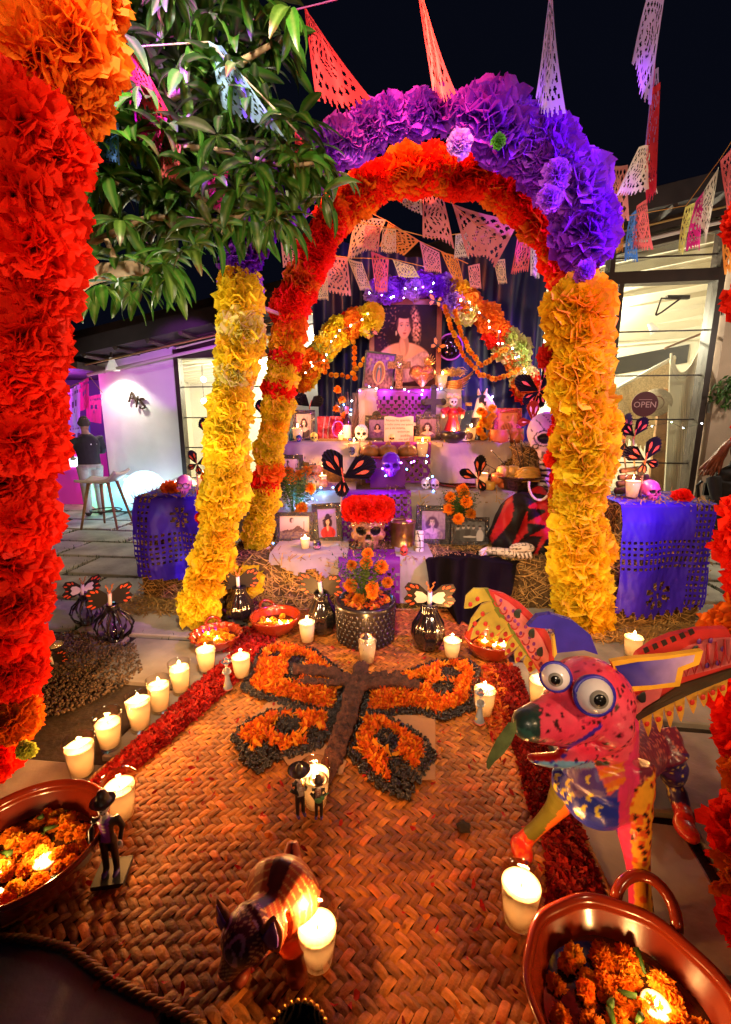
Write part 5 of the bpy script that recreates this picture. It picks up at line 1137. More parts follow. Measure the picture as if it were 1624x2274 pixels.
# ================================================================== THINGS ON THE ALTAR
random.seed(61)
glit = M('black_glitter', (.020, .016, .018), .28, metal=.3, noise=.5, ns=70, bump=1.0, bs=120, spec=1)
goldg = M('glitter_bits', (.75, .50, .28), .2, metal=.9)
printm = M('photo_print', (.5, .5, .5), .6, vcol=True, spec=.15)
def sstep(a, b, x): t = max(0, min(1, (x - a) / (b - a))); return t * t * (3 - 2 * t)
def mixc(a, b, t): return tuple(lerp(x, y, t) for x, y in zip(a, b))
def ell(u, v, cx, cy, rx, ry, rot=0, soft=.12):
    dx, dy = u - cx, v - cy; c, s = math.cos(rot), math.sin(rot); dx, dy = dx * c + dy * s, dy * c - dx * s
    return 1 - sstep(1 - soft, 1 + soft, math.hypot(dx / rx, dy / ry))
def portrait(bg, bg2, hair, skin, dress, cx=.5, cy=.62, s=1.0, turn=0, tint=(1, 1, 1), hat=None, bare=True, hl=.0, dark=(.05, .02, .02), asp=1.25):
    """a painted head and shoulders of a woman: returns colour at (a across, b up)"""
    def f(a, b):
        u = (a - cx) / s; v = (b - cy) * asp / s; n1 = mnoise.noise(Vector((a * 9, b * 9, 1))); n2 = mnoise.noise(Vector((a * 34, b * 34, 5)))
        c = mixc(bg, bg2, sstep(0, 1, b + .4 * n1)); mul = lambda c, k: tuple(x * k for x in c)
        if hl: c = mixc(c, mul(skin, .7), hl * .5 * sstep(.25, .5, n2) * ell(u, v, -.20, -.02, .22, .36, .1, .4))
        hw = 1 + .14 * n1 + .10 * n2
        c = mixc(c, hair, ell(u / hw, v, 0, .02, .205, .25, 0, .2)); c = mixc(c, hair, ell(u / hw, v, -.13, -.11, .14, .21, .2, .3)); c = mixc(c, hair, ell(u / hw, v, .14, -.09, .11, .19, -.2, .3))
        c = mixc(c, mul(skin, .45), .5 * sstep(.15, .4, n2) * ell(u, v, -.10, .10, .12, .16, .3, .5))
        if hl: c = mixc(c, mul(skin, 1.1), hl * ell(u, v, .18, .02, .065, .23, .1, .5) * max(0, .55 + 1.3 * n2))
        shl = ell(u, v, 0, -.53, .42, .30, 0, .05); dr = shl * (1 - sstep(-.45, -.40, v + .07 * math.cos(u * 9))) if bare else shl
        lit = lambda k: mul(skin, k)
        c = mixc(c, lit(.92 - .5 * abs(u + .08) + .10 * math.sin(u * 20) * sstep(-.5, -.3, v)), shl if bare else 0)
        c = mixc(c, mul(dress, .75 + .45 * math.sin(u * 17 + 3 * n1) * .5 + .25 * n2), dr)
        c = mixc(c, lit(.5), ell(u, v, .0, -.27, .078, .17, 0, .12)); c = mixc(c, lit(.86), ell(u, v, -.022, -.31, .045, .14, .1, .3))
        wf = 1 + .32 * max(-.6, min(.6, v / .175)); fc = ell(u / wf, v, 0, -.005, .118, .172, 0, .05)
        c = mixc(c, lit(1.02 - .42 * sstep(.0, .13, u + turn * .05) - .22 * sstep(-.07, -.13, u) - .20 * sstep(-.08, -.17, v)), fc)
        c = mixc(c, lit(1.12), .5 * ell(u, v, -.03, .09, .05, .035, 0, .6) + .4 * ell(u, v, -.055, -.04, .03, .03, 0, .7))
        c = mixc(c, hair, ell(u, v, -.03, .175, .125, .05, -.15, .2)); c = mixc(c, hair, .9 * ell(u, v, .105, .08, .03, .12, .15, .3)); c = mixc(c, hair, .9 * ell(u, v, -.115, .05, .025, .13, -.12, .3))
        for sx in (-1, 1):
            x = sx * .050 + turn * .02
            c = mixc(c, lit(.55), .55 * ell(u, v, x, .036, .036, .020, 0, .5)); c = mixc(c, dark, .85 * ell(u, v - .010 * math.cos((u - x) * 45), x, .056, .032, .0055, -.22 * sx, .5))
            c = mixc(c, (.7 * tint[0], .6, .55), .5 * ell(u, v, x, .020, .022, .009, 0, .4)); c = mixc(c, dark, .95 * ell(u, v, x, .020, .010, .010, 0, .4)); c = mixc(c, dark, .8 * ell(u, v, x, .029, .026, .004, -.12 * sx, .5))
        c = mixc(c, lit(.55), .6 * ell(u, v, turn * .03 + .016, -.005, .010, .045, .1, .7)); c = mixc(c, lit(.42), .7 * ell(u, v, turn * .03 + .006, -.047, .018, .007, 0, .5))
        c = mixc(c, (.36 * tint[0], .025, .022), .95 * ell(u, v, turn * .03, -.086, .030, .008, 0, .35)); c = mixc(c, (.48 * tint[0], .05, .04), .9 * ell(u, v, turn * .03, -.098, .024, .009, 0, .35)); c = mixc(c, lit(.5), .5 * ell(u, v, turn * .03, -.122, .022, .007, 0, .5))
        if bare: c = mixc(c, (.7, .4, .2), ell(u, v, -.125, -.09, .012, .035, 0, .3))
        if hat: c = mixc(c, hat, max(ell(u, v, -.02, .13, .30, .055, .35, .08), ell(u, v, .02, .24, .13, .12, .35, .08)))
        return tuple(max(0, x * t * (1 + .05 * n2)) for x, t in zip(c, tint))
    return f
def group_photo(a, b):
    n = mnoise.noise(Vector((a * 9, b * 7, 4))); c = (.10 + .10 * n,) * 3
    for k, (x, y, sh) in enumerate(((.10, .62, .05), (.28, .66, .07), (.45, .68, .05), (.62, .66, .08), (.84, .66, .45))):
        c = mixc(c, (sh, sh * .9, sh * .85), ell(a, b, x, y - .42, .12, .34, 0, .1)); c = mixc(c, (.42, .34, .3), ell(a, b, x, y, .045, .085, 0, .15)); c = mixc(c, (.03, .02, .02), ell(a, b, x, y + .07, .05, .05, 0, .2))
    return mixc(c, (.5, .45, .4), ell(a, b, .5, .2, .22, .05))
def landscape(a, b):
    c = mixc((.42, .28, .24), (.66, .50, .44), sstep(.3, 1, b)); n = mnoise.noise(Vector((a * 12, b * 12, 0)))
    m = .32 + .28 * max(0, 1 - abs(a - .62) / .28) + .1 * max(0, 1 - abs(a - .25) / .2) + .03 * n
    if b < m: c = (.10 + .06 * n, .06 + .04 * n, .05)
    if b < .28 + .08 * n: c = (.16 + .14 * n, .11 + .1 * n, .09)
    if abs(a - .82) < .012 and .4 < b < .78: c = (.12, .08, .08)
    c = mixc(c, (.10, .06, .05), ell(a, b, .40, .82, .075, .12)); return mixc(c, (.5, .38, .33), ell(a, b, .43, .80, .04, .08))
def saint(a, b):
    n = mnoise.noise(Vector((a * 14, b * 14, 2))); c = mixc((.20, .08, .06), (.22, .06, .28), sstep(.3, .9, b)); c = tuple(max(.01, x * (1 + .9 * n)) for x in c)
    for k in range(16):
        x, y = .08 + .84 * ((k * .37) % 1), .06 + .9 * ((k * .61) % 1)
        if abs(x - .5) > .22 or abs(y - .45) > .36: c = mixc(c, (.42, .20, .14) if k % 2 else (.20, .10, .30), .8 * ell(a, b, x, y, .06, .045, k, .3))
    e = math.hypot((a - .5) / .22, (b - .46) / .34); c = mixc(c, (.62, .30, .10), (1 if e < 1 else 0)); c = mixc(c, (.30, .10, .05), 1 if e < .84 else 0)
    c = mixc(c, (.06, .10, .12), ell(a, b, .5, .40, .10, .26, 0, .1)); c = mixc(c, (.42, .14, .08), ell(a, b, .5, .36, .055, .2, 0, .2)); return mixc(c, (.5, .28, .2), ell(a, b, .5, .63, .035, .045, 0, .2))
def frame(name, lab, p, w, h, bw, fn, lean=-.18, yaw=0, roll=0, fmat=None, group='black glitter photo frames', nu=44, arch=0, bits=True, inner=None, cat='picture frame', th=.03):
    """p = middle of the bottom edge; faces the viewer, leaning back"""
    t = thing(name, lab, cat, p, 0, group); mt = T((0, 0, 0), Euler((lean, roll, yaw), 'XYZ').to_matrix())
    fm = fmat or glit; m = MB()
    m.box((-w / 2 + bw / 2, 0, h / 2), (bw, th, h)); m.box((w / 2 - bw / 2, 0, h / 2), (bw, th, h)); m.box((0, 0, bw / 2), (w - 2 * bw, th * .98, bw)); m.box((0, 0, h - bw / 2), (w - 2 * bw, th * .98, bw))
    if arch: m.lathe([(.001, -.012), (w * .2, -.012), (w * .2, .012), (.001, .012)], 16); n = 34; m.xf(T((0, 0, h), Euler((R(90), 0, 0)).to_matrix(), (1, 1, .45)), len(m.v) - 64)
    m.xf(mt); fo = obj('frame', m, fm, t, False, False)
    if bits:
        m = MB()
        for _ in range(150):
            k = rnd(); a = ru(-w / 2, w / 2); z = ru(0, h)
            if abs(a) < w / 2 - bw and bw < z < h - bw: continue
            s = ru(.003, .007); m.box((a, -th / 2 - .002, z), (s, .004, s * ru(.6, 1.4)), Euler((0, ru(0, 3), ru(-.5, .5))).to_matrix())
        m.xf(mt); obj('glitter', m, goldg, fo, False, False, kind='stuff')
    m = MB(); x0, x1, z0, z1 = -w / 2 + bw, w / 2 - bw, bw, h - bw; nv = int(nu * (z1 - z0) / (x1 - x0))
    m.grid(lambda a, b: mt @ Vector((lerp(x0, x1, a), -.004, lerp(z0, z1, b))), nu, nv, None, fn); obj('photo', m, printm, t, False, False)
    m = MB(); m.box((0, .008, h / 2), (w * .96, .008, h * .96)); m.xf(mt); obj('backing', m, darkwood, t, False, False)
    return t
def sp(u, v, y, z): p = at(u, v, y); p.z = z; return p
sepia = dict(bg=(.10, .07, .06), bg2=(.36, .26, .22), hair=(.020, .012, .010), skin=(.52, .36, .29))
# large portrait
big = frame('large_portrait', 'large wooden framed portrait of a dark haired woman in an off shoulder dress', sp(899, 862, 5.34, Z4 + .01), .80, .98, .055,
            portrait((.040, .004, .006), (.014, .003, .012), (.022, .003, .005), (.90, .30, .17), (.62, .26, .26), .48, .73, 1.02, .25, (1, 1, 1), None, True, .9, (.06, .006, .008)), -.05, 0, 0, M('red_wood', (.20, .028, .015), .35, noise=.3, ns=8), None, 110, 0, False)
frame('saint_picture', 'tilted dark framed holy picture with robed figure in an oval', sp(838, 868, 5.10, Z4 + .01), .335, .40, .018, saint, -.14, .06, .11, M('black_frame', (.015, .010, .012), .4), None, 60, 0, False)
fw = mpp(at(655, 1220, 3.8))
frame('photo_frame', 'black glitter frame with landscape photograph of a mountain and a small head above', sp(655, 1215, 3.86, Z1 + .012), 84 * fw, 68 * fw, 9 * fw, landscape)
frame('photo_frame', 'black glitter frame tilted with photograph of a woman in a wide dark hat', sp(730, 1218, 3.86, Z1 + .012), 66 * fw, 88 * fw, 12 * fw, portrait((.22, .16, .45), (.30, .22, .50), (.03, .01, .03), (.62, .36, .30), (.60, .03, .04), .52, .55, .95, -.5, (1, 1, 1), (.03, .012, .05), False), -.2, -.1, -.08)
frame('photo_frame', 'black glitter frame with purple lit photograph of a thoughtful woman, head on hand', sp(962, 1224, 3.80, Z1 + .012), 76 * fw, 86 * fw, 12 * fw, portrait((.20, .10, .28), (.42, .26, .52), (.10, .04, .14), (.62, .38, .60), (.45, .25, .45), .45, .58, 1.05, .1, (1, 1, 1)), -.2, .05, .02)
frame('photo_frame', 'black glitter frame with black and white group photograph, lying wide', sp(1042, 1222, 3.78, Z1 + .012), 86 * fw, 62 * fw, 9 * fw, group_photo, -.2, .1, .05)
f3 = mpp(at(680, 960, 4.8))
frame('photo_frame', 'black glitter frame with sepia portrait behind the candle at the left end', sp(676, 976, 4.86, Z3 + .012), 50 * f3, 70 * f3, 8.5 * f3, portrait(**sepia, dress=(.05, .035, .03), cx=.5, cy=.62, s=.95), -.12, .05)
frame('photo_frame', 'arched black glitter frame with violet portrait left of the handwritten card', sp(837, 980, 4.80, Z3 + .012), 52 * f3, 58 * f3, 9 * f3, portrait((.10, .05, .22), (.24, .16, .42), (.015, .008, .03), (.5, .30, .40), (.16, .06, .30), .55, .6, .8, -.2), -.12, .06, 0, arch=1)
frame('photo_frame', 'arched black glitter frame with portrait of a woman touching her hair, right of the card', sp(950, 980, 4.80, Z3 + .012), 54 * f3, 60 * f3, 9 * f3, portrait((.10, .06, .06), (.22, .15, .13), (.03, .015, .012), (.72, .46, .38), (.25, .18, .16), .47, .55, 1.15, -.1), -.12, -.06, 0, arch=1)
frame('photo_frame', 'black frame half hidden under the cloth swag above the left marigolds', sp(645, 1078, 4.50, Z2 + .012), .26, .30, .04, landscape, -.1)
redf = M('red_lacquer', (.50, .05, .02), .3, noise=.5, ns=40, bump=.8, bs=70)
frame('red_frame', 'ornate red frame glowing in candlelight with a leafy print, at the right end', sp(1126, 982, 4.85, Z3 + .012), 62 * f3, 74 * f3, 10 * f3, lambda a, b: mixc(mixc((.62, .16, .06), (.75, .28, .12), b), (.30, .05, .03), .8 * (ell(a, b, .5, .42, .38, .14, .3, .2) * (.5 + .5 * math.sin(a * 40 + b * 20)) + .9 * ell(a, b, .5, .82, .06, .06))), -.12, 0, 0, redf)
# the handwritten card
p = sp(886, 981, 4.74, Z3 + .012); cdw, cdh = 64 * f3, 55 * f3; t = thing('handwritten_card', 'pink card with red handwriting and a small skull drawing between the arched frames', 'card', p); rt = Euler((-.10, 0, 0)).to_matrix()
m = MB(); m.grid(lambda a, b: rt @ Vector(((a - .5) * cdw, .006 * math.sin(b * 3), b * cdh + (.008 * math.sin(a * 9) if b > .99 else 0))), 20, 12); obj('card_sheet', m, M('pink_card', (.82, .55, .66), .7), t, False, False)
ink = M('red_ink', (.50, .02, .03), .6)
for k, (s, x, z) in enumerate((('Nunca he querido', -.03, .86), ('a nadie como me quiero', .0, .70), ('yo a mi misma,', -.12, .555), ('entonces', .16, .42), ('podido', .22, .26), ('me sufrir', .2, .12))):
    tm = text_mb(s, .145 * cdh if k != 1 else .125 * cdh, depth=.0015); tm.xf(Matrix.Scale(.92, 4) @ T((0, 0, 0), Euler((R(90), 0, 0)).to_matrix())); tm.xf(T(rt @ Vector((x * cdw, -.006, z * cdh)), Euler((-.10, ru(-.06, .02), 0)).to_matrix())); obj('handwriting', tm, ink, t, False, False)
# skulls ------------------------------------------------------------------------------
skullm = M('skull_paint', (.6, .6, .6), .4, vcol=True, coat=.25, noise=.12, ns=20)
def skull_mb(base, eye=(.012, .008, .010), deco=None, vox=.045, teeth=True, ring=None):
    m = MB(); m.ball((0, .10, .62), (.40, .48, .42), 18, 12); m.ball((0, -.10, .42), (.33, .30, .28), 14, 9); m.ball((0, -.18, .20), (.23, .20, .20), 12, 8); m.tube([(-.30, -.12, .38), (-.26, -.28, .34)], [.10, .08], 8); m.tube([(.30, -.12, .38), (.26, -.28, .34)], [.10, .08], 8); m.ball((0, -.30, .60), (.30, .12, .10), 12, 7)
    b = blob(m, vox, 3); out = []; cols = []
    for v in b.v:
        x, y, z = v; c = base(Vector(v)) if callable(base) else base
        if y < -.05:
            e = math.hypot((abs(x) - .155) / .115, (z - .50) / .105)
            if e < 1: y += .14 * (1 - e * e); c = eye
            elif ring and e < 1.45: c = ring
            if abs(x) < .06 - .13 * (z - .33) and .28 < z < .42: y += .07; c = eye
            if teeth and .08 < z < .25 and abs(x) < .19:
                if int((x + 2) * 17) % 2 == 0 and .10 < z < .235: pass
                elif .15 < z < .175 or .09 < z < .24: c = tuple(q * .25 for q in c)
            if deco and e > 1.25:
                d = deco(x, z)
                if d: c = d
        out.append((x, y, z)); cols.append(c)
    b.v = out; b.c = cols; b.cur = (1, 0, 0); return b
def skull(p, h, lab, base, rz=0, eye=(.012, .008, .010), deco=None, ring=None, vox=.05, name='skull_ornament', mat=None):
    b = skull_mb(base, eye, deco, vox, True, ring); b.xf(T((0, 0, 0), Euler((0, 0, rz)).to_matrix(), h)); o = obj(name, b, mat or skullm, None, True); o.location = p; return tag(o, lab, 'skull', 'painted skull ornaments')
def flo(c): return lambda x, z: c if (math.sin(x * 38) * math.sin(z * 34 + 1) > .72 and z > .58) else None
sp0 = sp(818, 1238, 3.66, Z1 + .013)
BS = skull_mb(lambda p: mixc((.34, .13, .05), (.50, .24, .10), .5 + mnoise.noise(p * 5)), (.010, .006, .005), None, .022); BS.xf(Matrix.Scale(.37, 4))
bs = thing('large_skull', 'large brown skull with glitter brows wearing a crown of red paper roses', 'skull', sp0); obj('skull', BS, M('brown_skull', (.5, .25, .1), .45, vcol=True, noise=.35, ns=30, bump=.5, bs=50), bs, True, False)
m = MB()
for _ in range(260):
    a = ru(-.9, .9); x = .16 * math.sin(a * 1.3); z = (.235 if rnd() < .6 else ru(.02, .10)) + ru(-.028, .03); c = Vector((x + ru(-.02, .02), -.165 + .35 * x * x * 4 + ru(-.012, .006), z)); m.box(c, (.006, .003, .006), rot_rand())
obj('gold_glitter', m, goldg, bs, False, False, kind='stuff')
for k in range(15):
    a = k / 14 * math.pi * 1.1 + math.pi * .95; q = Vector((.165 * math.cos(a), .02 + .15 * math.sin(a), .345 + .03 * math.sin(k * 2.3))); inst('paper_rose', fmesh('n', 'red'), bs, Matrix.Translation(q) @ look(Vector((math.cos(a), math.sin(a) - .3, .45))).to_4x4() @ Matrix.Scale(.082, 4))
for k in range(5): inst('paper_rose', fmesh('n', 'red'), bs, Matrix.Translation((-.12 + .06 * k, .02, .40)) @ Matrix.Scale(.07, 4))
skull(sp(705, 1236, 3.60, Z1 + .012), .085, 'small black skull with pink ringed eyes by the short candle', (.02, .015, .018), 0, (.62, .12, .25), None, (.75, .45, .5))
skull(sp(897, 1248, 3.46, Z1 + .012), .08, 'small red skull at the edge of the purple paper', (.62, .06, .03), -.2)
skull(sp(803, 978, 4.74, Z3 + .012), .175, 'white skull with dark eyes and purple flower marks before the bottle', (.78, .74, .80), 0, (.015, .01, .02), flo((.35, .04, .30)))
skull(sp(698, 982, 4.68, Z3 + .012), .10, 'small yellow green skull on the cloth edge left of the bottle', (.55, .52, .06), .1)
skull(sp(664, 982, 4.66, Z3 + .012), .075, 'small dark blue skull with pink eyes beside the left candle', (.03, .05, .22), 0, (.6, .15, .25))
skull(sp(1125, 985, 4.66, Z3 + .012), .085, 'small yellow skull with red spots on the cloth edge', (.60, .45, .06), -.1, (.01, .01, .01), flo((.6, .06, .03)))
skull(sp(782, 1022, 4.46, 1.13), .085, 'small slate grey skull before the cloth swag', (.09, .11, .12), 0)
skull(sp(870, 981, 4.66, Z3 + .012), .085, 'small cream skull with flower eyes before the handwritten card', (.78, .66, .42), 0, (.02, .012, .01), None, (.5, .12, .05))
skull(sp(945, 1096, 4.18, Z2 + .014), .105, 'small white skull left of the pair on the middle step', (.75, .62, .60), 0, (.02, .01, .015), flo((.5, .1, .3)))
skull(sp(965, 1096, 4.16, Z2 + .014), .105, 'small lilac skull right of the pair on the middle step', (.62, .35, .72), 0, (.02, .01, .015), flo((.3, .05, .3)))
skull(sp(541, 1092, 4.2, Z2 + .014), .11, 'painted grey skull seen between the two flower legs', (.35, .25, .28), 0, (.02, .01, .01), flo((.5, .1, .1)))
skull(sp(411, 1096, 3.72, .872), .155, 'pink skull with ringed eyes on the left blue covered bale', (.85, .22, .48), .15, (.75, .45, .65), None, (.04, .02, .10), .04)
skull(sp(1443, 1118, 3.25, .905), .145, 'glossy pink skull with black eyes on the right blue covered bale', (.80, .10, .36), .1, vox=.04)
# purple glass skull light under the tray
q = sp(868, 1085, 4.02, .98); gs = skull_mb((.22, .03, .50), (.06, .01, .16), None, .05); gs.xf(Matrix.Scale(.21, 4)); o = obj('skull_ornament', gs, M('violet_glass', (.5, .1, .8), .12, vcol=True, tl=.5, coat=.8), None, True); o.location = q; tag(o, 'violet glowing glass skull hung under the bread tray', 'skull', 'painted skull ornaments')
fairy = lambda nm, c, e: M(nm, c, .4, emit=e, ecol=c)
fw_ = fairy('fairy_white', (.75, .88, 1), 30); fb_ = fairy('fairy_blue', (.10, .35, 1), 26); fv_ = fairy('fairy_violet', (.45, .12, 1), 26); fg_ = fairy('fairy_green', (.5, 1, .5), 18); fy_ = fairy('fairy_warm', (1, .75, .35), 26)
def lights_string(lab, pts, n, mats, wire=(.02, .03, .02), jit=.05, r=.0075, pl=None, group='strings of fairy lights'):
    P_ = path(pts, n); t = thing('fairy_lights', lab, 'string lights', P_[0], 0, group); m = MB(); Q = [p + Vector((ru(-jit, jit), ru(-jit, jit) * .5, ru(-jit, jit))) for p in P_]; m.tube(path(Q, n * 3), .0025, 5); obj('wire', m, M('light_wire', wire, .6), t)
    for k, q in enumerate(Q): m = MB(); m.ball(q + Vector((0, -.012, 0)), r, 8, 6); obj('bulb', m, mats[k % len(mats)], t, True)
    for c, e, i in (pl or []): l = lamp('fairy_glow', 'POINT', Q[min(i, n - 1)] + Vector((0, -.06, .01)), e, c, None, .03)
    return t
lights_string('violet and blue fairy lights under the bread tray round the glass skull', [at(800, 1042, 4.12), at(850, 1050, 3.98), at(905, 1035, 4.05), at(925, 1020, 4.2)], 10, [fv_, fb_, fv_], pl=[((.35, .06, 1), 2.4, 4)])
lights_string('blue fairy lights tangled in the left marigolds of the middle step', [at(640, 1085, 4.15), at(672, 1125, 4.0), at(690, 1110, 4.0), at(660, 1150, 3.98), at(715, 1090, 4.05), at(735, 1080, 4.1), at(640, 1170, 3.98)], 15, [fb_, fw_, fb_], pl=[((.08, .40, 1), 2.6, 4), ((.08, .40, 1), 1.6, 8)])
lights_string('blue fairy lights along the bottom step behind the photo frames', [at(600, 1218, 3.85), at(700, 1222, 3.80), at(760, 1218, 3.75)], 9, [fb_, fv_], pl=[((.15, .3, 1), .7, 4)])
lights_string('blue fairy lights along the top box edge under the crucifix', [at(800, 868, 5.0), at(870, 870, 4.98), at(960, 866, 4.98), at(1000, 872, 5.0)], 12, [fv_, fb_, fw_], pl=[((.4, .2, 1), 1.6, 3), ((.4, .2, 1), 1.4, 8)])
lights_string('wire of small lights hanging beside the purple paper on the middle step', [at(950, 1020, 4.3), at(958, 1060, 4.08), at(965, 1095, 4.06), at(1020, 1100, 4.1)], 8, [fb_, fw_])
lights_string('red and blue fairy lights in the twig bunch', [at(745, 905, 4.95), at(775, 890, 4.9), at(785, 900, 4.88), at(778, 910, 4.88)], 6, [fb_, fw_], pl=[((.2, .4, 1), .9, 2)])
lights_string('violet fairy lights beside the horse head at the right', [at(1080, 880, 4.95), at(1095, 890, 4.9), at(1110, 900, 4.9), at(1088, 900, 4.9)], 5, [fv_, fw_], pl=[((.5, .2, 1), 1.2, 1)])
lights_string('row of window fairy lights behind the right butterflies', [fac(1350, 930, .2), fac(1430, 945, .2), fac(1500, 940, .2), fac(1560, 945, .2)], 7, [fw_, fg_, fw_])
# orange skull-lantern glow at right: candle-lit pot in front of the red frame
clp = M('terracotta', (.50, .12, .03), .5)
def pot(name, lab, p, prof, mat=None, cat='pot', n=24, group=None):
    m = MB(); m.lathe(prof, n); o = obj(name, m, mat or clp, None, True); o.location = p; return tag(o, lab, cat, group)
pot('small_pot', 'small clay pot before the glowing red frame', sp(1108, 984, 4.70, Z3 + .012), [(.001, 0), (.085, 0), (.10, .02), (.10, .10), (.092, .11), (.10, .125), (.085, .13), (.08, .10), (.001, .02)])
pot('small_pot', 'clay cup at the right end of the upper step', sp(1147, 984, 4.72, Z3 + .012), [(.001, 0), (.055, 0), (.075, .04), (.06, .14), (.055, .14), (.06, .04), (.001, .01)])
pot('dark_bowl', 'dark bowl with a candle and thin chain before the red doll', sp(1005, 986, 4.66, Z3 + .010), [(.001, 0), (.06, 0), (.12, .05), (.135, .11), (.125, .12), (.11, .06), (.001, .02)], M('dark_bowl', (.02, .014, .012), .3), 'bowl')
jar = pot('label_jar', 'round glass jar with paper label and round tag on the upper step', sp(1032, 984, 4.68, Z3 + .012), [(.001, 0), (.055, 0), (.058, .02), (.058, .085), (.04, .10), (.045, .115), (.001, .12)], glass('jar_glass', (.9, .88, .85)), 'jar')
m = MB(); m.lathe([(.0595, .02), (.0595, .075)], 24); o = obj('label', m, M('paper_label', (.75, .68, .6), .6), jar, True, False); tt = text_mb('As', .05); tt.xf(T((-.012, -.062, .048), Euler((R(90), 0, 0)).to_matrix())); obj('lettering', tt, black, o, False, False)
m = MB(); m.lathe([(.001, 0), (.034, 0), (.034, .004), (.001, .004)], 20); m.xf(T((.035, -.066, .07), Euler((R(90), 0, .25)).to_matrix())); obj('round_tag', m, M('brown_tag', (.22, .10, .07), .6), jar, True, False)
# bottles
def bottle(p, h, lab, mat, prof, cap, capz, label=None):
    t = thing('bottle', lab, 'bottle', p, 0, 'bottles offered on the altar'); m = MB(); m.lathe([(r * h, z * h) for r, z in prof], 24); obj('glass_body', m, mat, t, True, False)
    m = MB(); m.lathe([(.001, capz[0] * h), (capz[2] * h, capz[0] * h), (capz[2] * h, capz[1] * h), (.001, capz[1] * h)], 14); obj('stopper', m, cap, t, True, False)
    if label: m = MB(); m.lathe([(label[0] * h, label[1] * h), (label[0] * h, label[2] * h)], 24); obj('label', m, M('bottle_label', (.62, .52, .55), .6), t, True, False)
    return t
b_ = bottle(sp(1038, 975, 4.86, Z3 + .012), .40, 'clear round shouldered bottle with cork stopper beside the red doll', glass('bottle_glass', (.82, .84, .95), .2), [(.001, .01), (.20, 0), (.22, .03), (.22, .42), (.17, .54), (.085, .62), (.07, .70), (.07, .88), (.085, .90), (.085, .93), (.06, .93)], M('cork', (.55, .28, .10), .8), (.92, 1.0, .085))
tt = text_mb('TEQUILA', .042); tt.xf(T((0, -.09, .06), Euler((R(90), 0, 0)).to_matrix())); obj('lettering', tt, M('bottle_label', (.62, .52, .55), .6), b_, False, False)
bottle(sp(771, 975, 4.84, Z3 + .012), .36, 'dark wine bottle with pink cap and pale label behind the white skull', M('wine_glass', (.03, .008, .02), .12, spec=.8), [(.001, 0), (.12, 0), (.125, .03), (.125, .55), (.05, .72), (.042, .95), (.045, .97)], M('pink_cap', (.7, .08, .28), .4), (.80, 1.0, .05), (.127, .1, .48))
for k, (u, c) in enumerate(((618, (.05, .12, .4)), (634, (.25, .3, .12)), (646, (.05, .2, .3)))): bottle(sp(u, 978, 4.75, Z3 + .012), .15, ('little blue bottle at the far left end of the upper step', 'little olive bottle between two blue ones at the far left', 'little teal bottle next to the left candle')[k], M('mini_glass%d' % k, c, .15, spec=.8), [(.001, 0), (.12, 0), (.13, .5), (.05, .65), (.05, .9), (.001, .9)], black, (.88, 1.0, .06))
m = MB(); m.box((0, 0, .03), (.16, .05, .06)); mb2 = obj('match_box', m, M('match_box', (.65, .22, .06), .6), None); mb2.location = sp(938, 983, 4.66, Z3 + .014); mb2.rotation_euler = (0, 0, -.2); tag(mb2, 'small orange match box before the right arched frame', 'match box')
m = MB(); m.box((.0, -.0256, .03), (.10, .001, .012)); obj('striker', m, M('striker', (.2, .03, .02), .8), mb2, False, False)
# catrina doll in red dress
p = sp(1004, 978, 4.82, Z3 + .012); t = thing('catrina_doll', 'skeleton doll in a dark red dress with flowered head on the upper step', 'doll', p)
redc = M('red_satin', (.30, .010, .012), .35, noise=.3, ns=14)
m = MB(); m.lathe([(.115, 0), (.10, .05), (.07, .16), (.045, .235), (.05, .27)], 30, wob=.06, ph=9); obj('skirt', m, redc, t, True, False)
m = MB(); m.tube([(0, 0, .24), (0, 0, .30), (0, 0, .345)], [.045, .06, .035], 12); m.tube([(-.04, 0, .33), (-.10, -.01, .31), (-.09, -.05, .27)], [.035, .035, .02], 10); m.tube([(.04, 0, .33), (.10, -.01, .30), (.08, -.05, .27)], [.035, .035, .02], 10); obj('bodice', m, redc, t, True, False)
m = skull_mb((.75, .62, .58), (.03, .01, .015), None, .055); m.xf(T((0, 0, .352), None, .105)); obj('skull_head', m, skullm, t, True, False)
for x in (-1, 1): m = MB(); m.ball((-.10 * (x < 0) * 1.1 + .085 * (x > 0), -.06, .262), (.016, .012, .022), 8, 6); obj('hand', m, bone, t, True, False)
m = MB()
for k in range(9): m.ball((.055 * math.cos(k * .7), -.01 + .045 * math.sin(k * .7), .462 + .008 * (k % 2)), .02, 7, 5)
obj('flower_crown', m, M('doll_flowers', (.70, .42, .34), .6), t, True, False)
# horse head
p = sp(1068, 968, 4.93, Z3 + .012); t = thing('horse_head_figure', 'white spotted horse head figure draped in dark cloth', 'figurine', p); m = MB(); m.tube([(-.04, 0, .0), (-.03, 0, .22), (-.01, 0, .34), (.0, -.02, .44)], [.10, .08, .07, .065], 14); m.tube([(0, -.02, .44), (.045, -.09, .38), (.075, -.13, .33)], [.07, .056, .045], 14); m.ball((.08, -.135, .325), .046, 12, 8); hb = blob(m, .010, 3)
hb.paint(lambda q: (.02, .012, .02) if (q.z < .25 or mnoise.noise(q * 14) > .34) else (.80, .62, .55) if q.x < .07 else (.75, .40, .30)); hb.cur = (1, 0, 0); obj('body', hb, figm, t, True, False)
for x in (-1, 1): m = MB(); m.tube([(.03 * x - .01, -.01, .48), (.045 * x - .01, -.02, .545)], [.022, .004], 8); obj('ear', m, M('horse_ear', (.78, .45, .38), .6), t, True, False)
m = MB(); m.ball((.012, -.098, .435), .011, 8, 6); obj('eye', m, black, t, True, False)
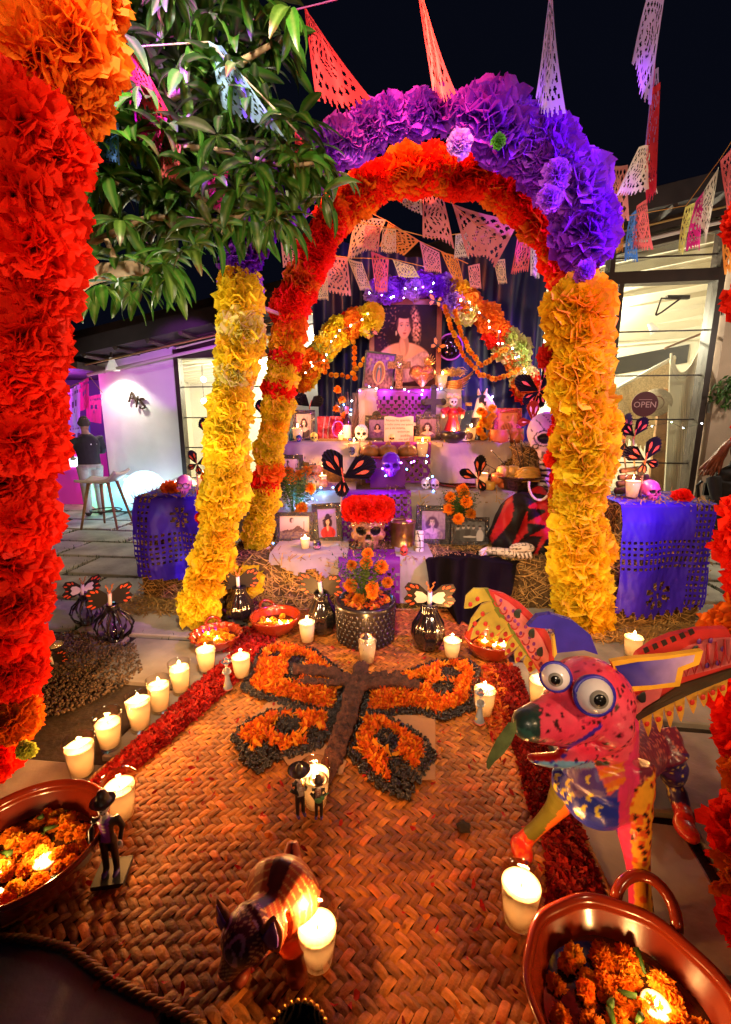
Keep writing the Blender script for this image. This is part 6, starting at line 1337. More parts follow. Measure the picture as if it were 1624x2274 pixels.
# black cross, crucifix, sacred heart, gilded wing, round mirror
m = MB(); m.box((0, 0, .17), (.055, .03, .34)); m.box((0, 0, .21), (.19, .028, .06)); 
for c in ((-.10, .21), (.10, .21), (0, .35)): m.ball((c[0], 0, c[1]), (.036, .018, .036), 10, 6)
o = obj('black_cross', m, M('black_iron', (.015, .008, .010), .5, bump=.5, bs=40), None); o.location = sp(961, 962, 4.90, 1.44); tag(o, 'black rounded cross leaning at the right of the purple top box', 'cross')
p = sp(886, 868, 4.99, Z4 + .012); t = thing('ornate_crucifix', 'embossed metal cross with a small heart at its centre', 'cross', p); em = M('embossed_tin', (.22, .10, .07), .35, .7, noise=.6, ns=50, bump=1, bs=60)
m = MB(); m.box((0, 0, .17), (.075, .03, .34)); obj('upright', m, em, t, False, False); m = MB(); m.box((0, 0, .245), (.24, .034, .072)); obj('crossbar', m, em, t, False, False)
m = MB(); m.ball((-.014, -.03, .253), (.02, .015, .02), 8, 6); m.ball((.014, -.03, .253), (.02, .015, .02), 8, 6); m.ball((0, -.03, .235), (.018, .014, .026), 8, 6); obj('heart', m, M('silver_heart', (.6, .45, .4), .25, .9), t, True, False)
p = sp(937, 868, 4.98, Z4 + .012); t = thing('sacred_heart', 'hammered metal heart with fan flame and a small heart on its front', 'ornament', p)
hm_ = MB(); hm_.ball((-.055, 0, .165), (.085, .06, .08), 14, 9); hm_.ball((.055, 0, .165), (.085, .06, .08), 14, 9); hm_.tube([(0, 0, .17), (0, 0, .08), (0, 0, .02)], [.11, .075, .02], 14, True, .6); obj('heart_body', blob(hm_, .009, 3), M('hammered_copper', (.50, .17, .05), .3, .85, noise=.5, ns=70, bump=1, bs=55), t, True, False)
m = MB(); m.ball((-.012, -.058, .125), (.02, .012, .02), 8, 6); m.ball((.014, -.058, .125), (.02, .012, .02), 8, 6); m.ball((0, -.056, .105), (.02, .012, .025), 8, 6); obj('small_heart', m, M('pink_metal', (.65, .22, .15), .3, .7), t, True, False)
for k in range(7):
    a = R(-22 + k * 11 + 8); d = Vector((math.sin(a), 0, math.cos(a))); l = .12 + .035 * (1 - abs(k - 3.2) / 3.5); m = MB(); m.tube([Vector((.04, 0, .21)), Vector((.04, -.005, .21)) + d * l * .6, Vector((.04, 0, .21)) + d * l], [.008, .016, .005], 8, True, .5); obj('flame_ray', m, M('gilt', (.72, .32, .09), .28, .85), t, True, False)
p = sp(1005, 868, 5.06, Z4 + .03); t = thing('gilded_wing', 'gilded curved wing ornament behind the top candle at the right', 'ornament', p)
for k in range(6):
    m = MB(); z = .10 - k * .027; m.tube(path([Vector((-.07, 0, z * .6)), Vector((.06, -.015, z * .8 - .01)), Vector((.16 - k * .012, 0, z + .02)), Vector((.24 - k * .022, .01, z + .10 - k * .017))], 10), [.010, .015, .018, .019, .020, .020, .018, .014, .009, .002], 8, True, .5); obj('wing_feather', m, M('gilt', (.72, .32, .09)), t, True, False)
m = straws(160, lambda: ((p.x + ru(-.08, .12), p.y + ru(0, .06), p.z + ru(.12, .19)), (0, -.5, 1)), (.05, .12)); tag(obj('dry_grass_nest', m, straw), 'tuft of dry straw above the gilded wing', 'straw', kind='stuff')
p = at(1000, 770, 5.46); t = thing('round_mirror', 'round mirror with purple rim beside the large portrait', 'mirror', p); m = MB(); m.lathe([(.001, 0), (.135, 0), (.135, .012), (.001, .012)], 36); m.xf(T((0, 0, 0), Euler((R(90), 0, 0)).to_matrix())); obj('mirror_glass', m, M('mirror', (.06, .03, .06), .05, .9), t, True, False)
m = MB(); m.tube([(.14 * math.cos(a), -.008, .14 * math.sin(a)) for a in [k / 36 * 6.2832 for k in range(37)]], .010, 8, False); obj('rim', m, M('violet_rim', (.4, .06, .6), .3), t, True, False)
# monarch butterflies on the frame
def monarch(p, s, rz, lab):
    t = thing('monarch_butterfly', lab, 'butterfly', p, 0, 'orange paper monarchs on the large portrait')
    for sx in (-1, 1):
        for pts in ([(0, .02), (.25, .42), (.62, .60), (.70, .40), (.45, .08), (.12, 0)], [(0, 0), (.40, .04), (.58, -.16), (.40, -.42), (.15, -.30)]):
            rt = Matrix.Rotation(rz, 4, 'Y') @ Matrix.Rotation(.5 * sx, 4, 'Z'); q = [rt @ Vector((x * s * sx, -.01, y * s)) for x, y in pts]; c = sum(q, Vector()) / len(q)
            m = MB(); m.slab(q[::sx], Vector((0, .002, 0))); w_ = obj('wing_edge', m, black_card, t, False, False)
            m = MB(); m.slab([c + (x - c) * .74 + Vector((0, -.002, 0)) for x in q][::sx], Vector((0, .0015, 0))); obj('wing_panel', m, M('monarch_orange', (.80, .20, .03), .5), w_, False, False)
    rt = Matrix.Rotation(rz, 4, 'Y'); m = MB(); m.tube([rt @ Vector((0, -.012, -.25 * s)), rt @ Vector((0, -.012, .22 * s))], s * .045, 6); obj('body', m, black_card, t, True, False)
monarch(at(968, 668, 5.22), .13, .2, 'orange monarch at the upper right corner of the large portrait'); monarch(at(824, 738, 5.22), .13, -.5, 'orange monarch on the left side of the large portrait frame'); monarch(at(972, 768, 5.22), .13, .6, 'orange monarch on the right side of the large portrait frame')
random.seed(71)
# ------------------------------------------------------------------ flowers and garlands round the portrait
YG = 5.30; kg = mpp(at(900, 700, YG))
def altar_garland(lab, pts, cols, r, n, name='flower_garland'):
    P_ = path([at(u, v, YG) for u, v in pts], n); t = thing(name, lab, 'garland', P_[0], 0, 'paper garlands framing the large portrait')
    for k, p in enumerate(P_):
        for j in range(2): put_flower(t, p + Vector((ru(-.3, .3), ru(-.25, .1), ru(-.3, .3))) * r, Vector((ru(-.6, .6), -1, ru(-.4, .6))), r * ru(.8, 1.15), random.choice(cols[k * len(cols) // n]), 'n')
    m = MB(); m.tube(P_, .008, 6); obj('cord', m, wood, t); return t
O, Y_, L_c, Rr = ['orange', 'orange', 'amber'], ['amber', 'yellow'], ['lime', 'pale'], ['red', 'orange']
altar_garland('orange yellow and lime paper garland sloping down left of the portrait', [(825, 700), (790, 705), (750, 735), (715, 775), (690, 810), (665, 850)], [Y_, O, Rr, Y_, O, L_c, O, L_c, Rr, O, Y_, O], 30 * kg, 13)
altar_garland('orange yellow and lime paper garland curving down right of the portrait', [(1015, 650), (1045, 690), (1085, 715), (1115, 745), (1140, 780), (1165, 825), (1180, 870)], [O, L_c, Rr, O, O, Rr, L_c, L_c, O, L_c, L_c, Rr, Rr], 32 * kg, 15)
altar_garland('purple paper blossoms along the top of the large portrait', [(835, 645), (870, 638), (915, 632), (960, 630), (995, 640), (1005, 668)], [['violet', 'purple', 'lilac']], 27 * kg, 14)
lights_string('white fairy lights in the purple blossoms over the portrait', [at(830, 655, 5.12), at(880, 652, 5.08), at(935, 645, 5.08), at(960, 635, 5.1)], 10, [fw_, fv_, fw_], pl=[((.45, .15, 1), 3, 3), ((.45, .15, 1), 3, 7)])
lights_string('white fairy lights wound into the right paper garland', [at(1015, 660, 5.12), at(1050, 690, 5.1), at(1090, 735, 5.1), at(1130, 770, 5.1), at(1160, 815, 5.1), at(1170, 850, 5.1)], 16, [fw_, fy_, fw_, fb_], pl=[((.9, .85, .7), 2.2, 2), ((.9, .85, .7), 2.2, 7), ((.6, .75, 1), 1.6, 11), ((.6, .7, 1), 1.2, 14)])
lights_string('warm fairy lights wound into the left paper garland', [at(815, 705, 5.12), at(765, 735, 5.1), at(720, 780, 5.1), at(680, 830, 5.1)], 12, [fy_, fw_, fy_], pl=[((1, .8, .45), 2.2, 2), ((1, .8, .45), 2.0, 6), ((1, .8, .5), 1.2, 10)])
def beads(lab, pts, n, r=.030):
    P_ = path([at(u, v, y) for u, v, y in pts], n); t = thing('marigold_string', lab, 'garland', P_[0], 0, 'strings of orange marigold balls')
    for p in P_: inst('marigold_ball', random.choice(marig[:2] + mgm[:2]), t, Matrix.Translation(p - P_[0]) @ (rot_rand().to_4x4()) @ Matrix.Scale(r * ru(.9, 1.1), 4))
def cat_(pts, sag, n=14): 
    return pts
beads('marigold ball string hanging straight down left of the portrait', [(785, 725, 5.2), (786, 770, 5.2), (787, 840, 5.2)], 11)
beads('marigold ball string in a low swag left of the portrait', [(700, 815, 5.2), (735, 832, 5.18), (775, 835, 5.16), (800, 810, 5.16), (815, 790, 5.2)], 12)
beads('marigold ball string swinging from the portrait corner into a deep loop on the right', [(990, 680, 5.2), (1005, 735, 5.18), (1030, 790, 5.16), (1065, 830, 5.15), (1100, 842, 5.15), (1140, 828, 5.16), (1158, 815, 5.2)], 30)
beads('second marigold ball string close beside the mirror on the right', [(1010, 690, 5.18), (1022, 735, 5.15), (1045, 780, 5.14), (1070, 812, 5.13), (1100, 790, 5.13), (1130, 770, 5.16)], 24)
m = MB(); p = sp(780, 915, 4.95, 1.40)
for _ in range(60): a = ru(-.5, .5); m.tube([p + Vector((ru(-.03, .03), ru(-.03, .03), -.12)), p + Vector((a * .35, ru(-.1, .1), ru(.10, .38)))], [.003, .001], 4)
tag(obj('twig_bunch', m, M('twig', (.22, .12, .10), .8)), 'bunch of dry twigs standing left of the top box', 'twigs', kind='stuff')
t = thing('marigold_bunch', 'loose orange marigolds and a yellow card at the twig bunch', 'flowers', sp(752, 930, 4.92, Z3))
for u, v in ((750, 862), (760, 885), (748, 905), (765, 920), (758, 935)): inst('marigold_flower', random.choice(marig), t, Matrix.Translation(at(u, v, 4.9) - t.location) @ Matrix.Scale(.045, 4))
t = thing('marigold_bunch', 'marigold bunch between the jar and the red frame', 'flowers', sp(1085, 975, 4.78, Z3))
for k in range(12): inst('marigold_flower', random.choice(marig + mgm), t, Matrix.Translation(at(1078 + ru(-14, 18), 905 + k * 6, 4.76) - t.location) @ rot_rand().to_4x4() @ Matrix.Scale(.045, 4))
# red shiny gift bags and trays behind the left frame
foil = M('red_foil', (.45, .02, .03), .2, .6, noise=.4, ns=9, bump=.8, bs=14)
m = MB(); m.box((0, 0, .13), (.27, .12, .26)); o = obj('gift_bag', m, foil, None); o.location = sp(735, 976, 4.95, Z3 + .012); tag(o, 'shiny red gift bag with pale ribbons behind the yellow green skull', 'gift bag')
for x in (-.05, .0, .06): m = MB(); m.tube([(x, -.066, .26), (x - .02, -.07, .14), (x - .03, -.066, .02)], .006, 5); obj('ribbon', m, white, o, False, False)
t = thing('clear_box', 'clear plastic box with a violet rim of light beside the gift bag', 'box', sp(752, 976, 4.86, Z3 + .012)); m = MB(); m.box((0, 0, .12), (.12, .08, .22)); obj('plastic', m, glass('violet_plastic', (.75, .4, .85)), t, False, False); m = MB(); m.tube([(.06 * math.cos(a), -.045, .13 + .08 * math.sin(a)) for a in [k / 24 * 6.2832 for k in range(25)]], .006, 6); obj('hoop', m, M('violet_rim'), t, False, False)
m = MB(); m.box((0, 0, .02), (.30, .16, .04)); o = obj('foil_tray', m, M('gold_foil', (.6, .28, .08), .25, .8), None); o.location = sp(742, 980, 4.76, Z3 + .012); tag(o, 'flat shiny box of sweets before the red gift bag', 'box')
t = dup(CT_, sp(757, 980, 4.68, Z3 + .03), 0, 'very small lit candle on the sweets box', scale=(.5, .5, .45))
# ------------------------------------------------------------------ bread plate, pumpkins, fruit
p = sp(862, 1022, 4.42, 1.10); t = thing('bread_plate', 'clay plate on a box, holding round sugared breads', 'plate', p); m = MB(); m.lathe([(.001, 0), (.16, 0), (.27, .03), (.28, .045), (.26, .04), (.15, .015), (.001, .012)], 36); obj('plate', m, clay, t, True, False)
m = MB(); m.box((0, .05, -.15), (.34, .10, .29)); obj('stand', m, purple_paper, t, False, False)
bread = M('bread_crust', (.40, .15, .045), .5, noise=.5, ns=16, bump=.4, bs=30)
for k, (u, dy) in enumerate(((822, 0), (862, -.04), (905, 0))):
    q = sp(u, 1010, 4.42 + dy, 1.135); o = thing('sugar_bread', ('round bread at the left of the clay plate', 'tall knotted bread in the middle of the clay plate', 'flaky bread at the right of the clay plate')[k], 'bread', q, 0, 'breads of the dead on the clay plate'); m = MB(); m.lathe([(.001, -.01), (.08, -.005), (.098, .03), (.08, .075), (.04, .098), (.001, .102)], 20, wob=.05, ph=5); obj('loaf', m, bread, o, True, False)
    for a in (0, 1.57): m = MB(); m.tube([(math.cos(a) * .09 * s, math.sin(a) * .09 * s, .098 - .055 * s * s) for s in (-1, -.6, -.2, .2, .6, 1)], [.010, .018, .012, .012, .018, .010], 8); obj('dough_strip', m, bread, o, True, False)
    m = MB(); m.ball((0, 0, .112), .024, 10, 7); obj('dough_knob', m, bread, o, True, False)
pump = M('pumpkin', (.72, .32, .05), .45, noise=.2, ns=6)
for (u, v, y, r, lab) in ((690, 1080, 4.22, .10, 'largest ribbed orange pumpkin beside the left marigolds'), (700, 1050, 4.32, .072, 'small pumpkin on top behind the ribbed one'), (712, 1078, 4.26, .07, 'small pale pumpkin right of the ribbed one')):
    q = sp(u, v, y, Z2 + .012 + (.12 if v < 1060 else 0)); o = thing('pumpkin', lab, 'pumpkin', q, 0, 'little pumpkins on the middle step'); m = MB(); m.lathe([(.02 * r, .1 * r), (.6 * r, .02 * r), (.98 * r, .5 * r), (1.0 * r, .85 * r), (.75 * r, 1.3 * r), (.15 * r, 1.38 * r)], 40, wob=.05, ph=10, cap0=True, cap1=True); obj('flesh', m, pump, o, True, False); m = MB(); m.tube([(0, 0, 1.33 * r), (.05 * r, 0, 1.6 * r)], [.12 * r, .08 * r], 8); obj('stem', m, leafm, o, True, False)
mp = thing('marigold_plant', 'leafy marigold plant with orange heads at the left of the middle step', 'potted plant', sp(655, 1130, 4.02, Z2 - .3)); q = mp.location.copy(); m = MB(); m.lathe([(.001, .0), (.05, 0), (.06, .12), (.001, .12)], 16); obj('pot', m, M('black_enamel'), mp, True, False)
stems(mp, q + Vector((0, 0, .12)), [at(u, v, 4.0 + d) for u, v, d in ((640, 1045, .05), (664, 1052, -.03), (682, 1044, .05), (648, 1062, .0), (690, 1082, -.05), (671, 1127, -.08), (634, 1058, .1))], 5, .055, 150, .22, .05, .42)
mp = thing('marigold_plant', 'marigold plant with orange heads right of the middle between two frames', 'potted plant', sp(1016, 1180, 3.90, Z1 + .012)); q = mp.location.copy(); m = MB(); m.lathe([(.001, 0), (.06, 0), (.075, .14), (.001, .14)], 16); obj('pot', m, M('black_enamel'), mp, True, False)
stems(mp, q + Vector((0, 0, .14)), [at(u, v, 3.86 + d) for u, v, d in ((1000, 1102, 0), (1032, 1094, .02), (1035, 1112, -.04), (998, 1128, -.03), (1048, 1140, -.04), (1018, 1150, -.08), (1030, 1085, .06))], 6, .056, 120, .16, .05, .30)
# fruit basket
p = sp(1150, 1100, 4.18, Z2 + .014); t = thing('fruit_basket', 'pierced metal bowl heaped with apples and bananas on the middle step', 'bowl', p); tin = M('pierced_tin', (.16, .08, .05), .35, .7, noise=.7, ns=45, bump=.7, bs=45); m = MB(); m.lathe([(.001, 0), (.13, 0), (.16, .03), (.18, .10), (.24, .13), (.25, .145), (.22, .14), (.16, .09), (.001, .05)], 40); obj('bowl_shell', m, tin, t, True, False)
appm = M('apple_skin', (.70, .30, .06), .35, noise=.5, ns=9, vcol=True); fr = 'fruit heaped in the pierced bowl'
for k, (u, v, c, lab) in enumerate(((1105, 1062, (.62, .16, .03), 'red orange apple at the left end of the fruit heap'), (1118, 1046, (.72, .45, .09), 'yellow apple on top at the left of the fruit heap'), (1140, 1046, (.70, .40, .08), 'yellow apple with dark stalk on top of the fruit heap'), (1135, 1060, (.68, .30, .05), 'apple in the middle before the bananas'), (1152, 1072, (.62, .20, .04), 'apple low under the bananas'), (1120, 1072, (.55, .12, .03), 'dark red apple low at the front of the heap'))):
    q = at(u, v, 4.14 + .03 * (k % 2)); o = thing('apple', lab, 'apple', q, 0, fr); m = MB(); m.cur = c; m.lathe([(.01, -.048), (.03, -.052), (.055, -.03), (.062, .005), (.05, .04), (.025, .052), (.004, .038)], 18); obj('apple_flesh', m, appm, o, True, False); m = MB(); m.tube([(0, 0, .04), (.008, 0, .07)], .004, 5); obj('stalk', m, twig if False else darkwood, o, True, False)
banm = M('banana_skin', (.72, .40, .05), .45, noise=.3, ns=8)
for k in range(4):
    m = MB(); P_ = [at(1140 + 4 * k, 1058 + k * 6 - 4, 4.10 - .02 * k), at(1165, 1042 + k * 7, 4.06 - .02 * k), at(1190, 1044 + k * 6, 4.08 - .02 * k), at(1215, 1058 + k * 3, 4.14)]; m.tube(path(P_, 9), [.008, .024, .030, .032, .032, .030, .026, .018, .010], 6); tag(obj('banana', m, banm, None, True), ('topmost banana of the bunch in the fruit bowl', 'second banana from the top in the fruit bowl', 'third banana from the top in the fruit bowl', 'lowest banana of the bunch in the fruit bowl')[k], 'banana', fr)
m = MB(); m.lathe([(.01, -.04), (.045, -.03), (.056, .01), (.04, .045), (.004, .04)], 16); m.cur = (.6, .4, .05); o = obj('apple', m, M('yellow_fruit', (.62, .36, .05), .4), None, True); o.location = sp(1087, 1090, 4.12, Z2 + .06); tag(o, 'single yellow apple on the cloth left of the fruit bowl', 'apple', fr)
pot('clay_dish', 'dark flat clay dish behind the right marigold plant', sp(1022, 1090, 4.42, Z2 + .014), [(.001, 0), (.18, 0), (.26, .035), (.25, .04), (.17, .015), (.001, .012)], clay, 'dish', 36)
# brass bucket and little glass on the bottom step
brass = M('aged_brass', (.55, .32, .12), .28, .9, noise=.4, ns=7, bump=.3, bs=20)
p = sp(893, 1226, 3.74, Z1 + .014); t = thing('brass_bucket', 'dented brass bucket beside the large skull', 'bucket', p); m = MB(); m.lathe([(.001, 0), (.095, 0), (.10, .02), (.097, .022), (.10, .12), (.112, .215), (.118, .22), (.112, .222), (.098, .12), (.09, .01), (.001, .008)], 32); obj('pail', m, brass, t, True, False); m = MB(); m.tube([(.113 * math.cos(a), .03 * math.sin(a), .21 + .015 * math.sin(a)) for a in [k / 12 * 3.1416 for k in range(13)]], .004, 6); obj('handle', m, brass, t, True, False)
p = sp(927, 1238, 3.58, Z1 + .012); t = thing('shot_glass', 'tiny clear glass with liquid before the purple lit portrait', 'glass', p); m = MB(); m.lathe([(.001, 0), (.034, 0), (.042, .075), (.039, .075), (.031, .01), (.001, .01)], 20); obj('cup', m, tumbler, t, True, False); m = MB(); m.lathe([(.001, .011), (.031, .011), (.036, .05), (.001, .05)], 18); obj('liquid', m, M('amber_liquid', (.6, .38, .12), .1, tl=.5), t, True, False)
# ------------------------------------------------------------------ pleated black paper butterflies
def fan_wing(ang, spread, L, W, n=18):
    """pleated paper wing out of the origin, in the x-z plane"""
    m = MB(); c, s = math.cos(ang), math.sin(ang); ax = Vector((s, 0, c)); sd = Vector((c, 0, -s)); b = len(m.v); m.av((0, -.01, 0))
    for k in range(n + 1):
        t = k / n * 2 - 1; zz = .05 * L * (1 if k % 2 else -1); a = t * spread; r = L * (.80 + .20 * math.cos(t * 2.2)) * (1 - .03 * (k % 2)) 
        d = (ax * math.cos(a) + sd * math.sin(a)); m.av(d * r * .5 + Vector((0, zz * .8, 0))); m.av(d * r + Vector((0, zz, 0)))
    for k in range(n): i = b + 1 + 2 * k; m.f.append((b, i, i + 2)); m.f.append((i, i + 1, i + 3, i + 2))
    return m
blackp = M('black_paper', (.014, .011, .014), .55, tl=.12); orgl = M('orange_glitter', (.80, .13, .03), .35, noise=.6, ns=160, bump=.6, bs=200)
def paper_fly(p, s, lab, wings, rz=0, rx=0, spots=True, mat=None, smat=None, stick=None):
    t = thing('paper_butterfly', lab, 'paper butterfly', p, 0, 'pleated black paper butterflies'); mt = Euler((rx, 0, rz)).to_matrix().to_4x4()
    for (a, sprd, L, two) in wings:
        w_ = fan_wing(R(a), sprd, L * s, 1); w_.xf(mt); wo = obj('paper_wing', w_, mat or blackp, t, False, False)
        if spots:
            for off in ((-.22, .22) if two else (0,)):
                aa = R(a) + off; d = Vector((math.sin(aa), 0, math.cos(aa))); sd = Vector((d.z, 0, -d.x)); l = L * s
                o = [d * l * (.34 + .40 * k / 8) + sd * (l * .055 * math.sin(math.pi * (k / 8) ** 1.6)) for k in range(9)] + [d * l * (.34 + .40 * k / 8) - sd * (l * .055 * math.sin(math.pi * (k / 8) ** 1.6)) for k in range(7, 0, -1)]
                m = MB(); m.slab([mt @ (q + Vector((0, -.065 * L * s - .002, 0))) for q in o], mt.to_3x3() @ Vector((0, .004, 0))); obj('glitter_spot', m, smat or orgl, wo, False, False)
    m = MB(); b0 = R(wings[0][0]) * .35; m.tube([mt @ Vector((.3 * s * k / 8 * math.sin(b0) + .012 * s * math.sin(k * 2.6), -.05 * s, .36 * s * k / 8 - .05 * s)) for k in range(-2, 9)], s * .022, 6); obj('paper_body', m, smat or orgl, t, True, False)
    if stick: m = MB(); m.tube([Vector((0, .01, 0)), Vector(stick) - Vector(p)], .006, 6); obj('stick', m, wood, t, False, False)
    return t
q = at(763, 1060, 3.78); paper_fly(q, .27, 'largest black paper butterfly with orange teardrops above the tilted frame', ((-33, .56, 1.0, 1), (62, .56, 1.12, 1), (188, .62, .62, 1)), 0, 0, True, None, None, sp(750, 1160, 3.98, Z1 + .02))
q = at(1062, 1062, 3.95); paper_fly(q, .21, 'black paper butterfly with two orange marks on the tall candle', ((5, .42, 1.0, 1), (-68, .40, .85, 1), (150, .5, .60, 1)), 0, 0, True, None, None, sp(1068, 1095, 4.05, Z2 + .02))
q = at(1196, 868, 4.55); paper_fly(q, .33, 'big black paper butterfly with orange streaks at the top right of the altar', ((28, .40, 1.05, 1), (-62, .50, .80, 0), (100, .45, .5, 0), (-130, .5, .55, 1), (165, .5, .5, 1)), 0, 0, True, None, None, sp(1185, 985, 4.75, Z3))
q = at(1182, 935, 4.48); paper_fly(q, .20, 'copper red pleated butterfly glowing by the candlelight at right', ((0, .5, 1.0, 1), (95, .45, .7, 0), (-95, .45, .7, 0), (180, .5, .7, 1)), 0, 0, True, M('copper_paper', (.55, .07, .03), .4, tl=.4), M('pale_streak', (.85, .5, .3), .5), sp(1186, 1060, 4.6, Z2))
q = at(1432, 1022, 3.35); paper_fly(q, .19, 'black butterfly with red teardrops on the right bale, in front', ((25, .5, 1.0, 1), (-62, .5, .95, 1), (110, .5, .6, 1), (190, .5, .62, 1)), 0, 0, True, None, None, sp(1422, 1115, 3.4, .91))
q = at(1408, 968, 3.42); paper_fly(q, .16, 'black butterfly with red marks behind the front one on the right bale', ((30, .5, 1.0, 1), (-50, .55, .8, 1)), 0, 0, True, None, None, sp(1412, 1100, 3.5, .91))
q = at(1385, 975, 3.5); paper_fly(q, .20, 'brown streaked butterfly beside the yellow flower leg on the right bale', ((10, .45, 1.0, 1), (-60, .45, .8, 0), (170, .5, .7, 0)), .5, 0, True, None, M('brown_streak', (.35, .10, .04), .5), sp(1395, 1100, 3.55, .91))
q = at(438, 1030, 3.72); paper_fly(q, .125, 'small black butterfly with orange marks above the pink skull', ((-25, .5, 1.0, 1), (70, .5, .9, 1), (-115, .5, .7, 1), (170, .5, .7, 1)), 0, 0, True, None, None, sp(437, 1090, 3.74, .87))
q = at(462, 965, 3.74); paper_fly(q, .14, 'black butterfly hanging head down beside the left window', ((-15, .55, 1.0, 1), (175, .5, .6, 1)), .3, 0, True, None, None, sp(455, 1080, 3.8, .87))
q = at(585, 925, 4.3); paper_fly(q, .16, 'black and red butterfly between the two flower legs', ((-10, .55, 1.0, 1), (170, .55, .9, 0)), .2, 0, True, None, None, sp(590, 1090, 4.4, Z2))
q = at(688, 902, 4.95); paper_fly(q, .20, 'plain black pleated butterfly above the left end frame', ((58, .60, .85, 0), (-50, .60, .95, 0)), 0, 0, False, None, None, sp(690, 975, 4.98, Z3))
# incense sticks and pins on the right
for k, (u0, v0, u1, v1) in enumerate(((1142, 975, 1160, 1045), (1158, 978, 1164, 1045), (1180, 985, 1172, 1045), (1092, 1000, 1128, 1038), (1064, 1022, 1112, 1048), (1195, 1025, 1180, 1060))):
    m = MB(); m.tube([at(u0, v0, 4.3), at(u1, v1, 4.25)], .004, 5); o = obj('pin_stick', m, black_card, None); m = MB(); m.ball(at(u0, v0, 4.3), .009 if k > 2 else .005, 7, 5); obj('pin_head', m, M('pearl', (.75, .6, .5), .3), o, True); tag(o, 'thin dark stick with pale head stuck in the straw above the fruit', 'stick', 'thin sticks above the fruit bowl')
# hay glow side bale under the seated skeleton
bale(1.46, 2.05, 4.3, 4.9, .8, 1.22, 'straw bale lit orange behind the fruit bowl', 1500, 'ftlr')
# logs and violet bits on the right bale
for k in range(4):
    m = MB(); a = sp(1368 + 3 * k, 1095 - k * 10, 3.42, .95 + .05 * k); m.tube([a, a + Vector((.30 - .03 * k, .05, .02 * (k % 2)))], .028 - .003 * k, 10); tag(obj('firewood_log', m, M('bark', (.10, .05, .025), .9, noise=.5, ns=18, bump=.8, bs=30), None, True), ('lowest log of the pile on the right bale', 'second log of the pile on the right bale', 'third log of the pile on the right bale', 'topmost log of the pile on the right bale')[k], 'log', 'firewood on the right bale')
t = thing('paper_flower', 'single orange red paper flower on the right end of the blue bale', 'paper flower', sp(1514, 1128, 3.2, .95)); inst('petals', fmesh('n', 'red'), t, Matrix.Rotation(.6, 4, 'X') @ Matrix.Scale(.07, 4))
t = thing('paper_flower', 'orange paper flower behind the pink skull on the left bale', 'paper flower', sp(378, 1090, 3.8, .92)); inst('petals', fmesh('n', 'orange'), t, Matrix.Scale(.08, 4))
t = thing('paper_flower', 'open yellow paper flower leaning on the straw bale behind the left vase', 'paper flower', at(548, 1292, 3.36)); inst('petals', fmesh('l', 'yellow'), t, look((-.1, -1, .15)).to_4x4() @ Matrix.Scale(.15, 4))
# ------------------------------------------------------------------ seated catrina figure
ct = thing('seated_catrina', 'life size seated skeleton figure with striped neck, pearls, red and black cape and black skirt', 'figure', sp(1185, 1250, 3.85, Z1))
capem = M('cape_cloth', (.3, .02, .02), .55, vcol=True, spec=.2, noise=.15, ns=6)
hd0 = at(1222, 972, 4.02); kk = mpp(hd0)
sk_ = skull_mb((.70, .50, .46), (.02, .012, .014), lambda x, z: (.03, .015, .015) if (abs(math.sin(x * 16 + 6 * z * z)) < .16 and z > .62) or (abs(math.hypot(abs(x) - .16, z - .50) - .155) < .012) or (abs(math.hypot(abs(x) - .30, z - .33) - .05) < .012) else None, .026); sk_.xf(T(hd0 + Vector((0, .05, -.055 * 1)) - Vector((0, 0, 40 * kk)), Euler((0, 0, -.12)).to_matrix(), 108 * kk)); obj('skull_mask', sk_, M('papier_skull', (.7, .5, .45), .5, vcol=True), ct, True)
m = MB(); m.cur = (.7, .6, .5); P_ = path([at(1212, 1015, 4.08), at(1214, 1060, 4.06), at(1206, 1085, 4.02)], 28); m.tube(P_, 14 * kk, 14); m.paint(lambda q: (.02, .012, .012) if int((q.z) * 42) % 2 else (.62, .50, .44)); m.cur = (1, 0, 0); obj('striped_neck', m, capem, ct, True)
bm = MB(); sh_ = at(1180, 1105, 4.02); bm.tube(path([at(1190, 1080, 4.05), at(1180, 1120, 4.0), at(1172, 1180, 3.92), at(1168, 1235, 3.86)], 8), [.08, .17, .22, .25, .26, .27, .27, .24], 18, True, .75); bm.tube(path([at(1175, 1110, 3.95), at(1135, 1150, 3.84), at(1110, 1195, 3.74), at(1150, 1225, 3.62)], 10), [.10, .13, .14, .14, .13, .12, .12, .12, .12, .10], 14); bm.tube(path([at(1215, 1110, 3.98), at(1228, 1160, 3.84), at(1205, 1215, 3.66), at(1165, 1228, 3.6)], 8), [.12, .13, .14, .14, .13, .12, .12, .10], 14)
cb_ = blob(bm, .014, 4); cb_.v = [(x + .012 * mnoise.noise(Vector((x * 14, z * 4, 1))), y - .022 * math.sin(x * 46 + z * 8) * .5 + .02 * mnoise.noise(Vector((x * 9, y * 9, z * 5))), z) for x, y, z in cb_.v]
def capep(p):
    u, v = proj(p); k = (u * .8 + v * .35) % 46; tri = abs(((v + u * .2) % 34) - 17); n = mnoise.noise(p * 7)
    if u > 1172 and v < 1190: return (.012, .008, .008) if (k < 46 and tri < 3 + (1212 - u) * .32 and u < 1212) else (.50, .012, .016)
    return (.46, .014, .016) if (k < 15 + 9 * math.sin(v * .045)) else (.012, .008, .008)
cb_.paint(capep); cb_.cur = (1, 0, 0); obj('cape', cb_, capem, ct, True)
for k in range(30):
    a = k / 29 * math.pi * 1.15 - .15; q = at(1205 + 24 * math.cos(math.pi - a) - 6, 1076 + 34 * math.sin(a), 3.80); m = MB(); m.ball(q, .0115, 10, 7); obj('pearl', m, M('pearl', (.75, .6, .5), .3), ct, True)
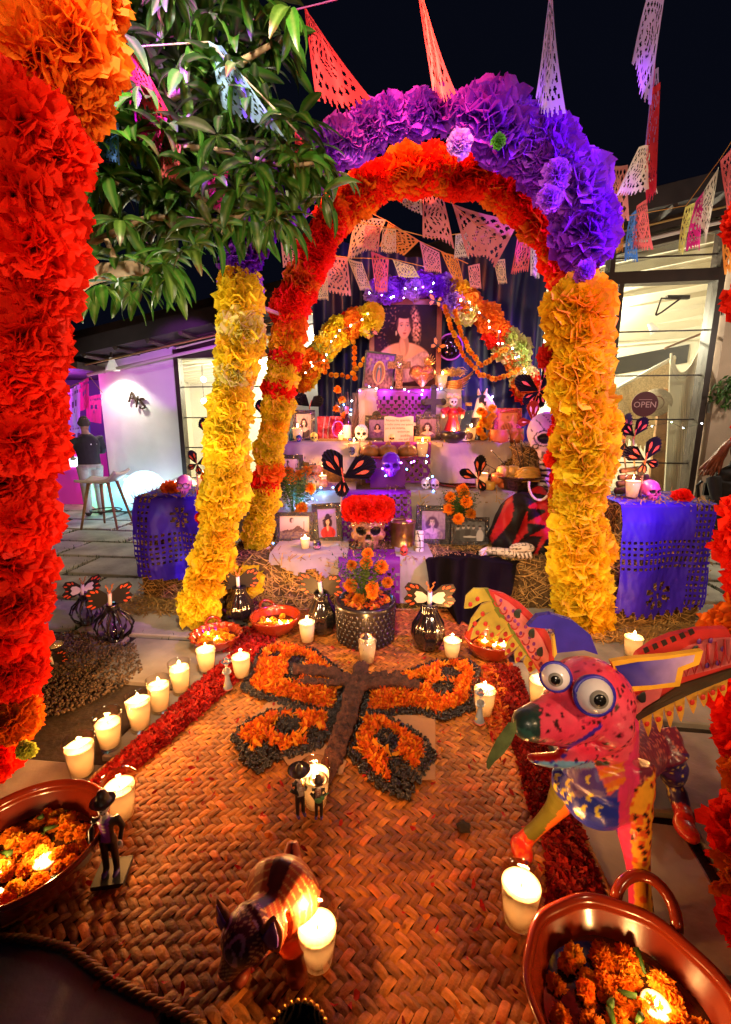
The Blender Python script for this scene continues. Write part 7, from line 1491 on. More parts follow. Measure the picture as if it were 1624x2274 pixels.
# skirt of black cloth flowing to the ground
def skf(a, b):
    P0 = [(975, 1226, 3.66), (1035, 1220, 3.68), (1090, 1222, 3.66), (1175, 1230, 3.6)]; P1 = [(944, 1240, 3.34), (1000, 1238, 3.32), (1070, 1240, 3.30), (1150, 1256, 3.30)]; P2 = [(952, 1300, 3.27), (1000, 1330, 3.22), (1060, 1335, 3.2), (1136, 1318, 3.24)]; P3 = [(985, 1345, 3.26), (1020, 1386, 3.12), (1050, 1398, 3.08), (1075, 1384, 3.12)]
    L_ = [P0, P1, P2, P3]; i = min(2, int(b * 3)); f = b * 3 - i
    def row(Rw): j = min(2, int(a * 3)); g = a * 3 - j; return [lerp(x, y, g) for x, y in zip(Rw[j], Rw[j + 1])]
    r0, r1 = row(L_[i]), row(L_[i + 1]); f = f * f * (3 - 2 * f) if i else f; q = [lerp(x, y, f) for x, y in zip(r0, r1)]; p = at(*q); p.y -= (.05 * math.sin(a * 17 + b * 3) + .05 * mnoise.noise(Vector((a * 7, b * 3, 2)))) * min(1, b * 2); p.z = max(.02, p.z); return p
m = MB(); m.grid(skf, 60, 40); obj('black_skirt', m, black_cloth, ct, True)
bonep = M('bone_cloth', (.72, .60, .52), .6)
def bone_lines(par, P_, r, n): 
    for k in range(n): pass
m = MB(); m.cur = (.72, .6, .52); m.tube(path([at(1080, 1222, 3.50), at(1110, 1225, 3.47), at(1140, 1230, 3.46)], 40), [.05 + .02 * (i / 39) for i in range(40)], 28, True, .6); m.paint(lambda p: (.02, .012, .01) if (proj(p)[0] % 9.5 < 1.3 or proj(p)[1] % 8.5 < 1.1) else (.74, .60, .52)); m.cur = (1, 0, 0); hnd = obj('hand', m, capem, ct, True, label='bony hand in a white bone glove')
for k in range(4): m = MB(); q = at(1084, 1216 + k * 5, 3.48); m.tube([q, q + Vector((-.05, -.03, -.01)), q + Vector((-.075, -.03, -.03))], [.014, .013, .009], 8); obj('finger', m, bonep, hnd, True)
m = MB(); m.cur = (.72, .6, .52); m.ball(at(1160, 1217, 3.44), (.10, .05, .045), 40, 24); m.paint(lambda p: (.02, .012, .01) if ((proj(p)[0] + 3 * math.sin(proj(p)[1] * .2)) % 8 < 1.1 or proj(p)[1] % 7 < 1) else (.74, .60, .52)); m.cur = (1, 0, 0); h2 = obj('hand', m, capem, ct, True)
for k in range(4): m = MB(); q = at(1150 + k * 9, 1226, 3.41); m.tube([q, q + Vector((.01, -.01, -.035)), q + Vector((.008, .01, -.06))], [.014, .012, .009], 8); obj('finger', m, bonep, h2, True)
m = MB(); m.cur = (.72, .6, .52); m.tube(path([at(932, 1178, 3.60), at(931, 1215, 3.58), at(932, 1238, 3.56)], 44), [.038 + .012 * (i / 43) for i in range(44)], 28, True, .8); m.tube(path([at(930, 1236, 3.56), at(945, 1244, 3.48), at(962, 1244, 3.44)], 20), .042, 20, True, .7)
m.paint(lambda p: (.02, .012, .01) if (proj(p)[1] % 15 < 1.6 or abs(proj(p)[0] - 931 - 3 * math.sin(proj(p)[1] * .1)) < 1.3) else (.78, .68, .62)); m.cur = (1, 0, 0); obj('foot', m, capem, ct, True, label='white foot with black bone lines')
# ================================================================== CUT PAPER BANNERS
random.seed(81)
def flagmask(seed):
    rs = random.Random(seed); k = rs.uniform(5, 8); mo = rs.random()
    def f(a, b):
        if a < .07 or a > .93 or b < .07: return True
        if b > .90: return abs(((a * 9) % 1) - .5) < .5 - (b - .90) * 4.5
        d = math.hypot((a - .5) / .30, (b - .48) / .26)
        if d < 1: return not (d < .82 and math.sin(a * 40 + 5 * math.sin(b * 16 + mo * 9)) * math.sin(b * 34 + mo * 7) > .25)
        if d < 1.14 or (.84 < b < .90): return True
        x, y = (a + b * .8) * k, (a - b * .8) * k
        return not (abs(x % 1 - .5) < .30 and abs(y % 1 - .5) < .30)
    return f
def tissue(nm, c): return M('tissue_' + nm, c, .6, tl=.45, spec=.2)
TC = {'pink': tissue('pink', (.85, .16, .20)), 'red': tissue('red', (.80, .05, .07)), 'white': tissue('white', (.80, .72, .66)), 'rose': tissue('rose', (.82, .30, .32)), 'magenta': tissue('magenta', (.70, .03, .30)), 'blue': tissue('blue', (.08, .22, .70)), 'sky': tissue('sky', (.30, .50, .85)), 'lilac': tissue('lilac', (.52, .38, .85)), 'yellow': tissue('yellow', (.80, .75, .25)), 'orange': tissue('orange', (.85, .32, .06)), 'cream': tissue('cream', (.82, .58, .36))}
def banner(lab, flags, y, cordc=(.6, .3, .1), cord=None):
    """flags: (corners TL TR BL BR on the layout, colour, depth change)"""
    t = thing('cut_paper_banner', lab, 'banner', at(*flags[0][0], y), 0, 'strings of cut paper banners')
    pts = [at(*q, y) for q in cord] if cord else [at(*f[k], y + f[5]) for f in flags for k in (0, 1)]
    m = MB(); m.tube(pts, .004, 5); obj('cord', m, M('cord_%d' % int(cordc[0] * 99), cordc, .6), t)
    for i, (tl_, tr_, bl_, br_, c, dy) in enumerate(flags):
        A, B, C, Dd = at(*tl_, y + dy), at(*tr_, y + dy - .01), at(*bl_, y + dy + .04), at(*br_, y + dy - .05); ph = ru(0, 6); sz = max((A - C).length, (B - A).length)
        def fn(a, b): p = A.lerp(B, a).lerp(C.lerp(Dd, a), b); p.y += sz * .09 * math.sin(a * 5 + ph + b * 2) * (.3 + b); return p
        n = 40 if sz > .22 else 30; m = MB(); m.grid(fn, n, int(n * 1.15), flagmask(i + int(y * 10))); obj('paper_flag', m, TC[c], t)
    return t
banner('high banner string with tall red, pink, violet and white flags against the night sky', [((676, 18), (690, 30), (704, 236), (824, 226), 'red', 0), ((930, -10), (940, -14), (958, 214), (1012, 210), 'pink', 0), ((1219, -6), (1230, -6), (1184, 226), (1250, 262), 'lilac', .1), ((1438, -8), (1478, -8), (1396, 150), (1448, 232), 'lilac', .1)], 2.75, (.6, .1, .5), [(270, 105), (470, 62), (676, 16), (935, -50), (1225, -60), (1470, -60), (1640, -40)])
banner('narrow twisted red and white banner strips dropping at the right of the arch', [((1446, 150), (1462, 150), (1440, 330), (1452, 330), 'lilac', 0), ((1452, 190), (1466, 185), (1438, 440), (1450, 450), 'red', -.05), ((1420, 325), (1448, 320), (1362, 440), (1440, 420), 'white', 0), ((1440, 400), (1452, 395), (1430, 425), (1460, 430), 'white', .05)], 3.6, (.6, .5, .4), [(1455, 130), (1452, 190), (1448, 320)])
banner('banner string over the right window with white, blue, pink, yellow and magenta flags', [((1348, 372), (1396, 364), (1340, 486), (1392, 494), 'rose', 0), ((1372, 478), (1384, 475), (1372, 560), (1382, 560), 'orange', .05), ((1400, 478), (1416, 462), (1384, 582), (1422, 578), 'blue', .02), ((1416, 455), (1438, 440), (1398, 556), (1454, 552), 'pink', 0), ((1524, 458), (1546, 448), (1502, 562), (1522, 562), 'yellow', 0), ((1546, 448), (1562, 424), (1526, 556), (1562, 552), 'magenta', 0), ((1566, 420), (1596, 370), (1540, 492), (1572, 540), 'white', -.04), ((1600, 356), (1650, 300), (1606, 482), (1650, 500), 'pink', -.05), ((1610, 492), (1640, 480), (1604, 612), (1640, 600), 'orange', 0)], 5.1, (.7, .35, .08), [(1330, 505), (1400, 478), (1524, 456), (1600, 352), (1660, 260)])
banner('banner string behind the red crown with white and pink flags over the altar', [((886, 424), (936, 428), (880, 444), (938, 480), 'white', 0), ((938, 420), (980, 420), (940, 522), (1010, 552), 'rose', 0), ((1004, 452), (1150, 494), (1042, 562), (1100, 592), 'rose', 0), ((1152, 502), (1182, 520), (1136, 606), (1170, 606), 'pink', 0), ((1182, 520), (1202, 528), (1176, 614), (1200, 616), 'white', .1), ((1098, 578), (1122, 574), (1106, 632), (1127, 628), 'cream', .2)], 4.25, (.75, .2, .12), [(840, 400), (940, 418), (1004, 450), (1060, 500), (1145, 490), (1215, 535)])
banner('banner string with orange cream and pink flags dipping above the portrait', [((790, 474), (858, 488), (770, 576), (830, 556), 'cream', 0), ((862, 494), (932, 534), (842, 548), (898, 564), 'orange', 0), ((932, 536), (976, 560), (944, 600), (980, 608), 'rose', 0), ((980, 558), (1016, 568), (1008, 622), (1032, 624), 'orange', 0)], 4.6, (.8, .3, .1), [(760, 440), (860, 490), (932, 535), (1040, 585)])
banner('short rows of pale pink and cream flags crossing the middle of the arch', [((812, 500), (846, 504), (806, 552), (840, 560), 'rose', 0), ((850, 506), (880, 508), (846, 560), (880, 562), 'cream', 0), ((1012, 520), (1044, 514), (1010, 572), (1042, 574), 'white', 0), ((1050, 512), (1086, 506), (1054, 568), (1088, 566), 'rose', 0), ((700, 610), (728, 606), (702, 664), (730, 668), 'cream', .1), ((1040, 590), (1066, 584), (1044, 640), (1070, 640), 'rose', .1)], 4.45, (.7, .2, .2), [(780, 490), (880, 508), (960, 528), (1044, 514), (1140, 490)])
banner('lowest banner string with pink, white and green yellow flags in front of the portrait top', [((720, 570), (772, 572), (716, 650), (780, 656), 'rose', 0), ((772, 574), (804, 582), (800, 642), (826, 646), 'cream', 0), ((824, 558), (864, 572), (834, 648), (860, 650), 'pink', 0), ((872, 576), (918, 590), (886, 614), (932, 618), 'yellow', 0)], 4.75, (.7, .3, .1), [(690, 560), (780, 572), (870, 574), (980, 600)])
banner('pink banner pieces behind the left side of the red crown', [((622, 522), (692, 536), (628, 592), (680, 604), 'rose', 0), ((705, 438), (752, 428), (712, 482), (748, 486), 'pink', 0), ((472, 506), (512, 500), (484, 540), (512, 552), 'cream', 0)], 4.1, (.6, .2, .2), [(470, 500), (625, 520), (760, 425)])
banner('red, blue and magenta banner flags among the mango leaves', [((284, 104), (300, 108), (292, 236), (382, 262), 'red', .0), ((296, 240), (372, 262), (300, 310), (352, 330), 'magenta', .05), ((464, 92), (492, 100), (492, 232), (640, 318), 'sky', .0), ((425, 392), (508, 378), (440, 460), (502, 474), 'magenta', .1), ((350, 300), (402, 320), (350, 400), (392, 395), 'pink', .1), ((204, 268), (264, 262), (222, 352), (262, 362), 'blue', 0), ((655, 290), (672, 310), (655, 352), (690, 362), 'red', .1)], 2.44, (.5, .35, .3), [(200, 265), (284, 104), (464, 92), (660, 292)])
# ================================================================== MANGO TREE
bark = M('mango_bark', (.34, .24, .15), .85, noise=.45, ns=10, bump=.8, bs=22)
lfm = M('mango_leaves', (.055, .16, .02), .34, noise=.2, ns=9, vcol=True, tl=.22, rnd=.35, spec=.5)
tree = thing('mango_tree', 'mango tree with long drooping leaves reaching in from the left behind the red pillar', 'tree', G(60, 1500) + Vector((-.9, .5, 0)))
YT = 2.62
base_ = Vector((-2.7, 2.9, 0)); fork = Vector((-2.45, 2.8, 2.35))
m = MB(); m.tube(path([base_, Vector((-2.65, 2.85, 1.1)), fork, Vector((-2.1, 2.7, 3.2)), Vector((-1.5, 2.6, 4.1))], 16), [.17, .15, .14, .135, .13, .125, .12, .11, .10, .09, .08, .07, .06, .05, .04, .03], 12); obj('trunk', m, bark, tree, True)
for pts, r0, r1 in (([(95, 655, 2.68), (165, 628, 2.62), (215, 606, 2.6), (262, 598, 2.58), (300, 592, 2.56), (332, 606, 2.55)], .060, .030), ([(262, 598, 2.58), (248, 560, 2.56), (236, 530, 2.55)], .022, .012), ([(120, 600, 2.7), (240, 470, 2.66), (255, 400, 2.62), (300, 330, 2.6)], .030, .014), ([(300, 330, 2.6), (420, 420, 2.55), (520, 490, 2.5), (560, 470, 2.48)], .018, .010), ([(160, 560, 2.7), (330, 480, 2.6), (500, 492, 2.5)], .020, .010), ([(150, 300, 2.75), (300, 250, 2.65), (460, 180, 2.6), (600, 100, 2.55)], .03, .012), ([(280, 320, 2.62), (480, 330, 2.52), (640, 370, 2.46), (700, 360, 2.44)], .018, .008), ([(100, 655, 2.68), Vector((-2.48, 2.8, 2.2))], .06, .075)):
    P_ = [at(*q) if not isinstance(q, Vector) else q for q in pts]; n = 12; m = MB(); m.tube(path(P_, n), [lerp(r0, r1, i / (n - 1)) * (1 + .12 * math.sin(i * 2.1)) for i in range(n)], 9); obj('branch', m, bark, tree, True)
def leaf_mesh(seed):
    rs = random.Random(seed); m = MB(); n = 10; droop = rs.uniform(.5, 1.3); wv = rs.uniform(0, 6); fold = rs.uniform(.15, .45); g = rs.uniform(.7, 1.3); tw = rs.uniform(-.5, .5)
    x = y = 0; pts = []
    for k in range(n + 1): a = droop * (k / n) ** 1.2; pts.append((x, y)); x += math.cos(a) / n; y -= math.sin(a) / n
    for k in range(n + 1):
        t = k / n; w_ = .150 * (math.sin(math.pi * min(1, t * .97 + .02)) ** .72) * (1 - .25 * t) + .002; ro = tw * t
        for q in (-1, -.5, 0, .5, 1):
            c = (.17, .28, .06) if q == 0 else (.050 * g, .19 * g, .018 * g) if seed < 6 else (.075 * g, .16 * g, .02 * g) if t < .75 or seed == 7 else (.12, .07, .02); m.cur = c
            z = pts[k][1] + fold * abs(q) * w_ + .008 * math.sin(t * 22 + wv + q) * abs(q); yy = q * w_
            m.av((pts[k][0], yy * math.cos(ro) - .3 * z * math.sin(ro), z + yy * math.sin(ro)))
    for k in range(n):
        for q in range(4): i = k * 5 + q; m.f.append((i, i + 5, i + 6, i + 1))
    return m
LV = [leaf_mesh(k) for k in range(8)]; lme = [l.mesh('leaf', lfm, None, True) for l in LV]
crown_poly = [(285, -60), (640, -60), (655, 60), (640, 130), (600, 190), (660, 250), (735, 335), (742, 400), (700, 470), (640, 500), (545, 490), (450, 520), (420, 560), (400, 600), (330, 600), (240, 620), (190, 590), (165, 470), (190, 300), (250, 150)]
leaves = []
def whorl(u, v, y, n, s=1.0):
    c = at(u, v, y); L0 = 92 * mpp(c) * s; a0 = ru(0, 6.28)
    for k in range(n):
        a = a0 + k * 2.4 + ru(-.3, .3); el = ru(-.9, .45); d = Vector((math.cos(a) * math.cos(el), math.sin(a) * math.cos(el) * .8 - .12, math.sin(el))).normalized()
        x = d; up = Vector((0, 0, 1)); yv = up.cross(x).normalized(); z = x.cross(yv); rot = Matrix((x, yv, z)).transposed().to_4x4() @ Matrix.Rotation(ru(-.5, .5), 4, 'X')
        leaves.append((y, Matrix.Translation(c + d * .012) @ rot @ Matrix.Scale(L0 * ru(.66, 1.25), 4)))
random.seed(5); cnt = 0
while cnt < 150:
    u, v = ru(160, 750), ru(-50, 620)
    if not inpoly(u, v, crown_poly): continue
    cnt += 1; whorl(u, v, ru(2.40, 2.95), random.randrange(7, 11))
for u, v in ((225, 630), (265, 628), (310, 640), (345, 600), (375, 610), (395, 560), (430, 540), (700, 370), (715, 430), (655, 460), (610, 480), (560, 470)): whorl(u, v, ru(2.42, 2.6), 7, .85)
leaves.sort(key=lambda q: q[0]); rest = MB()
for k, (y, mt) in enumerate(leaves):
    q = random.randrange(8)
    if k < 290: inst('leaf', lme[q], tree, Matrix.Translation(-tree.location) @ mt)
    else:
        b = len(rest.v); src = LV[q]; rest.v += [tuple(mt @ Vector(p)) for p in src.v]; rest.c += src.c; rest.f += [tuple(x + b for x in f) for f in src.f]
rest.cur = (0, 1, 0); obj('leaf_mass', rest, lfm, tree, True, kind='stuff')
# ================================================================== THE LEFT YARD, THE SHOP CONTENTS, THE PEOPLE
random.seed(91)
# bar stool
p = G(240, 1168); ks = mpp(p); st = thing('bar_stool', 'white shell bar stool on four wooden legs before the white wall', 'stool', p); H = 108 * ks; wd = 34 * ks
legm = M('beech_leg', (.34, .17, .07), .5, noise=.3, ns=9)
for x, y in ((-1, -1), (1, -1), (-.62, .9), (1.1, .8)): m = MB(); m.tube([(x * wd * 1.15, y * wd, 0), (x * wd * .62, y * wd * .5, H * .92)], [.014, .024], 8); obj('leg', m, legm, st, True, False)
m = MB(); m.tube([(math.cos(a) * wd * .95, math.sin(a) * wd * .8, H * .34) for a in [k / 16 * 6.2832 for k in range(17)]], .010, 6); obj('foot_ring', m, dark, st, True, False)
sm = MB()
def seatf(a, b): x = (a - .5) * 2; y = (b - .5) * 2; return (x * wd * 1.25, y * wd * .9, H * (.96 + .045 * abs(y) ** 2 + (.17 * max(0, x) ** 3.2) - .02 * (1 - x * x)) )
sm.grid(seatf, 20, 14); so = obj('seat', sm, M('seat_shell', (.62, .52, .46), .4), st, True, False); md = so.modifiers.new('thick', 'SOLIDIFY'); md.thickness = .035
# glowing orbs and mirror ball
for (u, v, r, c, e, lab) in ((232, 1098, 34, (.40, 1, .68), .62, 'pale green glowing orb on the ground behind the stool legs'), (332 - 10, 1085, 46, (.55, .88, 1), .72, 'large white blue glowing orb leaning by the white wall'), (278, 1078, 40, (.30, .80, 1), .62, 'cyan glowing orb between the green and the white blue one')):
    q = fac(u, v, .5); rr = r * mpp(q); q.z = rr; o = thing('light_orb', lab, 'lamp', q, 0, 'glowing orbs on the ground'); m = MB(); m.ball((0, 0, 0), rr, 28, 18); obj('shell', m, M('orb_%d' % u, c, .3, emit=e, ecol=c), o, True, False); lamp('orb_light', 'POINT', q + Vector((.05, -rr - .12, .1)), 2.2, c, None, .1)
q = fac(408, 1096, .42); rr = 40 * mpp(q); q.z = rr; o = thing('mirror_ball', 'silver mirror ball on the ground at the foot of the white wall', 'mirror ball', q); m = MB(); m.ball((0, 0, 0), rr, 36, 22); obj('mirror_tiles', m, M('mirror_tile', (.75, .75, .78), .12, 1), o, False, False)
lamp('mirror_ball_light', 'POINT', fac(380, 1110, .35), 5, (.8, 1, 1), None, .05)
# pink lit stall left of the wall
pk = M('pink_box', (.75, .05, .45), .5, emit=.10, ecol=(1, .05, .55))
q = fac(176, 1120, 0.0); bx = thing('pink_cabinet', 'bright pink cabinet with a white sign shape, far left behind the pillar', 'cabinet', Vector((q.x, 8.1, 0))); m = MB(); m.box((0, 0, .50), (.75, .5, 1.0)); obj('cabinet_body', m, pk, bx, False, False)
m = MB(); m.box((.06, -.27, .74), (.26, .03, .17)); obj('sign_shape', m, M('pale_sign', (.75, .85, 1), .4, emit=1.6, ecol=(.7, .85, 1)), bx, False, False); m = MB(); m.tube([(.31, -.27, .05), (.31, -.27, 1.2)], .02, 8); obj('neon_tube', m, M('neon', (1, .25, .15), .4, emit=7, ecol=(1, .25, .12)), bx, False, False)
lamp('stall_light', 'POINT', (q.x + .1, 7.6, 2.0), 20, (1, .06, .72), None, .1); lamp('stall_light', 'POINT', (q.x - .1, 8.4, 1.6), 16, (.35, .08, 1), None, .1)
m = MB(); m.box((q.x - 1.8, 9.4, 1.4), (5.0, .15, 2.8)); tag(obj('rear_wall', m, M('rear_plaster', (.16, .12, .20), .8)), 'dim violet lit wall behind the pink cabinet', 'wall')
m = MB(); m.box((q.x - .6, 8.2, 2.25), (2.8, 2.2, .10)); tag(obj('stall_roof', m, darkwood), 'dark flat roof over the pink cabinet', 'roof')
t = thing('cut_paper_banner', 'skull shaped white and pink cut paper flags hanging left of the wall', 'banner', at(180, 850, 7.3), 0, 'strings of cut paper banners')
for tl_, tr_, bl_, br_, c in (((150, 865), (180, 852), (152, 950), (178, 945), 'lilac'), ((175, 850), (198, 838), (178, 912), (198, 905), 'magenta'), ((190, 880), (226, 875), (192, 935), (226, 940), 'magenta'), ((150, 945), (190, 940), (150, 1000), (188, 995), 'lilac'), ((182, 930), (200, 930), (184, 980), (202, 985), 'blue')):
    A, B, C, Dd = [at(*k, 7.3) for k in (tl_, tr_, bl_, br_)]; m = MB(); m.grid(lambda a, b: A.lerp(B, a).lerp(C.lerp(Dd, a), b) + Vector((0, .03 * math.sin(a * 6), 0)), 22, 26, lambda a, b: not ((abs(abs(a - .5) - .18) < .09 and abs(b - .42) < .09) or (abs(a - .5) < .05 and abs(b - .6) < .05) or (.12 < b < .2 and int(a * 14) % 2))); obj('paper_flag', m, TC[c], t)
m = MB(); m.tube([at(150, 862, 7.3), at(200, 836, 7.3), at(228, 872, 7.3)], .006, 5); obj('cord', m, M('twine'), t)
# man in dark polo shirt, from behind
def human_paint(fn, bb): bb.paint(fn); bb.cur = (1, 0, 0)
clothm = M('clothing', (.3, .3, .3), .75, vcol=True, noise=.15, ns=14, bump=.15, bs=40)
p = at(212, 1136, 6.9); p.z = 0; s = 1.50 / 1.75; mn = thing('person', 'man in a dark grey polo shirt and pale trousers standing with his back turned', 'person', p, .75)
V = lambda x, y, z: Vector((x * s, y * s, z * s))
mb = MB()
for x in (-1, 1): mb.tube(path([V(.10 * x, -.02 * x, .06), V(.10 * x, 0, .48), V(.10 * x, 0, .90)], 7), [.060 * s, .065 * s, .075 * s, .08 * s, .088 * s, .10 * s, .115 * s], 12); mb.ball(V(.10 * x, .07, .045), (.05 * s, .13 * s, .045 * s), 10, 6)
mb.tube(path([V(0, 0, .86), V(0, 0, 1.02), V(0, .01, 1.22), V(0, .02, 1.40), V(0, .03, 1.48)], 9), [.185 * s, .19 * s, .185 * s, .19 * s, .205 * s, .215 * s, .21 * s, .16 * s, .07 * s], 16, True, .62)
for x in (-1, 1): mb.tube(path([V(.19 * x, .02, 1.41), V(.27 * x, .06, 1.14), V(.18 * x, .30, 1.06 + .05 * x)], 8), [.075 * s, .068 * s, .06 * s, .055 * s, .048 * s, .044 * s, .038 * s, .034 * s], 10)
mb.tube([V(0, .03, 1.42), V(0, .04, 1.56)], .06 * s, 10)
mb.ball(V(0, .05, 1.645), (.085 * s, .105 * s, .125 * s), 14, 10); mb.ball(V(0, .14, 1.62), (.022 * s, .03 * s, .02 * s), 8, 6)
for x in (-1, 1): mb.ball(V(.088 * x, .045, 1.635), (.016 * s, .028 * s, .036 * s), 8, 6)
hb = blob(mb, .014, 4)
def manp(q):
    x, y, z = q.x / s, q.y / s, q.z / s
    if z > 1.50: return (.07, .055, .05) if (y < .085 and z > 1.585 and not (z > 1.715 and abs(x) < .05 and y < .05)) or z > 1.72 else (.50, .28, .22)
    if y > .145 and abs(x) > .12 and z > .9: return (.50, .28, .22)
    if z > 1.455 and abs(x) < .07: return (.45, .25, .2)
    if z > .955: return (.035, .030, .038)
    if z > .925: return (.03, .015, .01)
    if z < .075: return (.05, .03, .02)
    return (.50, .44, .36) if not (.84 < z < .90 and y < -.08 and .06 < abs(x) < .14) else (.36, .30, .25)
human_paint(manp, hb); obj('body', hb, clothm, mn, True, False)
for x in (-1, 1):
    m = MB(); c = V(.17 * x, .33, 1.06 + .05 * x); m.ball(c, (.036 * s, .05 * s, .022 * s), 10, 6)
    for k in range(4): m.tube([c + V((k - 1.5) * .018, .03, 0), c + V((k - 1.5) * .02, .07 + .01 * (k in (1, 2)), -.005), c + V((k - 1.5) * .02, .09 + .012 * (k in (1, 2)), -.03)], [.010 * s, .009 * s, .007 * s], 6)
    m.tube([c + V(-.03 * x, 0, .01), c + V(-.05 * x, .04, .015), c + V(-.045 * x, .065, 0)], [.012 * s, .010 * s, .008 * s], 6); obj('hand', m, M('skin', (.50, .28, .22), .5), mn, True, False)
m = MB(); m.box(V(.07, -.145, 1.28), (.10 * s, .012, .018)); obj('printed_strip', m, M('white_print', (.85, .85, .85), .6, emit=.1), mn, False, False)
# woman seated on a folding chair at the right edge
yc = 4.85; g0 = at(1590, 1230, yc); g0.z = 0; ch_ = thing('folding_chair', 'black metal folding chair at the right edge', 'chair', g0); K = mpp(at(1590, 1150, yc))
cm = M('black_metal', (.018, .014, .014), .35, .3)
def tb(nm, pts, r): m = MB(); P_ = [at(u, v, y) for u, v, y in pts]; P_[-1].z = max(.0, P_[-1].z); m.tube(P_, r, 8); obj(nm, m, cm, ch_, True)
for dx, dy in ((0, 0), (62, .12)):
    tb('back_leg', [(1560 + dx, 1068, yc + dy), (1549 + dx, 1078, yc + dy), (1552 + dx, 1105, yc + dy), (1580 + dx, 1165, yc + dy), (1612 + dx, 1235, yc + dy)], .016); tb('front_leg', [(1582 + dx, 1150, yc + dy), (1560 + dx, 1172, yc + dy), (1524 + dx, 1222, yc + dy)], .014)
m = MB(); m.box(at(1600, 1178, yc + .08), (.38, .36, .035)); obj('seat', m, cm, ch_); m = MB(); m.box(at(1600, 1085, yc + .1), (.36, .03, .14)); obj('backrest', m, cm, ch_)
wo = thing('person', 'woman with long reddish hair in dark clothes sitting on the folding chair', 'person', g0 + Vector((.1, .1, 0))); A = lambda u, v, dy=0: at(u, v, yc + .08 + dy)
mb = MB(); mb.tube(path([A(1612, 1165), A(1606, 1110), A(1606, 1065), A(1625, 1040)], 9), [.17, .17, .16, .155, .16, .17, .16, .12, .07], 16, True, .8); mb.tube(path([A(1585, 1058, -.08), A(1592, 1110, -.16), A(1640, 1135, -.2)], 7), [.07, .066, .06, .054, .05, .045, .04], 10); mb.tube(path([A(1606, 1165, -.06), A(1690, 1165, -.1), A(1700, 1230, -.1)], 8), [.11, .11, .10, .085, .075, .065, .06, .055], 12); mb.tube(path([A(1612, 1165, .12), A(1700, 1165, .15), A(1706, 1232, .15)], 8), [.11, .11, .10, .085, .075, .065, .06, .055], 12)
mb.tube([A(1625, 1045), A(1638, 1020)], .05, 10); mb.ball(A(1645, 998), (.085, .10, .12), 14, 10); mb.ball(A(1664, 1002, -.02), (.025, .02, .022), 8, 6)
hb = blob(mb, .014, 4); human_paint(lambda q: (.45, .24, .18) if (proj(q)[1] < 1036 and q.z > 1.1) else (.022, .016, .018), hb); obj('body', hb, clothm, wo, True)
m = MB(); hairm = M('auburn_hair', (.26, .055, .02), .45, noise=.5, ns=40)
for k in range(70):
    a = ru(0, 1); b = ru(-.11, .11); m.tube(path([A(1640 - 8 * a, 968 + 3 * rnd(), b), A(1618 - 8 * a, 984 + 6 * a, b * 1.2 - .03), A(1604 - 14 * a + ru(-5, 5), 1015, b * 1.4 - .06), A(1592 - 34 * a + ru(-8, 8), 1050 + ru(-12, 8), b * 1.5 - .08)], 9), [.02, .026, .03, .03, .03, .026, .022, .016, .004], 6)
obj('hair', m, hairm, wo, True)
# bags under the chair
for u, v, r, c, lab in ((1588, 1212, .16, (.50, .34, .20), 'crumpled beige cloth bag on the paving under the folding chair'), (1562, 1195, .13, (.02, .02, .015), 'dark box shaped bag by the door foot behind the folding chair')):
    q = at(u, v, 5.5); q.z = r * .5; m = MB(); m.ball((0, 0, 0), (r * 1.3, r, r * .55), 20, 14); m.v = [(x * (1 + .25 * mnoise.noise(Vector((x * 12, y * 12, z * 12 + u)))), y, z * (1 + .3 * mnoise.noise(Vector((x * 14, y * 10, u))))) for x, y, z in m.v]; o = obj('cloth_bag', m, M('bag_%d' % u, c, .8, noise=.4, ns=14), None, True); o.location = q; tag(o, lab, 'bag')
# shop contents: yarn curtain, macrame, hat, sign, plank, track lamp
yarn = M('yarn', (.80, .66, .42), .9, noise=.3, ns=40); inn = lambda u, v, d: fac(u, v, -d)
cu = thing('yarn_curtain', 'curtain of pale yarn strands hanging from a slanting rod inside the right window', 'curtain', inn(1440, 900, 1.2)); a, b = inn(1335, 880, 1.3), inn(1500, 792, 1.3)
m = MB(); m.tube([a, b], .03, 8); obj('rod', m, plaster, cu, True)
for k in range(46):
    q = a.lerp(b, k / 45); e = Vector((q.x, q.y, ru(.9, 1.15))); m = MB(); m.box((q + e) / 2, (.026, .008, q.z - e.z)); obj('strand', m, yarn, cu)
mc_ = thing('macrame_hanging', 'long macrame hanging with a scooped neck of knots inside the door glass', 'wall hanging', inn(1525, 900, .35)); a, b = inn(1492, 770, .35), inn(1572, 735, .35)
m = MB(); m.tube([a + Vector((-.1, 0, -.02)), b], .016, 8); obj('rod', m, legm, mc_, True)
for k in range(30):
    t_ = k / 29; q = a.lerp(b, t_); sag = .55 * (1 - (2 * t_ - .9) ** 2) if t_ < .95 else .1; l = ru(.9, 1.0); m = MB(); e = inn(1478 + 62 * t_ + ru(-3, 3), 1118 + ru(-12, 12), .35); q2 = q.copy(); q2.z -= max(0, sag) * .8; m.tube([q2, (q2 + e) / 2 + Vector((ru(-.01, .01), 0, 0)), e], [.013, .014, .02], 5); obj('strand', m, M('cotton', (.82, .74, .58), .9), mc_)
for r in range(4):
    m = MB(); m.tube([a.lerp(b, k / 14) + Vector((0, -.015, -.80 * max(0, .55 * (1 - (2 * k / 14 - .9) ** 2)) - r * .035)) for k in range(15)], .012, 5); obj('knot_row', m, M('cotton'), mc_, True)
m = MB(); q = inn(1462, 1040, .5); m.box((q.x, q.y, .95), (.24, .05, 1.9)); tag(obj('wooden_plank', m, M('plank_wood', (.36, .17, .06), .6, noise=.5, ns=7, bump=.3)), 'tall brown wooden plank standing behind the door glass', 'plank')
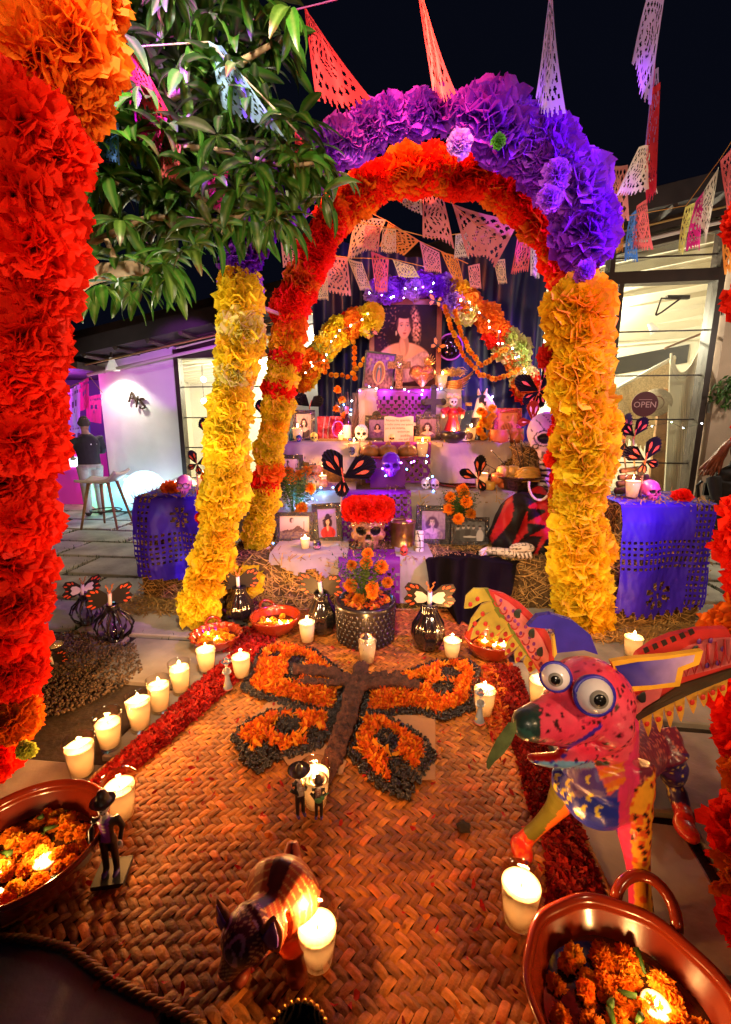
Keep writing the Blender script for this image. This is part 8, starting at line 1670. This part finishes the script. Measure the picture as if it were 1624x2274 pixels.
q = inn(1458, 893, .42); t = thing('straw_hat', 'pale straw hat with braided band hanging behind the round sign', 'hat', q); fr_ = look((-.55, -.75, -.25)); m = MB(); m.lathe([(.19, .0), (.205, .01), (.10, .02), (.085, .09), (.06, .12), (.001, .12)], 28); m.xf(T((0, 0, 0), fr_)); obj('hat_shell', m, M('hat_straw', (.66, .52, .36), .7, noise=.2, ns=40), t, True, False); m = MB(); m.lathe([(.098, .022), (.104, .03), (.096, .05)], 28); m.xf(T((0, 0, 0), fr_)); obj('hat_band', m, M('hat_band', (.30, .10, .04), .5), t, True, False)
q = fac(1432, 897, -.03); t = thing('open_sign', 'round maroon sign reading OPEN hanging on the door glass', 'sign', q); m = MB(); m.lathe([(.001, 0), (.172, 0), (.172, .012), (.001, .012)], 40); m.xf(T((0, 0, 0), Matrix((FE, Vector((0, 0, 1)), FN)).transposed())); obj('disc', m, M('maroon', (.12, .015, .03), .5), t, False, False)
fr_ = Matrix((FE, Vector((0, 0, 1)), FN)).transposed()
for s_, z, sz in (('OPEN', 0, .115), ('bienvenidos', .062, .03)): 
    if s_ == 'OPEN': tt = text_mb(s_, sz); tt.xf(T(Vector((0, 0, z - .01)) + FN * .016, fr_)); obj('lettering', tt, M('sign_pink', (.75, .42, .45), .6), t, False, False)
    else: m = MB(); m.box((0, 0, z + .0), (.17, .002, .006), None); m.xf(T(FN * .015, Matrix.Rotation(math.atan2(FE.y, FE.x), 3, 'Z'))); obj('small_print', m, M('sign_pink'), t, False, False)
q = inn(1442, 718, 1.0); t = thing('track_lamp', 'white cone track lamp on the shop ceiling', 'lamp', q); m = MB(); m.lathe([(.03, .0), (.04, .06), (.065, .16), (.06, .16), (.001, .05)], 18); m.xf(T((0, 0, 0), look((.5, -.3, -.8)))); obj('shade', m, lampm, t, True, False)
for u, v, lab in ((453, 890, 'lower bare bulb hanging in the left shop window'), (452, 842, 'upper small pendant in the left shop window')):
    q = inn(u, v, 1.2); t = thing('pendant_bulb', lab, 'lamp', q); m = MB(); m.ball((0, 0, 0), .05, 10, 8); obj('bulb', m, bulbm, t, True, False); m = MB(); m.tube([(0, 0, .05), (0, 0, .7)], .006, 5); obj('cord', m, dark, t, False, False)
p = fac(1618, 870, .15); t = thing('hanging_plant', 'dark leafy plant on the beige wall at the right edge', 'plant', p); m = MB()
for k in range(160): d = rot_rand() @ Vector((ru(.05, .22), 0, 0)); q = p + d; r = rot_rand(); m.add([q + r @ Vector(v) * .045 for v in ((-1, 0, 0), (0, -.4, .1), (1, 0, 0), (0, .4, .1))], [(0, 1, 2, 3)])
obj('leaves', m, leafm, t, kind='stuff')
